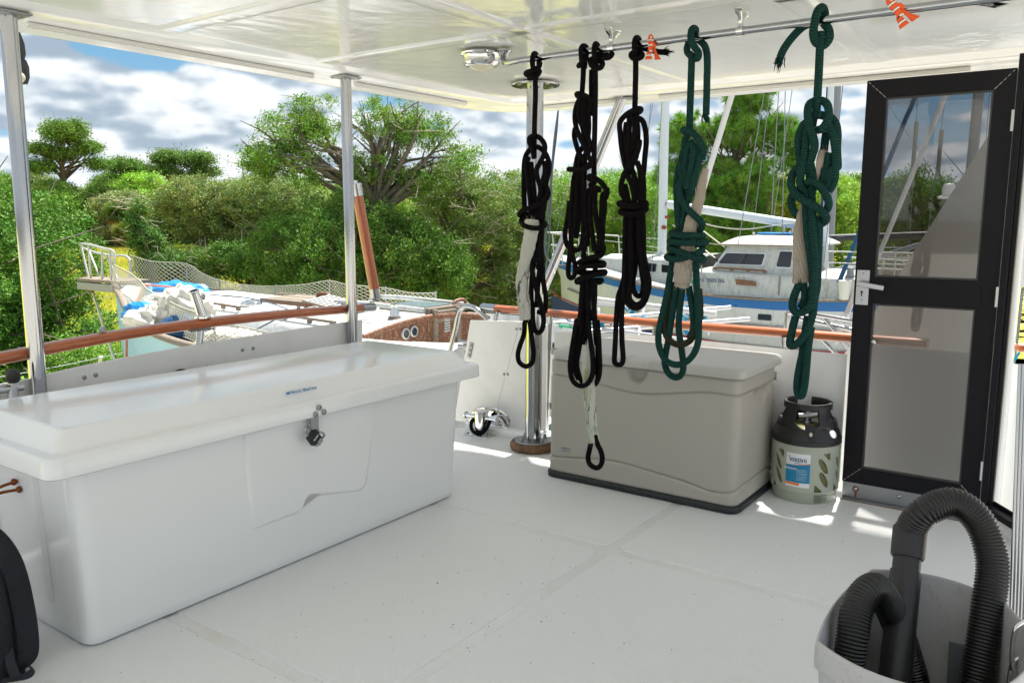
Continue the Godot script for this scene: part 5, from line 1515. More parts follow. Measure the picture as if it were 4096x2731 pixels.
	band.call("label_stripe", -0.56, -0.14, func(f): return 0.093 - 0.002 * f, func(_f): return 0.103, M.orange_print, R + 0.0012)
	var put := func(called: String, text: String, size: float, ang: float, y: float, m: Material, bold: bool) -> void:
		var a: float = ang + face
		var d := V(sin(a), 0, cos(a))
		text_part(o, called, text, size, c + d * (R + 0.0022) + V(0, y, 0), V(cos(a), 0, -sin(a)), V(0, 1, 0), m, bold, R)
	put.call("label_brand", "VIKING", 0.0165, -0.20, 0.211, M.navy_print, true)
	put.call("label_brand_line", "cylinders", 0.006, -0.19, 0.197, M.teal_print, false)
	put.call("label_word", "APPROVED", 0.0088, -0.42, 0.168, M.paper, true)
	var fl := MB.new()
	var fa := -0.475 + face
	var fdir := V(sin(fa), 0, cos(fa))
	var fr := V(cos(fa), 0, -sin(fa))
	for s in [[-0.002, 0.0], [0.0015, 0.35]]: fl.face([c + fdir * (R + 0.0022) + fr * (s[0] - 0.0022) + V(0, 0.222, 0), c + fdir * (R + 0.0022) + fr * (s[0] + 0.0022) + V(0, 0.222, 0), c + fdir * (R + 0.0022) + fr * (s[0] + s[1] * 0.004) + V(0, 0.231, 0)])
	part("label_flame", fl, M.orange_print, o)
	var small := MB.new()
	rng.seed = 5
	for i in 9:
		var y := 0.166 - i * 0.0058 - (0.003 if i > 4 else 0.0)
		var a0 := -0.22
		var a1 := a0 + rng.randf_range(0.2, 0.32)
		for k in 5:
			var b0 := lerpf(a0, a1, k / 5.0) + face
			var b1 := lerpf(a0, a1, (k + 0.8) / 5.0) + face
			small.face([c + V(sin(b0) * (R + 0.0016), y, cos(b0) * (R + 0.0016)), c + V(sin(b1) * (R + 0.0016), y, cos(b1) * (R + 0.0016)), c + V(sin(b1) * (R + 0.0016), y + 0.0012, cos(b1) * (R + 0.0016)), c + V(sin(b0) * (R + 0.0016), y + 0.0012, cos(b0) * (R + 0.0016))])
	part("label_small_print", small, M.paper, o)
	var warn := MB.new()
	for i in 9:
		var y := 0.047 - i * 0.0042
		var r := 0.1472 + 0.004 * clampf((y - 0.04) / 0.02, 0.0, 1.0)
		for k in 9:
			if i % 3 == 2 and k > 5: continue
			var b0 := 0.32 + k * 0.05 + face
			var b1 := b0 + 0.04
			warn.face([c + V(sin(b0) * r, y, cos(b0) * r), c + V(sin(b1) * r, y, cos(b1) * r), c + V(sin(b1) * r, y + 0.0018, cos(b1) * r), c + V(sin(b0) * r, y + 0.0018, cos(b0) * r)])
	part("warning_print", warn, M.ink_black, o)
	var stk := MB.new()
	var sa := 0.86 + face
	var sd := V(sin(sa), 0, cos(sa))
	stk.lathe(c + sd * 0.1475 + V(0, 0.332, 0), [Vector2(0, 0.0055), Vector2(0.0185, 0.005), Vector2(0.0185, 0.0)], 20, Basis(V(cos(sa), 0, -sin(sa)), (sd + V(0, 0.55, 0)).normalized(), V(0, 1, 0)).orthonormalized())
	part("round_sticker", stk, M.paper, o)

func build_door() -> void:
	var o := thing("glazed_door", "black framed glazed door with a silver lever handle, standing open at the right", "door", V(-0.62, 0.08, -4.0))
	var z := -4.0
	var hz := 0.018
	var t := Transform3D(Basis(), V(0, 0, z - hz))
	var x0 := -0.904
	var x1 := -0.336
	var y0 := 0.082
	var y1 := 1.907
	var ix0 := -0.822
	var ix1 := -0.412
	var iy0 := 0.158
	var iy1 := 1.828
	var g := 0.0008
	for s in [["stile", [Vector2(x0, y0 + g), Vector2(ix0, iy0 + g), Vector2(ix0, 0.935), Vector2(ix0 - 0.018, 0.945), Vector2(ix0 - 0.018, 1.03), Vector2(ix0, 1.042), Vector2(ix0, iy1 - g), Vector2(x0, y1 - g)]], ["stile", [Vector2(x1, y0 + g), Vector2(x1, y1 - g), Vector2(ix1, iy1 - g), Vector2(ix1, 1.042), Vector2(ix1 + 0.018, 1.03), Vector2(ix1 + 0.018, 0.945), Vector2(ix1, 0.935), Vector2(ix1, iy0 + g)]], ["top_rail", [Vector2(x0 + g, y1), Vector2(ix0, iy1), Vector2(ix1, iy1), Vector2(x1 - g, y1)]], ["bottom_rail", [Vector2(x0 + g, y0), Vector2(x1 - g, y0), Vector2(ix1, iy0), Vector2(ix0, iy0)]], ["middle_rail", [Vector2(ix0 - 0.017, 0.946), Vector2(ix0 + 0.002, 0.928), Vector2(ix1 - 0.002, 0.928), Vector2(ix1 + 0.017, 0.946), Vector2(ix1 + 0.017, 1.029), Vector2(ix1 - 0.002, 1.048), Vector2(ix0 + 0.002, 1.048), Vector2(ix0 - 0.017, 1.029)]]]:
		var b := MB.new()
		b.prism(PackedVector2Array(s[1]), t, hz * 2.0)
		part(s[0], b, M.door_black, o)
	# the dark beads that hold the glass, and the scratched mitres
	for q in [[iy0, 0.928], [1.048, iy1]]:
		var b := MB.new()
		for s in [[V((ix0 + ix1) * 0.5, q[0] + 0.004, z + 0.010), V((ix1 - ix0) * 0.5, 0.004, 0.007)], [V((ix0 + ix1) * 0.5, q[1] - 0.004, z + 0.010), V((ix1 - ix0) * 0.5, 0.004, 0.007)], [V(ix0 + 0.004, (q[0] + q[1]) * 0.5, z + 0.010), V(0.004, (q[1] - q[0]) * 0.5 - 0.008, 0.0068)], [V(ix1 - 0.004, (q[0] + q[1]) * 0.5, z + 0.010), V(0.004, (q[1] - q[0]) * 0.5 - 0.008, 0.0068)]]: b.rbox(s[0], s[1], 0.002, Basis(), 1)
		part("glazing_bead", b, M.seal_grey, o)
	var sc := MB.new()
	for s in [[Vector2(ix0, iy1), Vector2(x0, y1)], [Vector2(ix1, iy1), Vector2(x1, y1)], [Vector2(ix0, iy0), Vector2(x0, y0)], [Vector2(ix1, iy0), Vector2(x1, y0)]]:
		for k in 5:
			var f0 := k / 5.0 + 0.02
			var a: Vector2 = s[0].lerp(s[1], f0)
			var e: Vector2 = s[0].lerp(s[1], f0 + 0.16 - 0.02 * k)
			sc.rod(V(a.x, a.y, z + hz), V(e.x, e.y, z + hz), 0.0009, 5)
	part("worn_mitre", sc, M.trim_white, o)
	for q in [[iy0, 0.93], [1.046, iy1]]:
		var b := MB.new()
		b.rbox(V((ix0 + ix1) * 0.5, (q[0] + q[1]) * 0.5, z), V((ix1 - ix0) * 0.5, (q[1] - q[0]) * 0.5, 0.0025), 0.001, Basis(), 1)
		part("glass_pane", b, M.door_glass, o)
	var lk := MB.new()
	lk.rbox(V(-0.868, 0.998, z + hz + 0.002), V(0.027, 0.079, 0.002), 0.001)
	part("lock_plate", lk, M.aluminium, o)
	var lv := MB.new()
	lv.rod(V(-0.878, 1.02, z + hz), V(-0.878, 1.02, z + hz + 0.04), 0.008, 12)
	lv.rbox(V(-0.828, 1.010, z + hz + 0.042), V(0.058, 0.0115, 0.006), 0.004, Basis(V(0, 0, 1), -0.14))
	part("lever_handle", lv, M.aluminium, o)
	var kh := MB.new()
	kh.lathe(V(-0.87, 0.978, z + hz + 0.004), [Vector2(0.0055, 0), Vector2(0.0055, 0.0006), Vector2(0, 0.0006)], 12, Basis(V(1, 0, 0), V(0, 0, 1), V(0, -1, 0)))
	kh.rbox(V(-0.87, 0.968, z + hz + 0.0044), V(0.0028, 0.009, 0.0004), 0.0003, Basis(), 1)
	part("keyhole", kh, M.ink_black, o)
	for y in [1.063, 0.942]:
		var sw := MB.new()
		sw.ball(V(-0.868, y, z + hz + 0.004), V(0.004, 0.004, 0.002), 8)
		part("screw", sw, M.dull_steel, o)
	var kb := MB.new()
	kb.rod(V(-0.806, 0.753, z), V(-0.806, 0.753, z + 0.018), 0.009, 12)
	kb.ball(V(-0.806, 0.753, z + 0.02), V(0.011, 0.011, 0.007), 12)
	part("glass_knob", kb, M.chrome, o)
	var jm := thing("door_jamb", "black jamb with silver hinges and a low sill beside the open glazed door", "door frame", V(-0.31, 0.05, -4.0))
	var j := MB.new()
	j.rbox(V(-0.318, 1.01, z + 0.004), V(0.014, 0.95, 0.026), 0.003)
	j.rbox(V(-0.2945, 1.01, z - 0.012), V(0.009, 0.948, 0.03), 0.003)
	part("post", j, M.door_black, jm)
	var sd := V(0.168, 0, 0.244).normalized()
	var sn := V(sd.z, 0, -sd.x)
	var si := MB.new()
	var sb := Basis(sn, V(0, 1, 0), -sd)
	si.rbox(V(-0.31, 0.07, -4.02) + sd * 0.4, V(0.03, 0.014, 0.4), 0.004, sb)
	si.rbox(V(-0.31, 0.085, -4.02) + sd * 0.4 + sn * 0.02, V(0.006, 0.014, 0.4), 0.003, sb)
	part("sill", si, M.door_black, jm)
	var ss := MB.new()
	ss.rbox(V(-0.31, 0.028, -4.02) + sd * 0.45 + sn * 0.03, V(0.045, 0.028, 0.46), 0.006, sb)
	part("plinth", ss, M.gelcoat, jm)
	for y in [1.70, 0.985, 0.235]:
		var h := MB.new()
		h.rbox(V(-0.329, y, z + 0.026), V(0.011, 0.042, 0.0022), 0.001)
		h.rod(V(-0.339, y - 0.042, z + 0.026), V(-0.339, y + 0.042, z + 0.026), 0.0042, 8)
		for dy in [-0.028, 0.0, 0.028]: h.ball(V(-0.327, y + dy, z + 0.028), V(0.0035, 0.0035, 0.0018), 6)
		part("hinge", h, M.aluminium, jm)
	# stainless kick plate below the door
	var kp := thing("kick_plate", "rust stained stainless plate bolted along the deck under the glazed door", "plate", V(-0.64, 0, -3.99))
	var p1 := MB.new()
	p1.rbox(V(-0.64, 0.045, -3.992), V(0.262, 0.036, 0.003), 0.002)
	p1.rbox(V(-0.64, 0.0062, -3.972), V(0.262, 0.0026, 0.022), 0.002)
	part("plate", p1, M.dull_steel, kp)
	for x in [-0.843, -0.655, -0.47]:
		var s := MB.new()
		s.ball(V(x, 0.052, -3.988), V(0.0105, 0.0105, 0.006), 10)
		part("bolt", s, M.steel, kp)
	var rs := MB.new()
	rs.lathe(V(-0.843, 0.052, -3.9893), [Vector2(0.015, 0), Vector2(0.015, 0.0006), Vector2(0, 0.0006)], 14, Basis(V(1, 0, 0), V(0, 0, 1), V(0, -1, 0)))
	rs.rbox(V(-0.842, 0.028, -3.9888), V(0.0045, 0.016, 0.0003), 0.0002, Basis(), 1)
	rs.rbox(V(-0.64, 0.0045, -3.947), V(0.262, 0.0008, 0.0022), 0.0005, Basis(), 1)
	part("rust_stain", rs, M.rusty, kp)
	# the yacht's moulded wing wall behind the door
	var w := thing("wing_wall", "white moulded wing wall with a raked edge, seen through the door glass", "wall", V(-0.3, 0, -4.34))
	var wl := MB.new()
	wl.prism(outline([Vector2(-1.055, 0.56), Vector2(-0.886, 0.846), Vector2(-0.447, 1.694), Vector2(-0.362, 1.86), Vector2(-0.352, 0.9), Vector2(-0.35, -0.1), Vector2(-1.055, -0.1)], [0.05, 0.1, 0, 0, 0, 0, 0.02]), Transform3D(Basis(), V(0, 0, -4.40)), 0.06)
	part("panel", wl, M.gelcoat, w)
	var wr := MB.new()
	wr.rbox(V(-0.318, 1.0, -4.40), V(0.034, 1.06, 0.05), 0.02)
	wr.rbox(V(-0.06, 0.27, -4.52), V(0.26, 0.36, 0.012), 0.004)
	wr.prism(PackedVector2Array([Vector2(-0.33, 1.0), Vector2(-0.255, 1.0), Vector2(-0.18, 2.0), Vector2(-0.33, 2.0)]), Transform3D(Basis(), V(0, 0, -4.47)), 0.03)
	part("side_panel", wr, M.gelcoat, w)
	var st := thing("teak_rail", "short end of a varnished teak rail past the door jamb at the far right", "handrail", V(-0.2, 0.7, -4.55), "varnished teak handrails")
	var sr := MB.new()
	sr.tube([V(-0.292, 0.703, -4.56), V(-0.275, 0.705, -4.56), V(0.6, 0.72, -4.56)], [0.02, 0.03, 0.033], 16, true, 0.75, Vector3.BACK)
	part("rail", sr, M.teak, st)
	var bl := MB.new()
	for s in [[V(-0.30, 0.62, -4.68), V(-0.20, 0.86, -4.68)], [V(-0.25, 0.62, -4.70), V(-0.13, 0.86, -4.70)]]: bl.tube([s[0], s[1]], 0.006, 8)
	single("blue_line", bl, M.line_blue, "two slanting blue lines behind the short teak rail at the far right", "rope", V(-0.22, 0.7, -4.69))

func build_bin() -> void:
	var o := thing("waste_bin", "scuffed pale grey plastic bin with bowed sides, holding black hoses", "bin", V(-0.225, 0, -1.70))
	var mid := V(-0.226, 0, -1.705)
	# rim corners: near left, far left, far right, near right; sides bow outwards
	var cs := [V(-0.374, 0, -1.515), V(-0.362, 0, -1.925), V(-0.095, 0, -1.905), V(-0.085, 0, -1.50)]
	var shape := func(k: float, y: float) -> Array:
		var out := []
		for i in 4:
			var a: Vector3 = cs[i]
			var b: Vector3 = cs[(i + 1) % 4]
			var nn := (b - a).cross(Vector3.UP).normalized()
			if nn.dot((a + b) * 0.5 - mid) < 0.0: nn = -nn
			for j in 14:
				var f := j / 14.0
				var p := a.lerp(b, f) + nn * 0.055 * (1.0 - pow(2.0 * f - 1.0, 2.0)) * (0.35 if i == 0 else 1.0)
				p = mid + (p - mid) * k
				p.y = y
				out.append(p)
		return out
	var b := MB.new()
	b.loft([shape.call(0.74, 0.006), shape.call(0.78, 0.012), shape.call(0.955, 0.46), shape.call(0.955, 0.46), shape.call(0.99, 0.466), shape.call(1.0, 0.474), shape.call(1.0, 0.512), shape.call(0.992, 0.519), shape.call(0.975, 0.520), shape.call(0.965, 0.514), shape.call(0.93, 0.46), shape.call(0.765, 0.02)])
	part("tub", b, M.bin_grey, o)
	var pt := MB.new()
	pt.rbox(V(-0.158, 0.35, -1.905), V(0.035, 0.06, 0.0006), 0.0004, Basis(V(0, 1, 0), -0.05) * Basis(V(1, 0, 0), 0.16), 1)
	part("faded_sticker", pt, M.mast_grey, o)
	var hs := thing("vacuum_hose", "black ribbed vacuum hose with a straight wand stuck upright in the grey bin", "hose", V(-0.26, 0.1, -1.8))
	var corr := func(path: Array, r: float, pitch: float) -> MB:
		var dense := []
		var rad := []
		var total := 0.0
		for i in path.size() - 1: total += path[i].distance_to(path[i + 1])
		var n := int(total / pitch * 4.0)
		var at := 0
		var gone := 0.0
		for k in n + 1:
			var want := total * k / n
			while at < path.size() - 2 and gone + path[at].distance_to(path[at + 1]) < want:
				gone += path[at].distance_to(path[at + 1])
				at += 1
			var f := clampf((want - gone) / maxf(path[at].distance_to(path[at + 1]), 1e-6), 0.0, 1.0)
			dense.append(path[at].lerp(path[at + 1], f))
			rad.append(r - (0.0 if k % 4 == 0 else (0.0012 if k % 2 == 1 else 0.0042)))
		var m := MB.new()
		m.tube(dense, rad, 22, false)
		return m
	var big := smooth_path([V(-0.290, 0.60, -1.928), V(-0.287, 0.632, -1.93), V(-0.262, 0.674, -1.93), V(-0.214, 0.694, -1.965), V(-0.164, 0.66, -1.973), V(-0.131, 0.584, -1.95), V(-0.128, 0.492, -1.90), V(-0.131, 0.36, -1.84), V(-0.14, 0.2, -1.78), V(-0.15, 0.06, -1.74)], 14)
	part("ribbed_hose", corr.call(big, 0.033, 0.0072), M.hose_black, hs)
	var lo := smooth_path([V(-0.318, 0.16, -1.585), V(-0.328, 0.30, -1.597), V(-0.332, 0.404, -1.612), V(-0.333, 0.483, -1.632), V(-0.334, 0.54, -1.672), V(-0.317, 0.562, -1.72), V(-0.304, 0.51, -1.79), V(-0.285, 0.416, -1.862), V(-0.25, 0.31, -1.87), V(-0.22, 0.2, -1.85), V(-0.2, 0.08, -1.8)], 12)
	part("ribbed_hose", corr.call(lo, 0.0315, 0.0066), M.hose_black, hs)
	var wn := MB.new()
	var a := V(-0.290, 0.618, -1.932)
	var e := V(-0.254, 0.06, -1.585)
	var d := (e - a).normalized()
	wn.tube([a - d * 0.012, a - d * 0.008, a + d * 0.052, a + d * 0.057], [0.034, 0.0355, 0.0345, 0.031], 28)
	wn.tube([a + d * 0.05, a + d * 0.088], 0.0285, 28, false)
	wn.tube([a + d * 0.085, a + d * 0.0851, a + d * 0.50, a + d * 0.65], [0.029, 0.0315, 0.0325, 0.033], 28)
	part("wand", wn, M.black_plastic, hs)

func build_backpack() -> void:
	var o := thing("backpack", "dark navy backpack with a padded strap at the near end of the white chest", "backpack", V(-2.55, 0, -0.92))
	var b := MB.new()
	var rows := []
	for s in [[0.004, 0.80], [0.012, 0.93], [0.06, 1.0], [0.2, 1.03], [0.32, 0.96], [0.40, 0.8], [0.45, 0.5], [0.462, 0.2]]:
		var r := []
		for i in 28:
			var t := TAU * i / 28
			var cx := signf(cos(t)) * pow(absf(cos(t)), 0.6)
			var cz := signf(sin(t)) * pow(absf(sin(t)), 0.6)
			r.append(V(-2.545 + cx * 0.135 * s[1], s[0], -0.885 + cz * 0.125 * s[1]))
		rows.append(r)
	b.loft(rows)
	part("body", b, M.nylon, o)
	var p := MB.new()
	p.rbox(V(-2.47, 0.13, -0.87), V(0.03, 0.10, 0.09), 0.025, Basis(), 3)
	part("pocket", p, M.nylon, o)
	var s := MB.new()
	s.tube(smooth_path([V(-2.50, 0.44, -0.93), V(-2.455, 0.41, -0.965), V(-2.43, 0.325, -0.995), V(-2.42, 0.19, -1.01), V(-2.42, 0.07, -1.012), V(-2.43, 0.035, -0.995), V(-2.46, 0.02, -0.97)], 7), 0.032, 14, true, 0.42, V(0.4, 0, -1))
	part("padded_strap", s, M.nylon, o)
	var w := MB.new()
	w.tube(smooth_path([V(-2.435, 0.11, -0.965), V(-2.40, 0.06, -0.955), V(-2.395, 0.02, -0.965), V(-2.415, 0.008, -0.985), V(-2.43, 0.03, -1.0), V(-2.41, 0.012, -1.015), V(-2.39, 0.01, -0.99), V(-2.42, 0.007, -0.94), V(-2.45, 0.006, -0.87)], 6), 0.013, 8, true, 0.13)
	part("webbing_tail", w, M.webbing, o)

func build_right_edge() -> void:
	var o := thing("folding_steps", "ribbed grey aluminium step edge with bent rod handles at the right edge", "steps", V(-0.06, 0.4, -1.95))
	var b := MB.new()
	var a := V(-0.119, 1.0, -2.03)
	var e := V(-0.085, 0.40, -1.945)
	var n := 14
	for i in n:
		var off := V(0.0062, 0, -0.0012) * i
		b.tube([a + off, e + off], 0.0036, 6)
	part("ribbed_face", b, M.aluminium, o)
	var bk := MB.new()
	bk.face([a + V(0, 0, -0.001), a + V(0.09, 0, -0.02), e + V(0.09, 0, -0.02), e + V(0, 0, -0.001)])
	part("back_plate", bk, M.dull_steel, o)
	for s in [0.0, -0.075]:
		var r := MB.new()
		r.tube(smooth_path([V(-0.03, 0.545 + s, -1.80), V(-0.055, 0.537 + s, -1.80), V(-0.069, 0.525 + s, -1.79), V(-0.073, 0.50 + s, -1.785), V(-0.071, 0.455 + s, -1.777), V(-0.066, 0.438 + s, -1.78), V(-0.05, 0.435 + s, -1.79), V(-0.02, 0.435 + s, -1.79)], 5), 0.0045, 10)
		part("rod_handle", r, M.chrome, o)

# ---------------------------------------------------------------- overhead rail, lamp, pegs and dock lines
func build_overhead() -> void:
	var o := thing("overhead_rail", "polished grab rail under the ceiling that the dock lines hang from", "grab rail", V(-1.3, 1.95, -2.9))
	var b := MB.new()
	b.tube(smooth_path([V(-2.165, 2.012, -2.99), V(-2.15, 1.985, -2.97), V(-2.125, 1.957, -2.94), V(-2.085, 1.947, -2.915), V(-2.02, 1.947, -2.905)], 5) + [V(-1.6, 1.947, -2.9), V(-1.1, 1.947, -2.9), V(-0.2, 1.947, -2.9)], 0.0135, 18)
	part("tube", b, M.steel, o)
	var f := MB.new()
	f.lathe(V(-2.168, 2.014, -2.995), [Vector2(0.036, 0.004), Vector2(0.036, -0.001), Vector2(0.026, -0.008), Vector2(0.017, -0.022), Vector2(0.0145, -0.034)], 20)
	part("end_foot", f, M.steel, o)
	for x in [-1.59, -1.085]:
		var k := MB.new()
		k.tube([V(x - 0.012, 1.947, -2.9), V(x + 0.012, 1.947, -2.9)], 0.0175, 18)
		for s in [-1, 1]:
			k.tube(smooth_path([V(x, 1.955, -2.9 + s * 0.008), V(x, 1.975, -2.9 + s * 0.008), V(x + 0.002, 1.992, -2.9 + s * 0.017), V(x + 0.002, 2.008, -2.9 + s * 0.034)], 4), [0.011, 0.0095, 0.0085, 0.008, 0.0075, 0.0075, 0.0075, 0.008, 0.0085, 0.0095, 0.0105, 0.012, 0.013], 10)
			k.rbox(V(x + 0.002, 2.0145, -2.9 + s * 0.036), V(0.014, 0.0035, 0.014), 0.003, Basis(), 1)
		part("bracket", k, M.chrome, o)
	var l := thing("dome_lamp", "unlit round steel ceiling lamp with a ribbed glass lens beside the overhead rail", "ceiling lamp", V(-2.285, 2.0, -2.99))
	var c := V(-2.285, 2.018, -2.99)
	var r1 := MB.new()
	r1.lathe(c, [Vector2(0.092, 0.0), Vector2(0.094, -0.004), Vector2(0.092, -0.009), Vector2(0.083, -0.013), Vector2(0.081, -0.016), Vector2(0.078, -0.038), Vector2(0.080, -0.042), Vector2(0.074, -0.052), Vector2(0.066, -0.057), Vector2(0.056, -0.058)], 40)
	part("steel_rim", r1, M.chrome, l)
	var gl := MB.new()
	var prof := []
	for i in 17:
		var f2 := i / 16.0
		prof.append(Vector2(0.058 * (1.0 - f2), -0.056 - 0.024 * (1.0 - pow(1.0 - f2, 2.0)) - (0.0012 if i % 2 == 1 else 0.0)))
	gl.lathe(c, prof, 40)
	part("glass_lens", gl, M.lamp_glass, l)
	fish_peg("orange and white fish shaped peg clipped on the overhead rail between black and green ropes", V(-1.413, 1.93, -2.878), 0.0)
	fish_peg("orange and white fish shaped peg hanging at the right end of the overhead rail", V(-0.575, 1.94, -2.86), 0.62)

func fish_peg(label: String, at: Vector3, turn: float) -> void:
	var o := thing("fish_peg", label, "clothes peg", at, "fish shaped pegs on the overhead rail")
	var bs := Basis(V(0, 0, 1), turn)
	var face := Basis(V(0, 1, 0), 0.35)
	bs = (face * bs).scaled(Vector3.ONE * (0.72 if turn == 0.0 else 0.85))
	# body: nose up, swelling at the gills, then the tail spread in two lobes
	var prof := [[0.058, 0.004], [0.052, 0.013], [0.04, 0.0185], [0.024, 0.0195], [0.006, 0.0165], [-0.014, 0.0145], [-0.034, 0.0145], [-0.050, 0.018], [-0.064, 0.025]]
	var b := MB.new()
	var rows := []
	for s in prof:
		var r := []
		for i in 14:
			var t := TAU * i / 14
			var lean: float = (-0.008 if s[0] < -0.03 else 0.0)
			r.append(at + bs * V(cos(t) * s[1] * 0.8 - 0.004 + lean, s[0], sin(t) * s[1] * 0.5 + 0.006))
		rows.append(r)
	b.loft(rows)
	part("body", b, M.fish_orange, o)
	var t2 := MB.new()
	var rows2 := []
	for s in [[0.010, 0.008, 0.010], [-0.014, 0.009, 0.014], [-0.036, 0.011, 0.022], [-0.056, 0.018, 0.030], [-0.066, 0.022, 0.034]]:
		var r := []
		for i in 12:
			var t := TAU * i / 12
			r.append(at + bs * V(cos(t) * s[1] * 0.75 + s[2], s[0], sin(t) * s[1] * 0.45 - 0.008))
		rows2.append(r)
	t2.loft(rows2)
	part("lower_jaw", t2, M.fish_orange, o)
	for y in [0.026, 0.002, -0.026, -0.048]:
		for w in [[0.0042, 0.0004, M.ink_black, "stripe_edge"], [0.0028, 0.0008, M.fish_white, "stripe"]]:
			var st := MB.new()
			var rr := []
			for yy in [y - w[0], y + w[0]]:
				var rad := 0.019
				for k in prof.size() - 1:
					if yy <= prof[k][0] and yy >= prof[k + 1][0]: rad = lerpf(prof[k][1], prof[k + 1][1], (prof[k][0] - yy) / (prof[k][0] - prof[k + 1][0]))
				var r := []
				for i in 14:
					var t := TAU * i / 14
					var lean: float = (-0.008 if yy < -0.03 else 0.0)
					r.append(at + bs * V(cos(t) * (rad * 0.8 + w[1]) - 0.004 + lean, yy + sin(t) * 0.002, sin(t) * (rad * 0.5 + w[1]) + 0.006))
				rr.append(r)
			st.loft(rr, true, false, false)
			part(w[3], st, w[2], o)
	var ey := MB.new()
	ey.ball(at + bs * V(-0.001, 0.041, 0.0155), V(0.0042, 0.0042, 0.0015), 10)
	part("eye", ey, M.fish_white, o)
	var pu := MB.new()
	pu.ball(at + bs * V(-0.001, 0.041, 0.017), V(0.002, 0.002, 0.0012), 8)
	part("pupil", pu, M.ink_black, o)
	var fn := MB.new()
	fn.ball(at + bs * V(0.016, 0.004, 0.006), V(0.008, 0.016, 0.003), 10, bs * Basis(V(0, 0, 1), 0.4))
	part("fin", fn, M.fish_orange, o)

func pts_of(a: Array, from := 0, stride := 3) -> Array:
	var out := []
	for i in range(from, a.size(), stride): out.append(V(a[i], a[i + 1], a[i + 2]) * 0.001)
	return out

func fray(o: Node3D, at: Vector3, dir: Vector3, r: float, m: Material, n := 26) -> void:
	var b := MB.new()
	for i in n:
		var s := at + Vector3(rng.randfn(), rng.randfn(), rng.randfn()) * r * 0.4
		var e := s + (dir + Vector3(rng.randfn(), rng.randfn(), rng.randfn()) * 0.35) * rng.randf_range(0.012, 0.032)
		b.tube([s, s.lerp(e, 0.5) + Vector3(rng.randfn(), 0, rng.randfn()) * 0.002, e], [0.0024, 0.002, 0.0008], 4, false)
	part("frayed_end", b, m, o)

func hank(label: String, data: Array, r: float, m: Material, sleeves: Array) -> Node3D:
	var c := pts_of(data[0][1])
	var o := thing("dock_line", label, "dock line", V(c[0].x, 1.947, -2.9), "coiled dock lines on the overhead rail")
	for s in data:
		var b := MB.new()
		b.tube(smooth_path(pts_of(s[1]), 7), r, 12, true)
		part(s[0], b, M.worn_rope if s[0] == "worn_strand" else m, o)
	# loose fibres standing off the braid
	rng.seed = int(c[0].x * 1000.0)
	var fz := MB.new()
	for s in data:
		var p := smooth_path(pts_of(s[1]), 4)
		for k in int(p.size() * 0.35):
			var q: Vector3 = p[rng.randi() % p.size()]
			var d := Vector3(rng.randfn(), rng.randfn(), rng.randfn()).normalized()
			fz.tube([q + d * r * 0.98, q + d * (r + rng.randf_range(0.002, 0.005))], 0.0005, 3, false)
	part("loose_fibres", fz, m, o).set_meta("kind", "stuff")
	for s in sleeves:
		var b := MB.new()
		var path := pts_of(s[0], 0, 4)
		var wid := []
		for i in range(3, s[0].size(), 4): wid.append(s[0][i] * 0.0005)
		var dense := smooth_path(path, 6)
		var dw := []
		for i in dense.size():
			var f := i / 6.0
			var k := mini(int(f), wid.size() - 2)
			dw.append(lerpf(wid[k], wid[k + 1], smoothstep(0.0, 1.0, f - k)) * (1.0 + 0.035 * sin(i * 1.7) + 0.02 * sin(i * 0.6)))
		b.tube(dense, dw, 22, false, s[2], V(0.87, 0, -0.5))
		part("chafe_sleeve", b, s[1], o)
		var th := MB.new()
		for e in [0, dense.size() - 1]:
			for k in 9:
				var q: Vector3 = dense[e] + V(rng.randf_range(-0.9, 0.9) * dw[e], 0, rng.randf_range(-0.4, 0.4) * dw[e])
				var dn := V(rng.randfn() * 0.4, -1.0 if e > 0 else 1.0, rng.randfn() * 0.3) * rng.randf_range(0.006, 0.02)
				th.tube([q, q + dn], [0.0007, 0.0004], 3, false)
		part("frayed_threads", th, s[1], o)
	return o

func build_ropes() -> void:
	M.sleeve_grey.uv1_scale = V(1, 1.8, 1); M.sleeve_green.uv1_scale = V(1, 1.9, 1); M.sleeve_tan.uv1_scale = V(1, 1.9, 1)
	hank("black coiled dock line with a long grey canvas sleeve, nearest the lamp", ROPE_1, 0.0107, M.black_rope, [[SLEEVE_1, M.sleeve_grey, 0.5]])
	hank("short black coiled dock line without a sleeve, just behind the longest rope", ROPE_2, 0.0104, M.black_rope, [])
	hank("longest black dock line, its green stained sleeve hanging before the beige chest", ROPE_3, 0.0106, M.black_rope, [[SLEEVE_3, M.sleeve_green, 0.42]])
	var r4 := hank("black coiled dock line next to the fish peg, with two tight turns round its middle", ROPE_4, 0.0106, M.black_rope, [])
	fray(r4, pts_of(ROPE_4[1][1])[0], V(1, -0.05, 0.2), 0.0106, M.black_rope)
	var r5 := hank("green coiled dock line with four turns round a tan sleeve, above the beige chest", ROPE_5, 0.0125, M.green_rope, [[SLEEVE_5, M.sleeve_tan, 0.5]])
	var p5 := pts_of(ROPE_5[1][1])
	fray(r5, p5[-1], V(-0.1, -1, 0), 0.0125, M.green_rope, 40)
	var r6 := hank("rightmost green dock line, thick and worn, its loop hanging above the gas cylinder", ROPE_6, 0.0136, M.green_rope, [[SLEEVE_6, M.sleeve_tan, 0.4], [SLEEVE2_6, M.sleeve_tan, 0.36]])
	var p6 := pts_of(ROPE_6[1][1])
	fray(r6, p6[-1], V(-0.35, -1, 0), 0.0136, M.green_rope, 40)

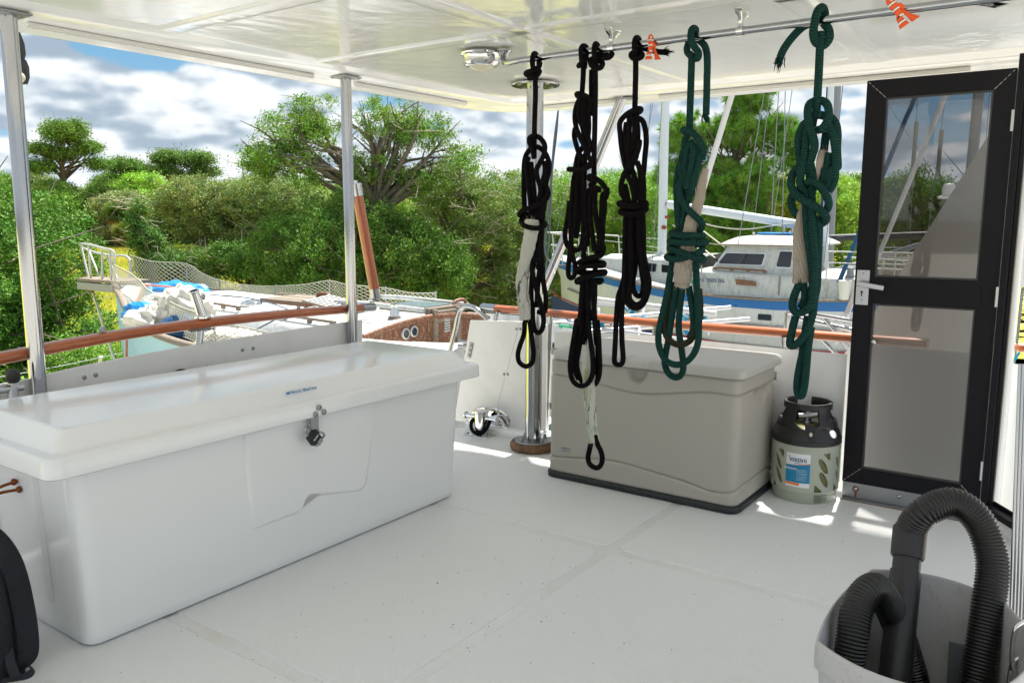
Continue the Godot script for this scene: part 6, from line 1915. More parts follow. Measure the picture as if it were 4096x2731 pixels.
# ---------------------------------------------------------------- neighbouring boats
func hull_rows(side: Array, cz: float, keel: float, x_stern: float) -> Array:   # side: [x, sheer height, half beam] from the bow aft
	var rows := []
	for s in side:
		var r := []
		var hb: float = s[2]
		for k in [[1.0, 0.0], [1.0, -0.06], [0.97, -0.35], [0.86, -0.8], [0.55, -1.3], [0.15, keel], [-0.15, keel], [-0.55, -1.3], [-0.86, -0.8], [-0.97, -0.35], [-1.0, -0.06], [-1.0, 0.0]]:
			r.append(V(s[0] + (0.0 if hb > 0.05 else -k[1] * 0.5), s[1] + k[1], cz + hb * k[0]))
		rows.append(r)
	return rows

func rope_net(a: Array, b: Array, step: float, tidy_z: float) -> MB:   # diamond mesh between an upper and a lower path
	var m := MB.new()
	var ta := 0.0
	for i in a.size() - 1: ta += a[i].distance_to(a[i + 1])
	var n := int(ta / step)
	var at := func(p: Array, f: float) -> Vector3:
		var q := clampf(f, 0.0, 1.0) * (p.size() - 1)
		var k := mini(int(q), p.size() - 2)
		return p[k].lerp(p[k + 1], q - k)
	var rows := 6
	for d in [1, -1]:
		for i in range(-rows, n + rows):
			for k in rows:
				var f0: float = (i + d * k) / float(n)
				var f1: float = (i + d * (k + 1)) / float(n)
				if f0 < 0 or f0 > 1 or f1 < 0 or f1 > 1: continue
				var p0: Vector3 = at.call(a, f0).lerp(at.call(b, f0), k / float(rows))
				var p1: Vector3 = at.call(a, f1).lerp(at.call(b, f1), (k + 1) / float(rows))
				m.tube([p0, p1], 0.0036, 3, false)
	return m

func build_old_boat() -> void:
	var cz := -6.4
	var o := thing("old_sailboat", "neglected white sailboat with a netted bow, weathered wooden cabin end and blue tarpaulin", "sailboat", V(-8.5, -3.2, cz))
	var side := [[-11.45, 0.36, 0.03], [-11.1, 0.325, 0.24], [-10.4, 0.265, 0.56], [-9.47, 0.2, 1.02], [-8.58, 0.135, 1.42], [-7.8, 0.095, 1.64], [-7.0, 0.07, 1.76], [-6.0, 0.065, 1.8], [-5.0, 0.08, 1.76], [-4.5, 0.10, 1.68], [-4.3, 0.11, 1.64]]
	var hl := MB.new()
	hl.loft(hull_rows(side, cz, -2.0, -3.4), false)
	part("hull", hl, M.hull_pale_blue, o)
	var dk := MB.new()
	var rows := []
	for s in side:
		var r := []
		for k in 9:
			var f := -1.0 + 2.0 * k / 8.0
			r.append(V(s[0], s[1] - 0.03 + 0.06 * (1.0 - f * f), cz + f * (s[2] - 0.03)))
		rows.append(r)
	dk.loft(rows.slice(0, 8), false)
	for d in [1, -1]:
		var co := []
		for k in range(7, side.size()): co.append([V(side[k][0], side[k][1], cz + d * (side[k][2] - 0.03)), V(side[k][0], side[k][1] + 0.06, cz + d * (side[k][2] - 0.3)), V(side[k][0], side[k][1] + 0.16, cz + d * (side[k][2] - 0.62)), V(side[k][0], -0.7, cz + d * (side[k][2] - 0.66))])
		dk.loft(co, false)
	dk.face([V(-5.55, -0.7, cz - 1.2), V(-5.55, -0.7, cz + 1.2), V(-4.3, -0.7, cz + 1.2), V(-4.3, -0.7, cz - 1.2)])
	part("side_deck", dk, M.deck_white, o)
	for d in [1, -1]:
		var tr := MB.new()
		var p := []
		for s in side: p.append(V(s[0], s[1] + 0.015, cz + d * s[2]))
		tr.tube(smooth_path(p, 4), 0.045, 8, true, 0.8)
		part("toe_rail", tr, M.grey_wood, o)
	# bow platform with its plank edges and the pulpit
	for k in 4:
		var bp := MB.new()
		var z := cz - 0.1 + (k - 1.5) * 0.125
		var x := -12.42 + (0.10 if k in [0, 3] else 0.0)
		bp.rbox(V((x - 11.2) * 0.5, 0.405, z), V((-11.2 - x) * 0.5, 0.02, 0.058), 0.006)
		part("plank", bp, M.grey_wood, o)
	var bm := MB.new()
	bm.rbox(V(-11.72, 0.315, cz + 0.12), V(0.6, 0.055, 0.03), 0.008); bm.rbox(V(-11.72, 0.315, cz - 0.32), V(0.6, 0.055, 0.03), 0.008)
	part("platform_bearer", bm, M.mast_grey, o)
	var an := MB.new()
	an.rbox(V(-12.30, 0.32, cz - 0.1), V(0.05, 0.06, 0.09), 0.02); an.rod(V(-12.28, 0.27, cz - 0.05), V(-12.24, 0.14, cz - 0.05), 0.02)
	part("bow_roller", an, M.rusty, o)
	var pu := MB.new()
	var top := smooth_path([V(-11.35, 0.42, -6.3), V(-11.34, 0.62, -6.3), V(-11.34, 0.83, -6.3), V(-11.5, 0.88, -6.24), V(-11.85, 0.92, -6.25), V(-12.35, 0.92, -6.38), V(-12.72, 0.89, -6.55), V(-12.84, 0.83, -6.68), V(-12.7, 0.77, -6.78), V(-12.3, 0.74, -6.8), V(-11.8, 0.72, -6.78), V(-11.75, 0.42, -6.76)], 5)
	pu.tube(top, 0.018, 10)
	for s in [[V(-12.78, 0.85, -6.60), V(-12.54, 0.40, -6.55)], [V(-12.80, 0.80, -6.72), V(-12.38, 0.40, -6.64)], [V(-12.05, 0.92, -6.32), V(-12.15, 0.41, -6.38)], [V(-12.45, 0.75, -6.79), V(-11.95, 0.40, -6.68)], [V(-11.55, 0.89, -6.25), V(-11.8, 0.41, -6.36)], [V(-11.4, 0.85, -6.28), V(-11.55, 0.41, -6.36)]]: pu.rod(s[0], s[1], 0.0155, 8)
	part("pulpit", pu, M.old_white, o)
	# lifeline stanchions and netting on both sides
	var far := [V(-11.75, 0.76, -6.78), V(-11.7, 0.68, -7.0), V(-11.64, 0.65, -7.15), V(-11.29, 0.62, -7.40), V(-11.11, 0.47, -7.55), V(-10.85, 0.38, -7.65), V(-10.58, 0.33, -7.75), V(-10.22, 0.31, -7.85), V(-9.85, 0.32, -7.90), V(-9.28, 0.37, -7.95), V(-8.81, 0.44, -8.00), V(-8.52, 0.40, -8.05), V(-7.82, 0.38, -8.10), V(-7.39, 0.34, -8.10), V(-6.94, 0.36, -8.10)]
	var farlow := []
	for p in far:
		var f := clampf((-5.0 - p.x) / 6.4, 0.0, 1.0)
		farlow.append(V(p.x, 0.08 + 0.2 * f * f * f, p.z - 0.02))
	var near := [V(-11.34, 0.66, -6.28), V(-10.62, 0.58, -6.10), V(-9.78, 0.53, -5.75), V(-9.21, 0.47, -5.50), V(-8.21, 0.44, -5.10), V(-7.70, 0.40, -4.95), V(-7.29, 0.38, -4.85), V(-6.85, 0.34, -4.75), V(-6.0, 0.3, -4.7)]
	var nearlow := []
	for p in near:
		var f := clampf((-5.0 - p.x) / 6.4, 0.0, 1.0)
		nearlow.append(V(p.x, 0.075 + 0.25 * f * f, p.z + 0.06))
	for s in [[far, farlow, 0.075], [near, nearlow, 0.075]]:
		var ul := smooth_path(s[0], 5)
		var ll := smooth_path(s[1], 5)
		part("lifeline_net", rope_net(ul, ll, s[2], cz), M.net, o).set_meta("kind", "stuff")
		var ln := MB.new()
		ln.tube(ul, 0.006, 6); ln.tube(ll, 0.005, 6)
		part("lifeline", ln, M.net, o)
	for s in [[V(-11.29, 0.64, -7.4), 0.28], [V(-10.85, 0.40, -7.65), 0.2], [V(-9.85, 0.34, -7.9), 0.15], [V(-8.81, 0.46, -8.0), 0.11], [V(-7.82, 0.40, -8.1), 0.1], [V(-6.94, 0.38, -8.1), 0.08], [V(-8.21, 0.46, -5.1), 0.12], [V(-6.85, 0.36, -4.75), 0.09]]:
		var st := MB.new()
		st.rod(s[0], V(s[0].x, s[1], s[0].z), 0.0125, 8)
		part("stanchion", st, M.dull_steel, o)
	# cabin trunk with a crowned white top
	var ct := MB.new()
	var crows := []
	for s in [[-9.25, 0.24, 0.50, 0.17], [-9.1, 0.285, 0.58, 0.16], [-8.0, 0.25, 0.80, 0.12], [-6.8, 0.235, 0.90, 0.10], [-5.58, 0.225, 0.93, 0.10]]:
		var r := [V(s[0] - 0.05, s[3] - 0.15, cz + s[2] + 0.05)]
		for k in 11:
			var f := 1.0 - 2.0 * k / 10.0
			r.append(V(s[0], s[1] + 0.105 * (1.0 - f * f) - (0.02 if absf(f) > 0.99 else 0.0), cz + f * s[2]))
		r.append(V(s[0] - 0.05, s[3] - 0.15, cz - s[2] - 0.05))
		crows.append(r)
	ct.loft(crows, false)
	ct.loft([crows[0], crows[0].map(func(p): return V(-9.36, minf(p.y, 0.2), cz + (p.z - cz) * 0.95))], false)
	part("cabin_top", ct, M.deck_white, o)
	for d in [1, -1]:
		var hr := MB.new()
		hr.tube(smooth_path([V(-8.75, 0.335, cz + d * 0.62), V(-8.2, 0.335, cz + d * 0.66), V(-7.75, 0.325, cz + d * 0.69)], 4), 0.016, 8)
		for x in [-8.72, -8.4, -8.08, -7.78]: hr.rbox(V(x, 0.31, cz + d * (0.62 + (x + 8.75) * 0.07)), V(0.03, 0.025, 0.016), 0.008)
		hr.tube(smooth_path([V(-7.3, 0.30, cz + d * 0.74), V(-6.7, 0.30, cz + d * 0.78), V(-6.1, 0.29, cz + d * 0.80)], 4), 0.016, 8)
		for x in [-7.25, -6.9, -6.5, -6.15]: hr.rbox(V(x, 0.275, cz + d * (0.74 + (x + 7.3) * 0.05)), V(0.03, 0.025, 0.016), 0.008)
		part("grab_rail", hr, M.grey_wood, o)
	var dv := MB.new()
	dv.ball(V(-7.9, 0.33, cz + 0.42), V(0.13, 0.055, 0.13), 16)
	part("deck_ventilator", dv, M.chrome, o)
	# forward hatch: varnished box with a white lid
	var fb := MB.new()
	fb.rbox(V(-9.75, 0.235, cz + 0.05), V(0.30, 0.05, 0.28), 0.02)
	part("fore_hatch", fb, M.teak_bare, o)
	var fb2 := MB.new()
	fb2.rbox(V(-9.75, 0.295, cz + 0.05), V(0.33, 0.014, 0.31), 0.012)
	fb2.ball(V(-9.65, 0.305, cz), V(0.17, 0.035, 0.13), 14)
	part("fore_hatch_lid", fb2, M.deck_white, o)
	# weathered wooden midship hatch, board by board
	for k in 5:
		var w := MB.new()
		w.rbox(V(-7.55, 0.372 + 0.004 * (k % 2), cz - 0.02 + (k - 2) * 0.115), V(0.40, 0.014, 0.054), 0.005)
		part("plank", w, M.grey_wood, o)
	var wf := MB.new()
	wf.rbox(V(-7.55, 0.33, cz - 0.02), V(0.42, 0.032, 0.30), 0.01)
	wf.rbox(V(-7.12, 0.345, cz - 0.02), V(0.02, 0.04, 0.32), 0.008)
	part("mid_hatch_frame", wf, M.red_wood, o)
	var wh := MB.new()
	wh.tube(smooth_path([V(-7.42, 0.385, cz - 0.15), V(-7.40, 0.43, cz - 0.15), V(-7.25, 0.435, cz - 0.15), V(-7.18, 0.385, cz - 0.15)], 4), 0.022, 8)
	part("hatch_handle", wh, M.red_wood, o)
	# slatted grating lying tilted on the cabin top
	var gt := Basis(V(0, 0, 1), -0.20) * Basis(V(0, 1, 0), 0.25)
	var gc := V(-6.85, 0.375, cz + 0.08)
	for k in 9:
		var s := MB.new()
		s.rbox(gc + gt * V(-0.24 + k * 0.06, 0, 0), V(0.016, 0.010, 0.24), 0.004, gt)
		part("slat", s, M.old_white, o)
	var ge := MB.new()
	for d in [1, -1]: ge.rbox(gc + gt * V(0, -0.004, d * 0.235), V(0.29, 0.012, 0.02), 0.005, gt)
	part("grating_frame", ge, M.grey_wood, o)
	# black cable lying across the cabin top
	var cb := MB.new()
	cb.tube(smooth_path([V(-9.0, 0.37, cz + 0.25), V(-8.3, 0.37, cz + 0.22), V(-7.6, 0.36, cz + 0.40), V(-7.0, 0.33, cz + 0.62), V(-6.9, 0.29, cz + 0.83), V(-7.1, 0.12, cz + 1.1)], 6), 0.008, 6)
	part("loose_cable", cb, M.cable, o)
	# companionway: sliding hatch with a smoked pane, grey wooden sides
	var sh := MB.new()
	sh.rbox(V(-5.95, 0.345, cz - 0.32), V(0.36, 0.035, 0.30), 0.01)
	sh.rbox(V(-5.59, 0.36, cz - 0.32), V(0.025, 0.035, 0.34), 0.008)
	part("companionway_hatch", sh, M.grey_wood, o)
	var sg := MB.new()
	sg.rbox(V(-5.98, 0.388, cz - 0.32), V(0.26, 0.005, 0.22), 0.004)
	part("smoked_pane", sg, M.clear_acrylic, o)
	var hh := MB.new()
	hh.tube(smooth_path([V(-5.60, 0.39, cz - 0.42), V(-5.60, 0.43, cz - 0.46), V(-5.60, 0.435, cz - 0.60), V(-5.60, 0.39, cz - 0.64)], 4), 0.02, 8)
	part("hatch_handle", hh, M.red_wood, o)
	var cr := MB.new()
	for d in [1, -1]: cr.tube(smooth_path([V(-7.1, 0.385, cz - 0.32 + d * 0.37), V(-6.5, 0.395, cz - 0.32 + d * 0.37), V(-5.6, 0.375, cz - 0.32 + d * 0.36)], 4), 0.026, 8)
	part("hatch_runner", cr, M.old_white, o)
	# winch, clam cleat and fairlead on the cabin top
	var wi := MB.new()
	wi.lathe(V(-5.72, 0.318, cz + 0.36), [Vector2(0, 0.02), Vector2(0.055, 0.02), Vector2(0.052, 0.03), Vector2(0.048, 0.07), Vector2(0.036, 0.082), Vector2(0.03, 0.10), Vector2(0.03, 0.115), Vector2(0.044, 0.128), Vector2(0.044, 0.138), Vector2(0, 0.14)], 24)
	part("winch", wi, M.chrome, o)
	var wb := MB.new()
	wb.lathe(V(-5.72, 0.30, cz + 0.36), [Vector2(0, 0), Vector2(0.068, 0), Vector2(0.066, 0.034), Vector2(0, 0.036)], 24)
	part("winch_pad", wb, M.grey_wood, o)
	var cc := MB.new()
	cc.rbox(V(-5.85, 0.285, cz + 0.62), V(0.06, 0.006, 0.018), 0.004); cc.rod(V(-5.90, 0.31, cz + 0.62), V(-5.80, 0.325, cz + 0.62), 0.008); cc.rod(V(-5.85, 0.285, cz + 0.62), V(-5.85, 0.315, cz + 0.62), 0.01)
	part("cleat", cc, M.chrome, o)
	# wooden cabin end: planks, arched head, dials, louvred door
	var bx := -5.56
	var nplank := 15
	for k in nplank:
		var z0 := cz - 0.95 + 1.9 * k / nplank
		var z1 := z0 + 1.9 / nplank - 0.006
		if z0 > cz - 0.43 and z1 < cz - 0.05: continue
		var zm := (z0 + z1) * 0.5
		var yt := 0.20 + 0.10 * (1.0 - pow((zm - cz) / 0.95, 2.0))
		var pl := MB.new()
		pl.rbox(V(bx, (yt - 0.7) * 0.5, zm), V(0.012, (yt + 0.7) * 0.5, (z1 - z0) * 0.5), 0.004)
		part("plank", pl, M.red_wood, o)
	var hd := MB.new()
	var arc := []
	for k in 15:
		var f := -1.0 + k / 7.0
		arc.append(V(bx + 0.02, 0.205 + 0.10 * (1.0 - f * f), cz + f * 0.97))
	hd.tube(arc, 0.034, 8, true, 0.7, V(0, 1, 0))
	part("arched_trim", hd, M.red_wood, o)
	var fr := MB.new()
	for z in [cz - 0.05, cz - 0.43]: fr.rbox(V(bx + 0.018, 0.0, z), V(0.022, 0.38, 0.028), 0.006)
	fr.rbox(V(bx + 0.01, 0.30, cz - 0.24), V(0.018, 0.06, 0.19), 0.006)
	part("door_frame", fr, M.grey_wood, o)
	var dr := MB.new()
	dr.rbox(V(bx + 0.008, -0.1, cz - 0.24), V(0.012, 0.36, 0.16), 0.006)
	part("door", dr, M.red_wood, o)
	for k in 6:
		var lv := MB.new()
		lv.rbox(V(bx + 0.026, 0.275 - k * 0.027, cz - 0.235), V(0.008, 0.009, 0.045), 0.003, Basis(V(0, 0, 1), 0.4))
		part("slat", lv, M.old_white, o)
	for s in [[V(bx + 0.014, 0.178, cz + 0.397), 0.056], [V(bx + 0.014, 0.188, cz + 0.275), 0.056], [V(bx + 0.014, 0.045, cz + 0.29), 0.05]]:
		var turn := Basis(V(0, 1, 0), V(1, 0, 0), V(0, 0, -1))
		var rm := MB.new()
		rm.lathe(s[0], [Vector2(s[1], 0), Vector2(s[1], 0.014), Vector2(s[1] - 0.012, 0.02), Vector2(s[1] - 0.014, 0.012)], 24, turn)
		var g := part("dial", rm, M.old_white, o)
		var fc := MB.new()
		fc.lathe(s[0], [Vector2(s[1] - 0.012, 0.01), Vector2(0, 0.0102)], 24, turn)
		part("dial_face", fc, M.dark_glass, g.get_parent())
	var wp := MB.new()
	wp.rbox(V(bx + 0.2, -0.06, cz + 0.05), V(0.01, 0.09, 0.17), 0.004, Basis(V(1, 0, 0), 0.15))
	part("white_board", wp, M.old_white, o)
	var pp := MB.new()
	pp.tube([V(-4.9, 0.19, cz + 1.45), V(-4.4, 0.20, cz + 0.9), V(-4.2, 0.21, cz + 0.4)], 0.014, 8)
	for q in [V(-4.78, 0.19, cz + 1.32), V(-4.35, 0.20, cz + 0.8)]: pp.rod(q, q + V(0, -0.25, 0), 0.012, 8)
	part("cockpit_rail", pp, M.old_white, o)
	# ropes from the bow to the ground
	var ar := MB.new()
	ar.tube(smooth_path([V(-12.26, 0.2, cz - 0.05), V(-11.1, -0.55, -6.05), V(-9.9, -1.35, -5.7), V(-7.6, -3.1, -5.1)], 5), 0.018, 6)
	part("anchor_rode", ar, M.line_white, o)
	# heaps lying on the foredeck and side deck: things of their own
	single("blue_tarpaulin", crumple(V(-10.55, 0.24, -6.72), V(0.62, 0.17, 0.32), 17, 0.30), M.tarp, "crumpled bright blue tarpaulin heaped on the foredeck of the old sailboat", "tarpaulin", V(-10.5, 0.3, -6.72))
	single("blue_sheet", crumple(V(-8.72, 0.2, -5.13), V(0.24, 0.15, 0.16), 23, 0.35), M.tarp, "small bundle of blue sheeting beside the white sail heap", "tarpaulin", V(-8.72, 0.2, -5.13))
	single("blue_bag", crumple(V(-7.75, 0.14, -5.0), V(0.32, 0.15, 0.2), 29, 0.25), M.cover_blue, "dark blue bag on the side deck, partly under the net", "bag", V(-7.75, 0.14, -5.0))
	single("white_sail", crumple(V(-8.15, 0.28, -5.3), V(0.33, 0.24, 0.24), 31, 0.42), M.sailcloth, "tall crumpled off white sail heap on the side deck of the old boat", "sail", V(-8.15, 0.2, -5.3), "sail heaps on the old sailboat")
	single("white_sail", crumple(V(-8.45, 0.16, -5.05), V(0.3, 0.15, 0.2), 37, 0.45), M.sailcloth, "lower crumpled sail heap next to the small blue bundle", "sail", V(-8.45, 0.1, -5.05), "sail heaps on the old sailboat")
	single("canvas_roll", crumple(V(-6.9, 0.12, -5.0), V(0.42, 0.1, 0.16), 41, 0.25), M.sailcloth, "pale canvas roll on the side deck, just above the teak rail", "canvas", V(-6.9, 0.1, -5.0))
	var og := MB.new()
	og.tube(smooth_path([V(-10.4, 0.42, -6.18), V(-9.8, 0.2, -5.65), V(-9.7, 0.0, -5.5), V(-9.55, -0.9, -5.35), V(-9.5, -1.6, -5.3)], 5), 0.014, 6)
	og.tube(smooth_path([V(-10.4, 0.42, -6.18), V(-9.5, 0.42, -6.1), V(-9.2, 0.3, -5.95)], 4), 0.012, 6)
	single("orange_line", og, M.line_orange, "faded orange line leading over the side of the old sailboat's bow", "rope", V(-9.8, 0.2, -5.65))
	var bk := MB.new()
	bk.lathe(V(-10.42, 0.2, -6.22), [Vector2(0, 0), Vector2(0.06, 0), Vector2(0.065, 0.18), Vector2(0.05, 0.22), Vector2(0, 0.24)], 14)
	single("plastic_jug", bk, M.hull_pale_blue, "pale blue plastic jug tied up in front of the blue tarpaulin", "jug", V(-10.42, 0.2, -6.22))

func crumple(c: Vector3, r: Vector3, seed_: int, deep: float) -> MB:   # a heap of cloth with folds
	var f := noise(seed_, 1.0, 3)
	f.fractal_type = FastNoiseLite.FRACTAL_RIDGED
	var g := noise(seed_ + 1, 1.0, 2)
	var rows := []
	for i in 25:
		var th := PI * i / 24.0
		var row := []
		for j in 40:
			var a := TAU * j / 40.0
			var d := V(sin(th) * cos(a), cos(th), sin(th) * sin(a))
			var k := 1.0 + deep * (f.get_noise_3dv(d * 1.1) * 0.8 + g.get_noise_3dv(d * 2.6) * 0.7)
			var p := d * k * r
			if p.y < 0.0: p.y *= 0.6
			row.append(c + p)
		rows.append(row)
	var m := MB.new()
	m.loft(rows, true, false, false)
	return m

func build_blue_boat() -> void:
	var cz := -15.3
	var k := 1.0
	var o := thing("pilothouse_sailboat", "white sailboat with a blue hull stripe, grimy pilothouse and wooden name board", "sailboat", V(-5.5, -3.2, cz))
	var side := [[-9.75, 0.50, 0.03], [-9.3, 0.44, 0.4], [-8.7, 0.36, 0.75], [-8.0, 0.26, 1.1], [-7.2, 0.16, 1.35], [-6.3, 0.06, 1.47], [-5.4, 0.0, 1.5], [-4.4, -0.01, 1.5], [-3.4, 0.03, 1.45], [-2.4, 0.09, 1.35], [-1.0, 0.16, 1.1]]
	var hl := MB.new()
	hl.loft(hull_rows(side, cz, -2.2, -1.0), false)
	part("hull", hl, M.hull_white, o)
	var strip := func(called: String, lo: float, hi: float, lo2: float, hi2: float, m: Material, proud: float) -> void:
		var b := MB.new()
		var rows := []
		for i in side.size():
			var s: Array = side[i]
			var f := float(i) / (side.size() - 1)
			var l := lerpf(lo, lo2, f)
			var h := lerpf(hi, hi2, f)
			var wid := func(d: float) -> float: return lerpf(1.0, 0.97, clampf((-d - 0.06) / 0.29, 0.0, 1.0)) if d > -0.35 else lerpf(0.97, 0.86, clampf((-d - 0.35) / 0.45, 0.0, 1.0))
			rows.append([V(s[0], s[1] + l, cz + s[2] * wid.call(l) + proud), V(s[0], s[1] + (l + h) * 0.5, cz + s[2] * wid.call((l + h) * 0.5) + proud), V(s[0], s[1] + h, cz + s[2] * wid.call(h) + proud)])
		b.loft(rows, false)
		part(called, b, m, o)
	strip.call("blue_stripe", -0.155, -0.005, -0.20, 0.0, M.hull_blue, 0.006)
	strip.call("red_line", -0.80, -0.77, -0.92, -0.89, M.boot_red, 0.012)
	strip.call("boot_top", -1.15, -0.83, -1.25, -0.93, M.boot_navy, 0.012)
	var rb := MB.new()
	var p0 := []
	for i in range(2, side.size()): p0.append(V(side[i][0], side[i][1] - 0.012, cz + side[i][2] + 0.02))
	rb.tube(smooth_path(p0, 4), 0.022, 8)
	part("rubbing_strake", rb, M.grey_wood, o)
	var r2 := MB.new()
	r2.tube([V(-9.0, -0.13, cz + 0.58), V(-8.2, -0.26, cz + 0.94), V(-7.0, -0.42, cz + 1.27)], 0.022, 8)
	r2.tube([V(-6.0, -0.47, cz + 1.42), V(-4.4, -0.50, cz + 1.46), V(-2.4, -0.46, cz + 1.35)], 0.018, 8)
	part("hull_strake", r2, M.grey_wood, o)
	for q in [[V(-8.28, 0.02, cz + 0.955), 0.17, 0.055, 0.36], [V(-4.55, -0.33, cz + 1.462), 0.115, 0.052, 0.0]]:
		var pw := MB.new()
		pw.rbox(q[0], V(q[1], q[2], 0.02), 0.012, Basis(V(0, 1, 0), -q[3]))
		part("hull_port", pw, M.dark_glass, o)
	for q in [V(-6.75, -0.09, cz + 1.40), V(-5.05, -0.16, cz + 1.495), V(-6.1, -0.12, cz + 1.47)]:
		var th := MB.new()
		th.ball(q, V(0.014, 0.014, 0.008), 8)
		part("through_hull", th, M.ink_black, o)
	var dk := MB.new()
	var rows := []
	for s in side:
		var r := []
		for i in 9:
			var f := -1.0 + i / 4.0
			r.append(V(s[0], s[1] + 0.01 + 0.06 * (1.0 - f * f), cz + f * (s[2] - 0.005)))
		rows.append(r)
	dk.loft(rows, false)
	part("deck", dk, M.old_white, o)
	# raised cabin side aft (bulwark panel with the numbers) and coachroof forward
	var cab := MB.new()
	var crow := func(x: float, top: float, half: float, base: float) -> Array:
		return [V(x, base, cz + half + 0.06), V(x, base + (top - base) * 0.85, cz + half + 0.01), V(x, top - 0.02, cz + half - 0.03), V(x, top, cz + half - 0.1), V(x, top + 0.05, cz), V(x, top, cz - half + 0.1), V(x, top - 0.02, cz - half + 0.03), V(x, base, cz - half - 0.06)]
	cab.loft([crow.call(-8.5, 0.42, 0.35, 0.3), crow.call(-8.3, 0.55, 0.42, 0.3), crow.call(-7.4, 0.56, 0.75, 0.2), crow.call(-6.5, 0.60, 0.98, 0.1), crow.call(-5.95, 0.62, 1.05, 0.05)], false)
	part("coachroof", cab, M.old_white, o)
	var bul := MB.new()
	bul.loft([crow.call(-5.95, 0.30, 1.30, 0.0), crow.call(-5.9, 0.415, 1.32, 0.0), crow.call(-4.4, 0.39, 1.33, -0.02), crow.call(-4.2, 0.385, 1.33, -0.02), crow.call(-2.6, 0.40, 1.28, 0.03), crow.call(-1.6, 0.40, 1.15, 0.08)], false)
	bul.loft([crow.call(-5.95, 0.30, 1.30, 0.0), crow.call(-5.99, 0.05, 1.28, 0.0)], false)
	part("cabin_side", bul, M.old_white, o)
	var se := MB.new()
	se.rbox(V(-4.36, 0.18, cz + 1.372), V(0.012, 0.2, 0.008), 0.003)
	part("seam_strip", se, M.grey_wood, o)
	for x in [-7.0, -6.55]:
		var w := MB.new()
		w.rbox(V(x, 0.40, cz + (0.87 if x < -6.8 else 0.99)), V(0.17, 0.085, 0.02), 0.04, Basis(V(0, 1, 0), -0.26))
		part("coachroof_window", w, M.dark_glass, o)
	# pilothouse with a raked front, rounded roof, sliding windows
	var ph := MB.new()
	var prow := func(y: float, x0: float, x1: float, half: float) -> Array:
		return ring(outline([Vector2(x0, cz - half), Vector2(x1, cz - half), Vector2(x1, cz + half), Vector2(x0, cz + half)], [0.12, 0.1, 0.1, 0.12], 4), 0.0, y)
	ph.loft([prow.call(0.36, -5.72, -4.2, 1.18), prow.call(0.55, -5.6, -4.2, 1.15), prow.call(0.86, -5.42, -4.22, 1.06)])
	part("pilothouse", ph, M.old_white, o)
	var pr := MB.new()
	var rrow := func(i: float, y: float) -> Array: return ring(outline([Vector2(-5.56 + i, cz - 1.16 + i), Vector2(-4.0 - i, cz - 1.16 + i), Vector2(-4.0 - i, cz + 1.16 - i), Vector2(-5.56 + i, cz + 1.16 - i)], [0.2, 0.12, 0.12, 0.2], 5), 0.0, y)
	pr.loft([rrow.call(0.02, 0.852), rrow.call(0.0, 0.868), rrow.call(0.01, 0.885), rrow.call(0.10, 0.94), rrow.call(0.24, 1.005), rrow.call(0.42, 1.03), rrow.call(0.8, 1.04)])
	part("pilothouse_roof", pr, M.old_white, o)
	var dr := MB.new()
	dr.tube([V(-5.55, 0.868, cz + 1.15), V(-4.0, 0.868, cz + 1.165)], 0.013, 6)
	part("drip_rail", dr, M.grey_wood, o)
	for s in [[-5.56, -4.72, -5.42, -4.68, 0.53, 0.76], [-4.5, -4.24, -4.46, -4.24, 0.50, 0.82]]:
		var wf := outline([Vector2(s[0], s[4]), Vector2(s[1], s[4]), Vector2(s[3], s[5]), Vector2(s[2], s[5])], [0.04, 0.03, 0.03, 0.03], 4)
		var tilt := Transform3D(Basis(V(1, 0, 0), V(0, 1, -0.27).normalized(), V(0, 0.27, 1).normalized()), V(0, 0.0, cz + 1.30))
		var inner := PackedVector2Array()
		var mid := Vector2((s[0] + s[1]) * 0.5, (s[4] + s[5]) * 0.5)
		for p in wf: inner.append(mid + (p - mid) * Vector2(0.94, 0.84))
		var b1 := MB.new()
		b1.prism(wf, tilt, 0.012)
		var fr2 := part("window_frame", b1, M.mast_white, o)
		var b2 := MB.new()
		b2.prism(inner, tilt.translated_local(V(0, 0, 0.006)), 0.009)
		part("window_pane", b2, M.dark_glass, o)
		if s[0] < -5.0:
			var b3 := MB.new()
			b3.prism(PackedVector2Array([Vector2(-5.08, 0.55), Vector2(-5.062, 0.55), Vector2(-5.04, 0.74), Vector2(-5.058, 0.74)]), tilt.translated_local(V(0, 0, 0.008)), 0.009)
			part("window_mullion", b3, M.skid_black, o)
	# roof gear
	for s in [[V(-5.25, 0.915, cz + 1.0), V(-4.45, 0.915, cz + 1.0)], [V(-5.55, 0.435, cz + 1.24), V(-4.65, 0.415, cz + 1.27)]]:
		var g := MB.new()
		g.tube([s[0] + V(0, 0.03, 0), s[1] + V(0, 0.03, 0)], 0.016, 8)
		for f in [0.0, 0.34, 0.67, 1.0]: g.rbox(s[0].lerp(s[1], f) + V(0, 0.012, 0), V(0.035, 0.02, 0.014), 0.006)
		part("grab_rail", g, M.teak_bare, o)
	var bh := MB.new()
	bh.rbox(V(-4.75, 1.06, cz + 0.35), V(0.30, 0.018, 0.25), 0.015)
	part("blue_hatch_cover", bh, M.tarp, o)
	var wh := MB.new()
	wh.rbox(V(-4.45, 1.075, cz - 0.3), V(0.25, 0.025, 0.22), 0.02)
	part("white_hatch", wh, M.old_white, o)
	var wn := MB.new()
	wn.rbox(V(-5.05, 1.0, cz + 0.75), V(0.06, 0.012, 0.04), 0.006); wn.lathe(V(-5.05, 1.01, cz + 0.75), [Vector2(0.035, 0), Vector2(0.025, 0.03), Vector2(0.03, 0.07), Vector2(0, 0.075)], 12)
	part("roof_winch", wn, M.aluminium, o)
	var bl := MB.new()
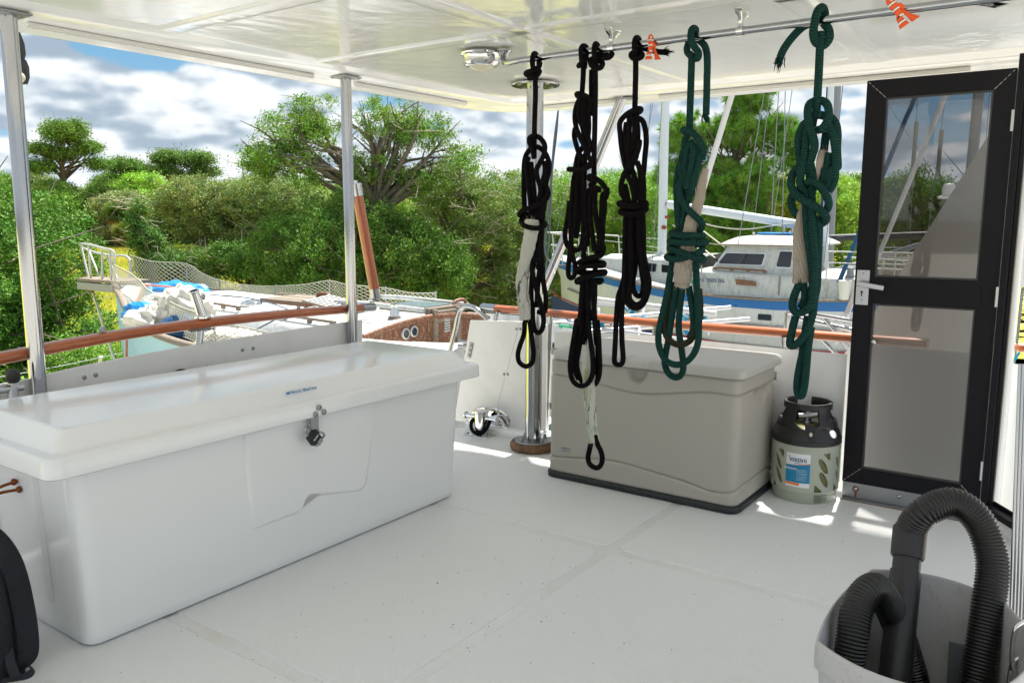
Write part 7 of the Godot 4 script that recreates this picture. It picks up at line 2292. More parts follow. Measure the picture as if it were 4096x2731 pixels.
	bl.rbox(V(-5.58, 0.60, cz + 1.14), V(0.03, 0.035, 0.03), 0.006)
	part("deck_light", bl, M.skid_black, o)
	text_part(o, "registration_number", "NC 0505 DG", 0.062, V(-5.55, 0.245, cz + 1.385), V(1, 0, 0), V(0, 1, 0), M.navy_print, true)
	var nb := MB.new()
	nb.prism(PackedVector2Array([Vector2(-5.12, 0.29), Vector2(-4.76, 0.265), Vector2(-4.75, 0.185), Vector2(-5.09, 0.195)]), Transform3D(Basis(), V(0, 0, cz + 1.385)), 0.02)
	part("name_board", nb, M.teak_bare, o)
	var fg := MB.new()
	fg.rbox(V(-5.98, 0.24, cz + 1.37), V(0.045, 0.06, 0.02), 0.03)
	part("round_port", fg, M.dark_glass, o)
	# rails and stanchions
	var ra := MB.new()
	ra.tube(smooth_path([V(-8.6, 0.95, cz + 0.85), V(-9.4, 1.0, cz + 0.45), V(-9.85, 1.02, cz), V(-9.4, 1.0, cz - 0.45), V(-8.6, 0.95, cz - 0.85)], 5), 0.016, 8)
	ra.tube(smooth_path([V(-8.6, 0.70, cz + 0.85), V(-9.4, 0.74, cz + 0.42), V(-9.75, 0.76, cz), V(-9.4, 0.74, cz - 0.42)], 5), 0.013, 8)
	for q in [V(-8.6, 0.95, cz + 0.85), V(-9.2, 0.98, cz + 0.55), V(-9.6, 1.0, cz + 0.25), V(-9.2, 0.98, cz - 0.55), V(-8.6, 0.95, cz - 0.85)]: ra.rod(q, V(q.x + 0.05, 0.36, q.z), 0.014, 8)
	part("pulpit", ra, M.old_white, o)
	for d in [1, -1]:
		var lf := MB.new()
		lf.tube([V(-8.6, 0.94, cz + d * 0.85), V(-7.2, 0.86, cz + d * 1.32), V(-5.9, 0.72, cz + d * 1.46)], 0.006, 6)
		lf.tube([V(-8.6, 0.66, cz + d * 0.85), V(-7.2, 0.55, cz + d * 1.32), V(-5.9, 0.46, cz + d * 1.46)], 0.006, 6)
		lf.tube([V(-3.6, 0.80, cz + d * 1.4), V(-1.4, 0.80, cz + d * 1.15)], 0.012, 6)
		lf.tube([V(-3.6, 0.62, cz + d * 1.4), V(-1.4, 0.62, cz + d * 1.15)], 0.009, 6)
		for q in [V(-7.2, 0.88, cz + d * 1.32), V(-5.9, 0.74, cz + d * 1.46), V(-3.6, 0.82, cz + d * 1.4), V(-2.6, 0.82, cz + d * 1.3), V(-1.6, 0.82, cz + d * 1.18)]: lf.rod(q, V(q.x, 0.05, q.z), 0.012, 6)
		part("lifeline", lf, M.old_white, o)
	var lp := MB.new()
	lp.rod(V(-5.72, 0.5, cz + 1.45), V(-5.70, 0.05, cz + 1.45), 0.014, 8); lp.rod(V(-5.66, 0.33, cz + 1.42), V(-5.52, 0.05, cz + 1.45), 0.008, 6)
	part("boarding_stay", lp, M.dull_steel, o)
	var ck := MB.new()
	ck.rbox(V(-2.6, 0.46, cz + 1.0), V(0.6, 0.06, 0.03), 0.01)
	part("cockpit_board", ck, M.teak_bare, o)
	for x in [-3.28, -2.85]:
		var wi := MB.new()
		wi.lathe(V(x, 0.39, cz + 1.18), [Vector2(0, 0), Vector2(0.085, 0), Vector2(0.06, 0.03), Vector2(0.05, 0.10), Vector2(0.07, 0.12), Vector2(0.07, 0.15), Vector2(0, 0.16)], 16)
		part("winch", wi, M.mast_grey, o)
	# mast, boom and standing rigging
	var ms := MB.new()
	ms.tube([V(-7.16, 0.3, cz), V(-7.2, 5.0, cz), V(-7.24, 9.5, cz)], 0.088, 14)
	part("mast", ms, M.mast_white, o)
	var mf := MB.new()
	mf.rod(V(-7.14, 1.35, cz), V(-7.02, 1.35, cz + 0.06), 0.03); mf.rod(V(-7.14, 1.15, cz + 0.05), V(-7.06, 1.15, cz + 0.12), 0.04)
	part("mast_fitting", mf, M.rusty, o)
	var bm := MB.new()
	bm.tube([V(-7.06, 1.60, cz), V(-4.1, 1.16, cz)], 0.082, 16)
	part("boom", bm, M.mast_white, o)
	var bc := MB.new()
	bc.tube([V(-7.12, 1.61, cz), V(-7.0, 1.592, cz)], 0.05, 12)
	part("gooseneck", bc, M.rusty, o)
	var gl := MB.new()
	gl.rod(V(-4.75, 1.24, cz), V(-4.75, 1.05, cz), 0.018); gl.rod(V(-4.6, 1.22, cz), V(-4.6, 1.05, cz), 0.018)
	part("boom_gallows", gl, M.aluminium, o)
	var rg := MB.new()
	for s in [[V(-9.8, 0.55, cz), V(-7.24, 9.5, cz)], [V(-7.0, 0.1, cz + 1.4), V(-7.2, 8.6, cz)], [V(-6.7, 0.1, cz + 1.42), V(-7.2, 5.0, cz)], [V(-7.35, 0.1, cz + 1.36), V(-7.2, 5.0, cz)], [V(-1.2, 0.3, cz), V(-7.24, 9.5, cz)], [V(-6.9, 0.1, cz - 1.4), V(-7.2, 8.6, cz)]]: rg.rod(s[0], s[1], 0.006, 5)
	part("stay", rg, M.wire, o)
	var sq := MB.new()
	sq.tube(smooth_path([V(-6.9, 1.5, cz + 0.1), V(-6.2, 1.22, cz + 0.12), V(-5.5, 1.13, cz + 0.12), V(-4.9, 1.2, cz + 0.12), V(-4.3, 1.27, cz + 0.1)], 6), 0.014, 6)
	sq.tube(smooth_path([V(-6.6, 1.5, cz + 0.1), V(-6.5, 1.33, cz + 0.1), V(-6.35, 1.36, cz + 0.1), V(-6.3, 1.5, cz + 0.1)], 5), 0.007, 5)
	sq.rod(V(-6.75, 1.46, cz + 0.1), V(-6.76, 0.98, cz + 0.1), 0.02, 6)
	for s in [[V(-6.9, 1.5, cz), V(-5.5, 0.8, cz + 0.9)], [V(-6.9, 1.2, cz + 0.1), V(-5.6, 0.62, cz + 1.1)]]: sq.rod(s[0], s[1], 0.011, 5)
	part("running_line", sq, M.line_white, o)
	# things lying on it
	var rp := MB.new()
	for i in 4: rp.tube(smooth_path([V(-6.2, 0.17 + i * 0.022, cz + 1.42), V(-5.98, 0.18 + i * 0.022, cz + 1.47), V(-5.9, 0.175 + i * 0.022, cz + 1.38), V(-6.15, 0.172 + i * 0.022, cz + 1.3)], 5, true), 0.014, 6, false)
	single("green_rope_coil", rp, M.line_green, "coil of pale green line on the side deck of the pilothouse sailboat", "rope", V(-6.05, 0.15, cz + 1.4))
	var fd := MB.new()
	fd.lathe(V(-3.28, 0.03, cz + 1.50), [Vector2(0, 0.0), Vector2(0.075, 0.02), Vector2(0.10, 0.26), Vector2(0.10, 0.32), Vector2(0, 0.33)], 16)
	single("white_tub", fd, M.fender, "white plastic tub hung on the pilothouse sailboat's quarter", "tub", V(-3.28, 0.1, cz + 1.5))
	var ce := MB.new()
	ce.tube(smooth_path([V(-6.22, 0.62, cz + 0.95), V(-6.26, 0.78, cz + 0.92), V(-6.10, 0.86, cz + 0.9), V(-5.98, 0.78, cz + 0.9), V(-5.96, 0.60, cz + 0.9)], 5), 0.05, 10)
	single("cowl_vent", ce, M.fender, "grey plastic cowl vent on the coachroof in front of the pilothouse", "vent", V(-6.1, 0.6, cz + 0.9))

func spar(called: String, label: String, base: Vector3, top: Vector3, r: float, m: Material, stays: Array, trees := []) -> void:
	var o := thing(called, label, "mast", base, "masts of other boats in the yard")
	var b := MB.new()
	b.tube([base, top], r, 12)
	part("pole", b, m, o)
	for s in trees:
		var t := MB.new()
		t.rod(s[0], s[1], 0.02, 6)
		part("spreader", t, m, o)
	for s in stays:
		var t := MB.new()
		t.tube([s[0], s[1]], s[2] if s.size() > 2 else 0.008, 6)
		part("stay", t, M.wire if s.size() < 4 else s[3], o)

# ---------------------------------------------------------------- yard gear, masts, fence
func build_yard() -> void:
	spar("mizzen_mast", "white mizzen mast standing behind the thick green dock line", V(-4.0, 0.35, -15.3), V(-4.16, 8.5, -15.3), 0.055, M.mast_white, [[V(-5.25, 0.5, -14.2), V(-4.5, 9.0, -15.3)], [V(-4.0, 0.5, -14.0), V(-4.16, 7.9, -15.3)], [V(-5.0, 0.6, -15.3), V(-4.95, 6.0, -15.3)], [V(-4.55, 0.6, -14.6), V(-4.9, 5.2, -15.3)], [V(-3.7, 0.6, -14.1), V(-3.75, 6.0, -15.3)], [V(-3.62, 0.6, -14.1), V(-3.98, 6.2, -15.3)]])
	spar("grey_mast", "broad grey mast with many wires above the pilothouse roof", V(-4.83, -2.0, -19.0), V(-5.0, 9.5, -19.0), 0.085, M.mast_grey, [[V(-3.8, 0.5, -18), V(-4.1, 9.0, -19)], [V(-3.7, 0.5, -18), V(-4.0, 9.0, -19)], [V(-3.1, 0.5, -18), V(-3.4, 9.0, -19)], [V(-5.9, 0.6, -18), V(-5.4, 9.0, -19)], [V(-6.3, 0.6, -18), V(-6.0, 9.0, -19)]])
	spar("navy_mast", "narrow navy blue spar showing just left of the thick green dock line", V(-5.2, -2.0, -19.6), V(-5.3, 9.0, -19.6), 0.05, M.boot_navy, [])
	spar("dark_mast", "dark mast with short spreaders seen through the upper door glass", V(-2.42, -2.0, -20), V(-2.34, 4.1, -20), 0.105, M.mast_grey, [[V(-2.1, 0, -20), V(-2.15, 4.4, -20)], [V(-3.1, 1.0, -20), V(-2.9, 5.0, -20)]], [[V(-2.34, 3.92, -20), V(-2.0, 3.95, -20)]])
	for s in [["tall thin mast far off, left of centre in the upper door glass", V(-7.05, -3.2, -40), V(-6.96, 5.5, -40)], ["tall thin mast far off, between two tree tops in the upper door glass", V(-6.05, -3.2, -40), V(-5.96, 5.1, -40)]]: spar("thin_mast", s[0], s[1], s[2], 0.09, M.mast_grey, [])
	spar("furled_sail", "pale grey furled sail on a slanting stay beside the green pine", V(-6.1, -0.7, -13.0), V(-4.72, 4.1, -13.0), 0.047, M.pvc_grey, [])
	spar("blue_furled_sail", "dark blue furled sail on a stay slanting across the door glass", V(-3.42, 0.3, -14), V(-2.2, 4.0, -14), 0.035, M.cover_blue, [])
	spar("grey_pole", "pale grey pole slanting across the upper door glass", V(-1.8, 0.45, -8.0), V(-1.02, 2.85, -8.0), 0.021, M.pvc_grey, [])
	var bb := MB.new()
	bb.tube([V(-4.6, 0.94, -17), V(-1.2, 1.1, -17)], 0.068, 12)
	bb.rbox(V(-4.15, 0.965, -16.93), V(0.06, 0.02, 0.01), 0.004)
	single("black_boom", bb, M.dark_spar, "black boom lying level behind the pilothouse sailboat's stern", "boom", V(-3.5, 0.95, -17))
	var db := MB.new()
	db.tube([V(-4.4, 0.25, -16.6), V(-2.7, 0.86, -16.6)], 0.05, 10)
	single("grey_pole", db, M.mast_grey, "grey spar slanting up behind the pilothouse sailboat's cockpit", "pole", V(-4.0, 0.3, -16.6))
	var rd := MB.new()
	rd.lathe(V(-1.93, 1.62, -14), [Vector2(0, 0.0), Vector2(0.14, 0.0), Vector2(0.15, 0.03), Vector2(0.09, 0.05), Vector2(0.09, 0.16), Vector2(0.07, 0.21), Vector2(0.0, 0.23)], 20)
	single("radar_dome", rd, M.white_plastic, "small white domed radar unit beside the raked white wing wall", "radar dome", V(-1.93, 1.62, -14))
	# another boat's stern rails and gear, through the glass and right of the thick green line
	var sr := thing("stern_rail", "jumble of white stern rails and struts beyond the pilothouse boat, left of the door", "railing", V(-2.6, 0.4, -16.2))
	var s1 := MB.new()
	for q in [[V(-3.9, 0.62, -16.2), V(-1.4, 0.55, -16.2)], [V(-3.9, 0.45, -16.2), V(-1.4, 0.38, -16.2)], [V(-3.6, 0.62, -16.2), V(-3.3, 0.2, -16.2)], [V(-3.2, 0.6, -16.2), V(-3.2, 0.2, -16.2)], [V(-2.9, 0.6, -16.2), V(-2.5, 0.2, -16.2)], [V(-2.7, 0.59, -16.2), V(-3.0, 0.2, -16.2)], [V(-2.3, 0.58, -16.2), V(-2.0, 0.85, -16.2)], [V(-2.1, 0.3, -16.2), V(-1.7, 0.9, -16.2)], [V(-1.8, 0.3, -16.2), V(-2.2, 0.9, -16.2)]]: s1.rod(q[0], q[1], 0.018, 6)
	part("tube", s1, M.old_white, sr)
	# tubular frame lashed with blue line on the swim platform
	var fr := thing("platform_frame", "frame of steel tubes lashed with blue line beyond the stern handrail", "tube frame", V(-2.6, 0.6, -5.2))
	var t1 := MB.new()
	for q in [[V(-3.0, 0.60, -4.7), V(-2.2, 0.66, -5.9)], [V(-2.75, 0.57, -4.6), V(-1.95, 0.62, -5.6)], [V(-3.36, 0.61, -5.95), V(-2.35, 0.6, -5.95)], [V(-2.95, 0.60, -4.75), V(-2.0, 0.56, -4.75)], [V(-3.1, 0.60, -5.2), V(-2.1, 0.60, -5.2)], [V(-2.6, 0.57, -4.65), V(-3.2, 0.6, -5.7)], [V(-2.3, 0.56, -4.6), V(-2.9, 0.62, -5.9)]]: t1.rod(q[0], q[1], 0.016, 10)
	part("tube", t1, M.aluminium, fr)
	var t2 := MB.new()
	rng.seed = 12
	for q in [V(-2.9, 0.615, -4.85), V(-2.82, 0.615, -5.0), V(-2.55, 0.61, -5.1), V(-2.35, 0.61, -5.3), V(-2.3, 0.62, -5.55), V(-2.6, 0.61, -4.8), V(-2.1, 0.60, -5.0), V(-2.9, 0.61, -5.6), V(-2.5, 0.62, -5.9)]:
		for k in 3:
			var p := []
			for j in 9:
				var a := j * 0.9 + k
				p.append(q + V(cos(a) * 0.034 + j * 0.008 - 0.03, sin(a) * 0.034, sin(a * 0.5) * 0.04 + rng.randfn() * 0.006))
			t2.tube(smooth_path(p, 3), 0.007, 6)
	part("blue_lashing", t2, M.line_blue, fr)
	var t3 := MB.new()
	var gp := []
	for j in 12: gp.append(V(-3.02 + 0.03 * j, 0.585 + 0.012 * sin(j * 2.0), -4.72 + 0.05 * cos(j * 1.7)))
	t3.tube(smooth_path(gp, 4), 0.009, 6)
	part("green_lashing", t3, M.line_green, fr)
	var pr := MB.new()
	pr.rod(V(-3.2, 0.70, -5.5), V(-2.15, 0.65, -5.5), 0.022, 14); pr.rod(V(-2.2, 0.65, -5.5), V(-2.2, 0.5, -5.5), 0.008)
	single("white_tube", pr, M.pvc_grey, "level white tube just above the stern handrail, behind the first green rope", "tube", V(-2.4, 0.65, -5.5))
	var bw := MB.new()
	bw.tube(smooth_path([V(-1.95, 0.72, -4.6), V(-1.95, 0.6, -4.6), V(-1.94, 0.52, -4.6)], 4), 0.007, 6)
	for k in 5: bw.tube([V(-1.95, 0.55, -4.6), V(-1.97 + k * 0.012, 0.5, -4.6)], 0.004, 4)
	single("blue_tail", bw, M.line_blue, "short blue rope tail hanging below the stern handrail", "rope", V(-1.95, 0.6, -4.6))
	var gw := thing("gangway", "steel gangway with diagonal struts, between the thick green rope and the door", "gangway", V(-1.2, 0.5, -4.7))
	var g1 := MB.new()
	g1.tube(smooth_path([V(-1.42, 0.45, -4.7), V(-1.42, 0.74, -4.7), V(-1.40, 0.782, -4.7), V(-1.3, 0.783, -4.7), V(-0.7, 0.72, -4.7)], 5), 0.014, 12)
	g1.rod(V(-1.38, 0.755, -4.72), V(-0.7, 0.65, -4.72), 0.014, 12)
	for q in [[V(-1.33, 0.74, -4.71), V(-1.12, 0.55, -4.71)], [V(-1.22, 0.77, -4.7), V(-1.0, 0.52, -4.7)], [V(-1.1, 0.55, -4.9), V(-0.9, 0.75, -4.9)]]: g1.rod(q[0], q[1], 0.012, 10)
	part("tube", g1, M.steel, gw)
	var g2 := MB.new()
	g2.rbox(V(-1.115, 0.78, -4.76), V(0.014, 0.17, 0.004), 0.003, Basis(V(0, 0, 1), -0.32))
	part("flat_bar", g2, M.aluminium, gw)
	# black cable looping down outside
	var cb := MB.new()
	cb.tube(smooth_path([V(-2.93, 2.05, -4.66), V(-2.945, 1.95, -4.66), V(-2.97, 1.78, -4.66), V(-2.99, 1.54, -4.66), V(-3.02, 1.25, -4.66), V(-3.03, 1.11, -4.66), V(-2.99, 1.02, -4.66), V(-2.87, 1.0, -4.66), V(-2.78, 1.06, -4.66), V(-2.73, 1.14, -4.66), V(-2.72, 1.2, -4.7)], 6), 0.0065, 8)
	cb.tube(smooth_path([V(-2.94, 2.05, -4.67), V(-2.955, 1.85, -4.67), V(-2.985, 1.6, -4.67), V(-3.005, 1.2, -4.67), V(-3.03, 0.95, -4.67)], 6), 0.0045, 6)
	single("hanging_cable", cb, M.cable, "dark cable hanging in a loop from the roof edge beside the thick post", "cable", V(-2.95, 1.5, -4.66))
	# floodlight outside the roof edge, behind the left post
	var fl := thing("floodlight", "black outboard lamp under a dark bracket at the top left, behind the left post", "lamp", V(-3.6, 1.95, -1.68))
	var f1 := MB.new()
	f1.loft([[V(-3.58, 2.06, -1.60), V(-3.62, 2.05, -1.60), V(-3.62, 2.035, -1.84), V(-3.58, 2.03, -1.845)], [V(-3.58, 2.075, -1.60), V(-3.62, 2.07, -1.60), V(-3.62, 2.06, -1.82), V(-3.58, 2.06, -1.82)]])
	part("bracket", f1, M.dark_spar, fl)
	var f2 := MB.new()
	f2.lathe(V(-3.6, 1.83, -1.668), [Vector2(0, 0), Vector2(0.02, 0.004), Vector2(0.029, 0.03), Vector2(0.03, 0.07), Vector2(0.022, 0.095), Vector2(0.016, 0.10), Vector2(0.022, 0.12), Vector2(0.02, 0.16), Vector2(0.008, 0.2), Vector2(0.006, 0.22)], 18)
	part("housing", f2, M.black_plastic, fl)
	var f3 := MB.new()
	f3.ball(V(-3.58, 1.855, -1.655), V(0.018, 0.02, 0.018), 12)
	part("lens", f3, M.lamp_glass, fl)
	# boundary fence between the yard and the marsh
	var line := [polar(76, 13.2), polar(66, 13.8), polar(55, 17.5), polar(45, 25.0), polar(36, 31.5), polar(24, 40.0)]
	var fe := thing("chain_link_fence", "chain link fence with a pale top rail and barbed wire along the marsh edge", "fence", line[0])
	var path := smooth_path(line, 6)
	var posts := []
	for i in range(0, path.size(), 2): posts.append(path[i])
	for p in posts:
		var b := MB.new()
		b.tube([p, p + V(0, 2.0, 0), p + V(0.12, 2.32, 0)], 0.03, 8)
		part("post", b, M.aluminium, fe)
	var tr := MB.new()
	var up := path.map(func(p): return p + V(0, 1.98, 0))
	tr.tube(up, 0.024, 8)
	part("top_rail", tr, M.mast_white, fe)
	var bw2 := MB.new()
	for k in 3: bw2.tube(path.map(func(p): return p + V(0.04 * k + 0.03, 2.08 + 0.11 * k, 0)), 0.006, 4)
	part("barbed_wire", bw2, M.wire, fe)
	var nt := MB.new()
	var total := 0.0
	var w := 0.0
	for i in path.size() - 1:
		var a: Vector3 = path[i]
		var b: Vector3 = path[i + 1]
		var len := a.distance_to(b)
		if i > 14: break
		var n := int(len / 0.11)
		for k in n:
			for d in [1, -1]:
				var g0 := k / float(n)
				var g1b: float = (k + d * 17.0) / float(n)
				nt.tube([a.lerp(b, g0) + V(0, 0.05, 0), a.lerp(b, g1b) + V(0, 1.95, 0)], 0.0035, 3, false)
	part("mesh", nt, M.wire, fe).set_meta("kind", "stuff")

# ---------------------------------------------------------------- trees
func farther(o: Node3D, k: float, ky: float) -> void:   # stand further off, and bigger
	o.position = V(o.position.x * k, o.position.y, o.position.z * k)
	o.scale = V(k, ky, k)

func local_blobs(az: float, list: Array) -> Array:   # [right, up, away], radii, clusters, limbs
	var a := deg_to_rad(az)
	var right := V(cos(a), 0, -sin(a))
	var away := V(-sin(a), 0, -cos(a))
	var out := []
	for b in list:
		var p: Vector3 = b[0]
		out.append([right * p.x + Vector3.UP * p.y + away * p.z, b[1], b[2], b[3]])
	return out

func grow(called: String, label: String, category: String, az: float, dist: float, list: Array, fork: Vector2, girth: float, kind: String, csize: float, tone: Color, seed_: int, group := "", gap := 0.15, twigs := 0, bark: Material = null) -> Node3D:
	var a := deg_to_rad(az)
	return tree(called, label, category, polar(az, dist), local_blobs(az, list), V(cos(a) * fork.x, fork.y, -sin(a) * fork.x), girth, kind, csize, tone, M.bark if bark == null else bark, seed_, group, gap, twigs)

func build_plants() -> void:
	for k in ["leaf", "fine", "needle"]:
		clusters[k] = []
		for i in 3: clusters[k].append(cluster_mesh(k, 100 + i * 7 + k.length()))
	var deep := Color(0.050, 0.100, 0.022)
	var mid := Color(0.085, 0.150, 0.030)
	var bright := Color(0.130, 0.215, 0.036)
	var grey := Color(0.115, 0.150, 0.062)
	var cedar := Color(0.042, 0.092, 0.022)
	# the live oak in the middle, its two crowns open to the sky
	grow("live_oak", "tall spreading oak with an airy crown against the sky, behind the upright teak rail section", "oak tree", 44.9, 26.0, [[V(-2.3, 6.5, 0), V(1.4, 1.25, 1.4), 210, 9], [V(-3.1, 6.1, 0), V(0.75, 0.5, 0.9), 80, 3], [V(-1.5, 7.5, 0.3), V(0.85, 0.7, 0.9), 75, 4], [V(0.6, 7.4, 0), V(1.0, 0.9, 1.2), 95, 8], [V(1.7, 7.1, 0.3), V(1.0, 0.65, 1.1), 80, 6], [V(2.7, 6.3, 0), V(0.8, 0.5, 0.9), 50, 4], [V(0.1, 6.0, 0), V(0.8, 0.9, 1.0), 80, 5], [V(1.5, 5.6, 0.2), V(1.2, 0.5, 1.0), 90, 5]], Vector2(0.15, 4.9), 0.26, "leaf", 0.25, mid, 11, "", 0.12, 5)
	grow("oak_thicket", "dense dark oak foliage low behind the port post and the upright teak rail section", "oak tree", 45.6, 25.0, [[V(-1.6, 3.2, 0), V(1.9, 1.7, 1.6), 620, 8], [V(0.7, 3.2, 0.3), V(1.9, 1.6, 1.6), 620, 8], [V(-0.4, 4.6, 0.6), V(1.8, 0.8, 1.2), 240, 5], [V(2.1, 2.9, 0), V(1.2, 1.5, 1.4), 340, 5]], Vector2(0.0, 2.0), 0.2, "leaf", 0.25, Color(0.055, 0.112, 0.022), 12, "", 0.10, 10)
	# grey green oaks to the right of it, full of bare twigs
	grow("twiggy_oak", "grey green oak full of bare twigs, left of the first black rope", "oak tree", 38.2, 29.0, [[V(0, 4.3, 0), V(2.1, 2.0, 1.8), 700, 9], [V(-0.8, 5.6, 0), V(1.2, 0.8, 1.2), 190, 4], [V(0.6, 2.0, 0), V(2.2, 1.5, 1.6), 560, 6]], Vector2(0, 2.6), 0.22, "leaf", 0.24, Color(0.092, 0.135, 0.040), 13, "", 0.12, 110)
	grow("twiggy_oak", "round grey green oak behind the first black rope and the thick post", "oak tree", 34.2, 31.0, [[V(0, 4.6, 0), V(2.0, 1.9, 1.8), 640, 8], [V(0.4, 2.2, 0), V(2.2, 1.6, 1.7), 560, 6]], Vector2(0, 2.6), 0.2, "leaf", 0.25, Color(0.105, 0.165, 0.045), 14, "", 0.12, 50)
	grow("bright_oak", "bright green tree between the first black rope and the slanting strut", "tree", 31.0, 33.0, [[V(0, 4.8, 0), V(1.9, 1.7, 1.7), 560, 8], [V(0, 2.2, 0), V(2.4, 1.8, 1.8), 620, 6]], Vector2(0, 2.8), 0.2, "leaf", 0.26, bright, 15, "", 0.10, 12)
	grow("bright_oak", "bright green tree behind the cluster of black ropes", "tree", 27.6, 34.0, [[V(0, 4.9, 0), V(2.0, 1.7, 1.7), 560, 8], [V(0, 2.3, 0), V(2.4, 1.8, 1.8), 620, 6]], Vector2(0, 2.8), 0.2, "leaf", 0.26, Color(0.115, 0.205, 0.035), 16, "", 0.10, 8)
	# pine
	grow("pine_tree", "green pine with long needle tufts behind the first green rope", "pine tree", 21.0, 24.0, [[V(0.55, 7.8, 0), V(0.7, 0.5, 0.7), 120, 4], [V(0.3, 6.9, 0), V(0.9, 0.6, 0.8), 130, 4], [V(-1.1, 6.8, 0), V(0.85, 0.6, 0.8), 130, 5], [V(1.3, 6.8, 0), V(0.8, 0.5, 0.7), 110, 5], [V(1.75, 6.2, 0.2), V(0.5, 0.4, 0.5), 60, 3], [V(-1.3, 5.7, 0), V(0.8, 0.5, 0.7), 100, 4], [V(0.3, 5.5, 0), V(1.4, 0.8, 1.1), 380, 6], [V(-0.2, 4.4, 0), V(1.6, 0.9, 1.3), 480, 6], [V(0.6, 3.5, 0), V(1.6, 1.0, 1.3), 440, 5]], Vector2(0.2, 6.4), 0.13, "needle", 0.24, Color(0.080, 0.165, 0.028), 17, "", 0.0, 4, M.pine_bark)
	grow("dark_oak", "dark oak low behind the boom, left of the pilothouse", "oak tree", 22.8, 28.0, [[V(0, 2.8, 0), V(2.6, 1.9, 1.8), 800, 8], [V(0.6, 4.2, 0), V(1.6, 0.9, 1.2), 230, 4]], Vector2(0, 1.8), 0.2, "leaf", 0.25, Color(0.06, 0.13, 0.028), 18, "", 0.10, 10)
	grow("yellow_tree", "yellow green tree just left of the thick green rope", "tree", 17.2, 33.0, [[V(0, 5.2, 0), V(0.9, 1.0, 0.9), 210, 4], [V(0.1, 3.4, 0), V(1.7, 1.7, 1.4), 460, 6]], Vector2(0, 3.0), 0.15, "leaf", 0.25, Color(0.20, 0.225, 0.030), 19, "", 0.08)
	grow("green_tree", "fresh green tree right of the thick green rope, above the winches", "tree", 14.0, 37.0, [[V(-0.4, 4.9, 0), V(1.9, 1.6, 1.7), 520, 7], [V(0, 2.3, 0), V(2.6, 1.9, 1.8), 640, 6]], Vector2(0, 2.8), 0.2, "leaf", 0.27, bright, 20, "", 0.08)
	grow("door_tree", "dark leafy tree seen through the upper door glass", "tree", 9.0, 27.0, [[V(-0.3, 5.0, 0), V(1.1, 1.0, 1.1), 260, 6], [V(0.9, 4.2, 0), V(1.2, 1.0, 1.1), 260, 5], [V(-0.1, 2.6, 0), V(1.7, 1.6, 1.4), 560, 6]], Vector2(0, 2.6), 0.18, "leaf", 0.24, Color(0.06, 0.115, 0.030), 21, "", 0.10)
	grow("wing_tree", "dark tree further right, half behind the raked wing wall", "tree", 5.0, 30.0, [[V(0, 3.6, 0), V(2.2, 2.4, 1.8), 760, 7]], Vector2(0, 2.2), 0.18, "leaf", 0.26, Color(0.06, 0.115, 0.030), 22, "", 0.10)
	# left: the near thicket, the cedar, low brush
	grow("near_oak", "big dark oak behind the left roof post, reaching down to the teak rail", "oak tree", 65.2, 20.0, [[V(-0.4, 3.6, 0), V(1.6, 1.6, 1.8), 760, 8], [V(-0.3, 1.7, 0), V(2.0, 1.7, 1.9), 860, 6]], Vector2(0, 2.0), 0.22, "leaf", 0.22, Color(0.055, 0.118, 0.022), 23, "", 0.06, 4)
	grow("near_oak", "dark oak at the far left edge, left of the roof post", "oak tree", 70.5, 19.0, [[V(0, 3.4, 0), V(2.0, 1.8, 1.8), 700, 7], [V(0, 1.4, 0), V(2.2, 1.5, 1.8), 520, 5]], Vector2(0, 2.0), 0.22, "leaf", 0.22, Color(0.055, 0.118, 0.022), 24, "", 0.06, 3)
	grow("brush", "leafy brush below the bow platform of the old sailboat", "bush", 60.8, 17.0, [[V(-0.6, 1.5, 0), V(1.0, 0.9, 0.9), 380, 5], [V(0.7, 1.1, 0), V(1.2, 0.8, 0.9), 420, 5]], Vector2(0, 0.7), 0.07, "leaf", 0.19, Color(0.085, 0.16, 0.026), 25, "", 0.08, 8)
	grow("brush", "low brush at the foot of the dark oak behind the left roof post", "bush", 64.0, 15.6, [[V(-0.3, 1.0, 0), V(1.7, 0.9, 0.9), 560, 6]], Vector2(0, 0.7), 0.07, "leaf", 0.19, Color(0.08, 0.145, 0.026), 26, "", 0.08, 6)
	grow("brush", "yellowish brush under the old sailboat's bow rope", "bush", 56.5, 18.0, [[V(0, 0.9, 0), V(1.9, 0.8, 1.0), 480, 6]], Vector2(0, 0.7), 0.07, "leaf", 0.2, Color(0.12, 0.18, 0.03), 27, "", 0.10, 6)
	grow("cedar_tree", "dark cedar with a narrow pointed top and long drooping boughs before the yellow marsh", "cedar tree", 57.6, 28.0, [[V(-0.95, 4.55, 0), V(0.22, 0.6, 0.25), 60, 2], [V(-0.7, 3.8, 0), V(0.5, 0.5, 0.5), 130, 3], [V(-0.3, 3.1, 0), V(0.9, 0.55, 0.8), 240, 5], [V(0.9, 3.0, 0), V(1.0, 0.55, 0.8), 210, 5], [V(-0.9, 2.2, 0), V(0.8, 0.35, 0.7), 130, 5], [V(0.5, 2.2, 0), V(1.3, 0.5, 0.9), 270, 6]], Vector2(-0.3, 2.2), 0.15, "fine", 0.25, cedar, 28, "", 0.16, 8)
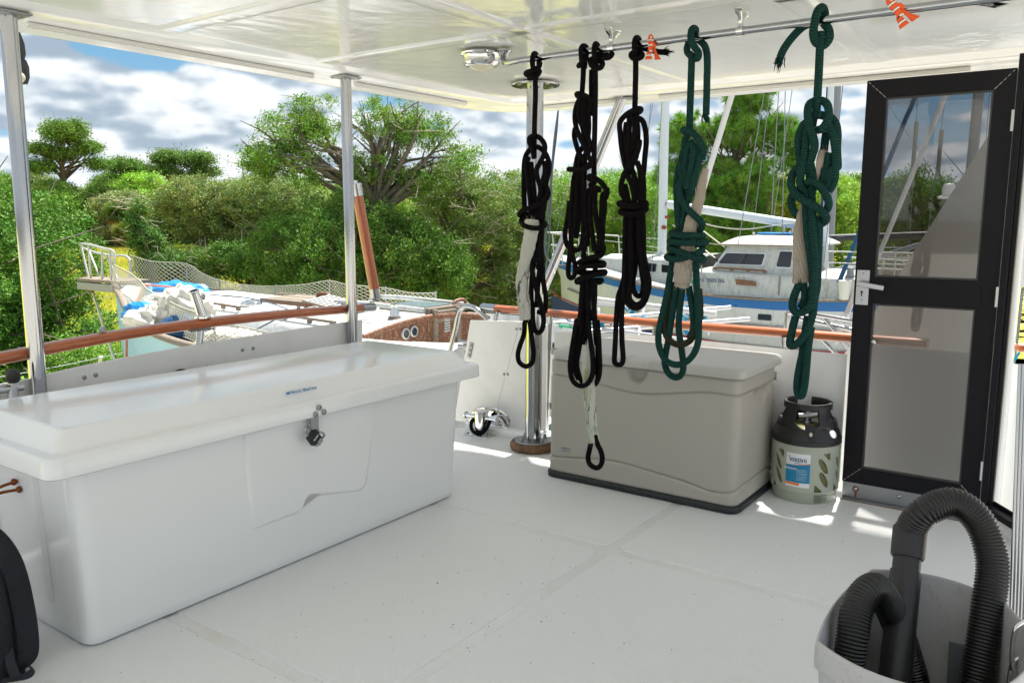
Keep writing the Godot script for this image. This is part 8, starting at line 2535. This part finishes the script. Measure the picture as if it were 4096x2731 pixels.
	grow("cedar_tree", "broad dark cedar spreading level boughs over the old sailboat's net", "cedar tree", 53.0, 27.0, [[V(-0.4, 3.2, 0), V(1.1, 0.6, 0.9), 240, 5], [V(0.8, 2.9, 0), V(1.3, 0.5, 0.9), 240, 6], [V(-0.6, 1.9, 0), V(1.4, 0.4, 0.9), 220, 6], [V(1.2, 1.8, 0), V(1.3, 0.45, 0.9), 210, 6], [V(0, 1.0, 0), V(2.2, 0.5, 1.0), 300, 6]], Vector2(0.2, 2.0), 0.15, "fine", 0.25, Color(0.05, 0.10, 0.022), 29, "", 0.18, 10)
	# grey green oaks across the marsh, nearer than the forest edge
	farther(grow("marsh_oak", "rounded grey green oak beyond the cedar's pointed top", "oak tree", 55.6, 62.0, [[V(0, 5.0, 0), V(4.2, 2.6, 3.0), 620, 8], [V(1.5, 2.4, 0), V(5.0, 1.8, 3.0), 520, 5]], Vector2(0, 2.6), 0.3, "leaf", 0.55, grey, 30, "", 0.12, 26), 1.95, 1.35)
	farther(grow("marsh_oak", "grey green oak across the marsh, left of the big spreading oak", "oak tree", 51.2, 58.0, [[V(0, 5.2, 0), V(4.0, 2.6, 3.0), 620, 8], [V(0.5, 2.2, 0), V(4.6, 1.8, 3.0), 520, 5]], Vector2(0, 2.6), 0.3, "leaf", 0.5, Color(0.105, 0.145, 0.058), 31, "", 0.12, 20), 1.95, 1.35)
	farther(grow("marsh_oak", "pale twiggy oak across the marsh, above the two palms", "oak tree", 60.3, 88.0, [[V(0, 5.2, 0), V(3.4, 2.3, 2.5), 420, 8], [V(0, 2.2, 0), V(3.6, 1.6, 2.5), 300, 5]], Vector2(0, 2.6), 0.3, "leaf", 0.6, Color(0.13, 0.155, 0.075), 32, "", 0.14, 60), 1.5, 1.12)
	# tall pines standing over the far woods
	farther(grow("tall_pine", "tall flat topped pine rising above the far woods at the left", "pine tree", 63.3, 92.0, [[V(0.3, 12.7, 0), V(2.3, 1.1, 2.0), 190, 8], [V(-1.8, 10.8, 0), V(1.4, 0.5, 1.4), 60, 4], [V(2.0, 11.1, 0), V(1.6, 0.6, 1.4), 80, 4], [V(0.2, 10.2, 0), V(2.0, 0.6, 1.6), 60, 4], [V(-2.2, 8.9, 0), V(1.6, 0.6, 1.4), 70, 4], [V(2.8, 9.3, 0), V(1.5, 0.5, 1.3), 50, 4]], Vector2(-0.2, 9.6), 0.34, "fine", 0.75, Color(0.075, 0.130, 0.030), 33, "", 0.06, 0, M.pine_bark), 1.55, 1.36)
	farther(grow("tall_pine", "left one of two flat topped pines side by side above the far woods", "pine tree", 57.4, 112.0, [[V(0, 11.9, 0), V(2.5, 0.9, 2.0), 170, 7], [V(-0.8, 10.2, 0), V(2.2, 0.6, 1.8), 100, 5], [V(1.4, 9.2, 0), V(2.0, 0.6, 1.8), 90, 4]], Vector2(0, 9.0), 0.3, "fine", 0.85, Color(0.070, 0.120, 0.032), 34, "", 0.06, 0, M.pine_bark), 1.33, 1.2)
	farther(grow("tall_pine", "right one of two flat topped pines side by side above the far woods", "pine tree", 56.0, 112.0, [[V(0.2, 11.7, 0), V(2.4, 0.9, 2.0), 160, 7], [V(1.2, 10.1, 0), V(2.0, 0.6, 1.8), 90, 5]], Vector2(0, 9.2), 0.28, "fine", 0.85, Color(0.075, 0.128, 0.032), 35, "", 0.06, 0, M.pine_bark), 1.33, 1.2)
	farther(grow("tall_pine", "low flat topped pine above the far woods, left of the pair", "pine tree", 59.9, 110.0, [[V(0, 10.6, 0), V(2.4, 0.7, 2.0), 130, 6], [V(1.6, 10.2, 0), V(1.6, 0.6, 1.5), 60, 3]], Vector2(0, 8.6), 0.28, "fine", 0.85, Color(0.075, 0.128, 0.032), 36, "", 0.06, 0, M.pine_bark), 1.33, 1.2)
	farther(grow("bright_tree", "bright fresh green round tree in the far woods, below the low pine", "tree", 59.0, 96.0, [[V(0, 7.0, 0), V(3.3, 2.6, 3.0), 560, 8], [V(0.6, 4.0, 0), V(3.6, 2.0, 3.0), 380, 5]], Vector2(0, 3.6), 0.3, "leaf", 0.62, Color(0.14, 0.25, 0.035), 37, "", 0.06), 1.48, 1.2)
	# the wood's edge: three kinds of tree, repeated
	var kinds := []
	for i in 4:
		kinds.append(grow("woodland_tree", "broad green tree in the continuous edge of the far woods across the marsh", "tree", 80.0 + i, 150.0, [[V(0, 7.2, 0), V(3.6, 2.6, 3.0), 430, 7], [V(0.8, 4.0, 0), V(4.2, 2.4, 3.0), 420, 5], [V(-0.5, 1.6, 0), V(4.4, 1.6, 3.0), 260, 3]], Vector2(0, 3.4), 0.3, "leaf", 0.72, [mid, Color(0.095, 0.165, 0.036), Color(0.12, 0.19, 0.04), grey][i], 50 + i, "trees along the edge of the far woods", 0.08))
	rng.seed = 91
	var n := 0
	for row in 3:
		var az := 71.0 - row * 1.3
		while az > 2.0:
			var d := 143.0 + row * 14.0 + rng.randf_range(-5, 5)
			var src: Node3D = kinds[rng.randi() % 4]
			var o: Node3D = src.duplicate()
			o.name = numbered("woodland_tree")
			add_child(o)
			o.position = polar(az, d)
			o.rotation.y = rng.randf() * TAU
			var tall := rng.randf_range(0.72, 1.0) + row * 0.09
			o.scale = V(rng.randf_range(1.1, 1.5), tall * 1.18, rng.randf_range(1.1, 1.5))
			n += 1
			az -= rng.randf_range(2.6, 3.8)
	for k in kinds.size():   # the four models take the last places in the row
		kinds[k].position = polar(68.0 - k * 1.6, 158.0)
	# cabbage palms at the marsh edge
	for s in [["cabbage palm with orange dead fronds at the marsh edge, lowest of the three", 60.35, 124.0, 2.7, Color(0.22, 0.24, 0.07)], ["cabbage palm standing behind the lowest palm, upper left of the three", 60.75, 128.0, 5.2, Color(0.13, 0.2, 0.06)], ["cabbage palm with a leaning trunk, right of the lowest palm", 59.4, 126.0, 5.0, Color(0.15, 0.21, 0.05)]]:
		var at := polar(s[1], s[2])
		var o := thing("cabbage_palm", s[0], "palm tree", at, "cabbage palms at the marsh edge")
		var b := MB.new()
		b.tube([at, at + V(0.1, s[3] * 0.6, 0), at + V(0.05, s[3], 0)], [0.3, 0.28, 0.34], 8)
		part("trunk", b, M.pine_bark, o)
		rng.seed = int(s[1] * 100)
		var sp := []
		for i in 34:
			var up := rng.randf_range(-1.0, 1.1)
			var t := Transform3D(Basis.from_euler(V(-up, rng.randf() * TAU, 0)).scaled(Vector3.ONE * 1.9), V(0.05, s[3], 0))
			var c: Color = s[4] * rng.randf_range(0.7, 1.3)
			if up < -0.55: c = Color(0.42, 0.25, 0.09) * rng.randf_range(0.7, 1.2)
			sp.append([t, c])
		scatter("crown", cluster_mesh("frond", 3), M.leaf, sp, o)
	# undergrowth along the wood's edge and grass on the marsh: masses
	rng.seed = 77
	var under := []
	for i in 2600:
		var az := rng.randf_range(1.0, 73.0)
		var d := rng.randf_range(134.0, 158.0)
		var p := polar(az, d)
		p.y = -3.2 + rng.randf() * lerpf(1.6, 4.6, (d - 134.0) / 24.0)
		var c: Color = [mid, grey, bright, deep][rng.randi() % 4] * rng.randf_range(0.7, 1.15)
		under.append([Transform3D(Basis.from_euler(V(0, rng.randf() * TAU, 0)).scaled(Vector3.ONE * rng.randf_range(1.0, 2.0)), p), c])
	var u := scatter("undergrowth", clusters["leaf"][1], M.leaf, under, self)
	u.set_meta("kind", "stuff"); tag(u, "green undergrowth along the foot of the far woods", "undergrowth")
	var near := []
	for i in 900:   # weeds along the yard's edge
		var f := rng.randf()
		var p: Vector3 = polar(lerpf(72.0, 6.0, f), lerpf(15.0, 44.0, pow(f, 0.8)) + rng.randf_range(0.0, 5.0))
		p.y = -3.2 + rng.randf() * 0.9
		near.append([Transform3D(Basis.from_euler(V(0, rng.randf() * TAU, 0)).scaled(Vector3.ONE * rng.randf_range(0.25, 0.5)), p), [mid, bright, deep][rng.randi() % 3] * rng.randf_range(0.7, 1.2)])
	var nw := scatter("weeds", clusters["leaf"][0], M.leaf, near, self)
	nw.set_meta("kind", "stuff"); tag(nw, "rank green weeds along the foot of the chain link fence", "weeds")
	var blades := cluster_mesh("blade", 9)
	var patch := noise(15, 0.045, 2)
	var gs := []
	while gs.size() < 22000:
		var az := rng.randf_range(22.0, 72.0)
		var d := pow(rng.randf(), 0.6) * 106.0 + 26.0
		var p := polar(az, d)
		var k := clampf(0.5 + patch.get_noise_2d(p.x, p.z * 1.0) * 1.8, 0.0, 1.0)
		var c := Color(0.62, 0.54, 0.13).lerp(Color(0.42, 0.47, 0.09), k) * rng.randf_range(0.85, 1.15)
		gs.append([Transform3D(Basis(Vector3.UP, rng.randf() * TAU).scaled(V(1.3, rng.randf_range(0.5, 0.9), 1.3)), p), c])
	var mg := scatter("marsh_grass", blades, M.blade, gs, self)
	mg.set_meta("kind", "stuff"); tag(mg, "yellow green grass covering the marsh", "grass")
	# lattice mast far behind the oak
	var ta := polar(42.7, 260.0)
	var to := thing("radio_tower", "thin grey lattice tower with aerials, far off behind the big oak's crown", "tower", ta)
	var tb := MB.new()
	for k in 3:
		var a := TAU * k / 3.0
		tb.rod(ta + V(cos(a) * 1.0, 0, sin(a) * 1.0), ta + V(cos(a) * 0.5, 30.0, sin(a) * 0.5), 0.12, 5)
	for i in 16:
		var y := i * 1.9
		var r := lerpf(1.0, 0.5, y / 30.0)
		for k in 3:
			var a := TAU * k / 3.0
			var a2 := a + TAU / 3.0
			tb.rod(ta + V(cos(a) * r, y, sin(a) * r), ta + V(cos(a2) * r, y + 1.9, sin(a2) * r), 0.06, 4)
	part("lattice", tb, M.mast_grey, to)
	for y in [19.0, 24.0, 28.5]:
		for k in 3:
			var a := TAU * k / 3.0
			var pb := MB.new()
			pb.rbox(ta + V(cos(a) * 1.7, y, sin(a) * 1.7), V(0.2, 1.0, 0.2), 0.05, Basis(), 1)
			pb.rod(ta + V(cos(a) * 1.7, y, sin(a) * 1.7), ta + V(0, y, 0), 0.06, 4)
			part("aerial", pb, M.mast_grey, to)

func _ready() -> void:
	# camera: standing on the deck, looking aft and to port, tilted a little down
	var cam := Camera3D.new()
	cam.name = "camera"
	cam.position = V(0, 1.30, 0)
	cam.basis = Basis(Vector3.UP, deg_to_rad(35.3)) * Basis(Vector3.RIGHT, deg_to_rad(-8.4)) * Basis(Vector3.BACK, deg_to_rad(0.15))
	cam.fov = 44.84
	cam.near = 0.05
	cam.far = 900.0
	add_child(cam)
	# sky and sun
	var we := WorldEnvironment.new()
	we.name = "environment"
	var env := Environment.new()
	env.background_mode = Environment.BG_SKY
	var sm := PanoramaSkyMaterial.new()
	sm.panorama = tex(make_sky())
	env.sky = Sky.new()
	env.sky.sky_material = sm
	env.background_energy_multiplier = 0.5
	env.ambient_light_source = Environment.AMBIENT_SOURCE_SKY
	env.tonemap_mode = Environment.TONE_MAPPER_LINEAR
	env.tonemap_exposure = 2.6
	env.sdfgi_enabled = true
	env.ssao_enabled = true
	env.ssil_enabled = true
	we.environment = env
	add_child(we)
	var sun := DirectionalLight3D.new()
	sun.name = "sun"
	sun.basis = Basis.looking_at(V(0.12, -1.94, 1.0).normalized(), Vector3.UP)
	sun.light_color = Color(1.0, 0.98, 0.945)
	sun.light_energy = 1.6
	sun.light_angular_distance = 2.2
	sun.shadow_enabled = true
	add_child(sun)
	make_materials()
	build_setting()
	build_old_boat()
	build_blue_boat()
	build_yard()
	build_plants()
	build_white_chest()
	build_beige_chest()
	build_gas_cylinder()
	build_door()
	build_bin()
	build_backpack()
	build_right_edge()
	build_overhead()
	build_ropes()
	tidy()
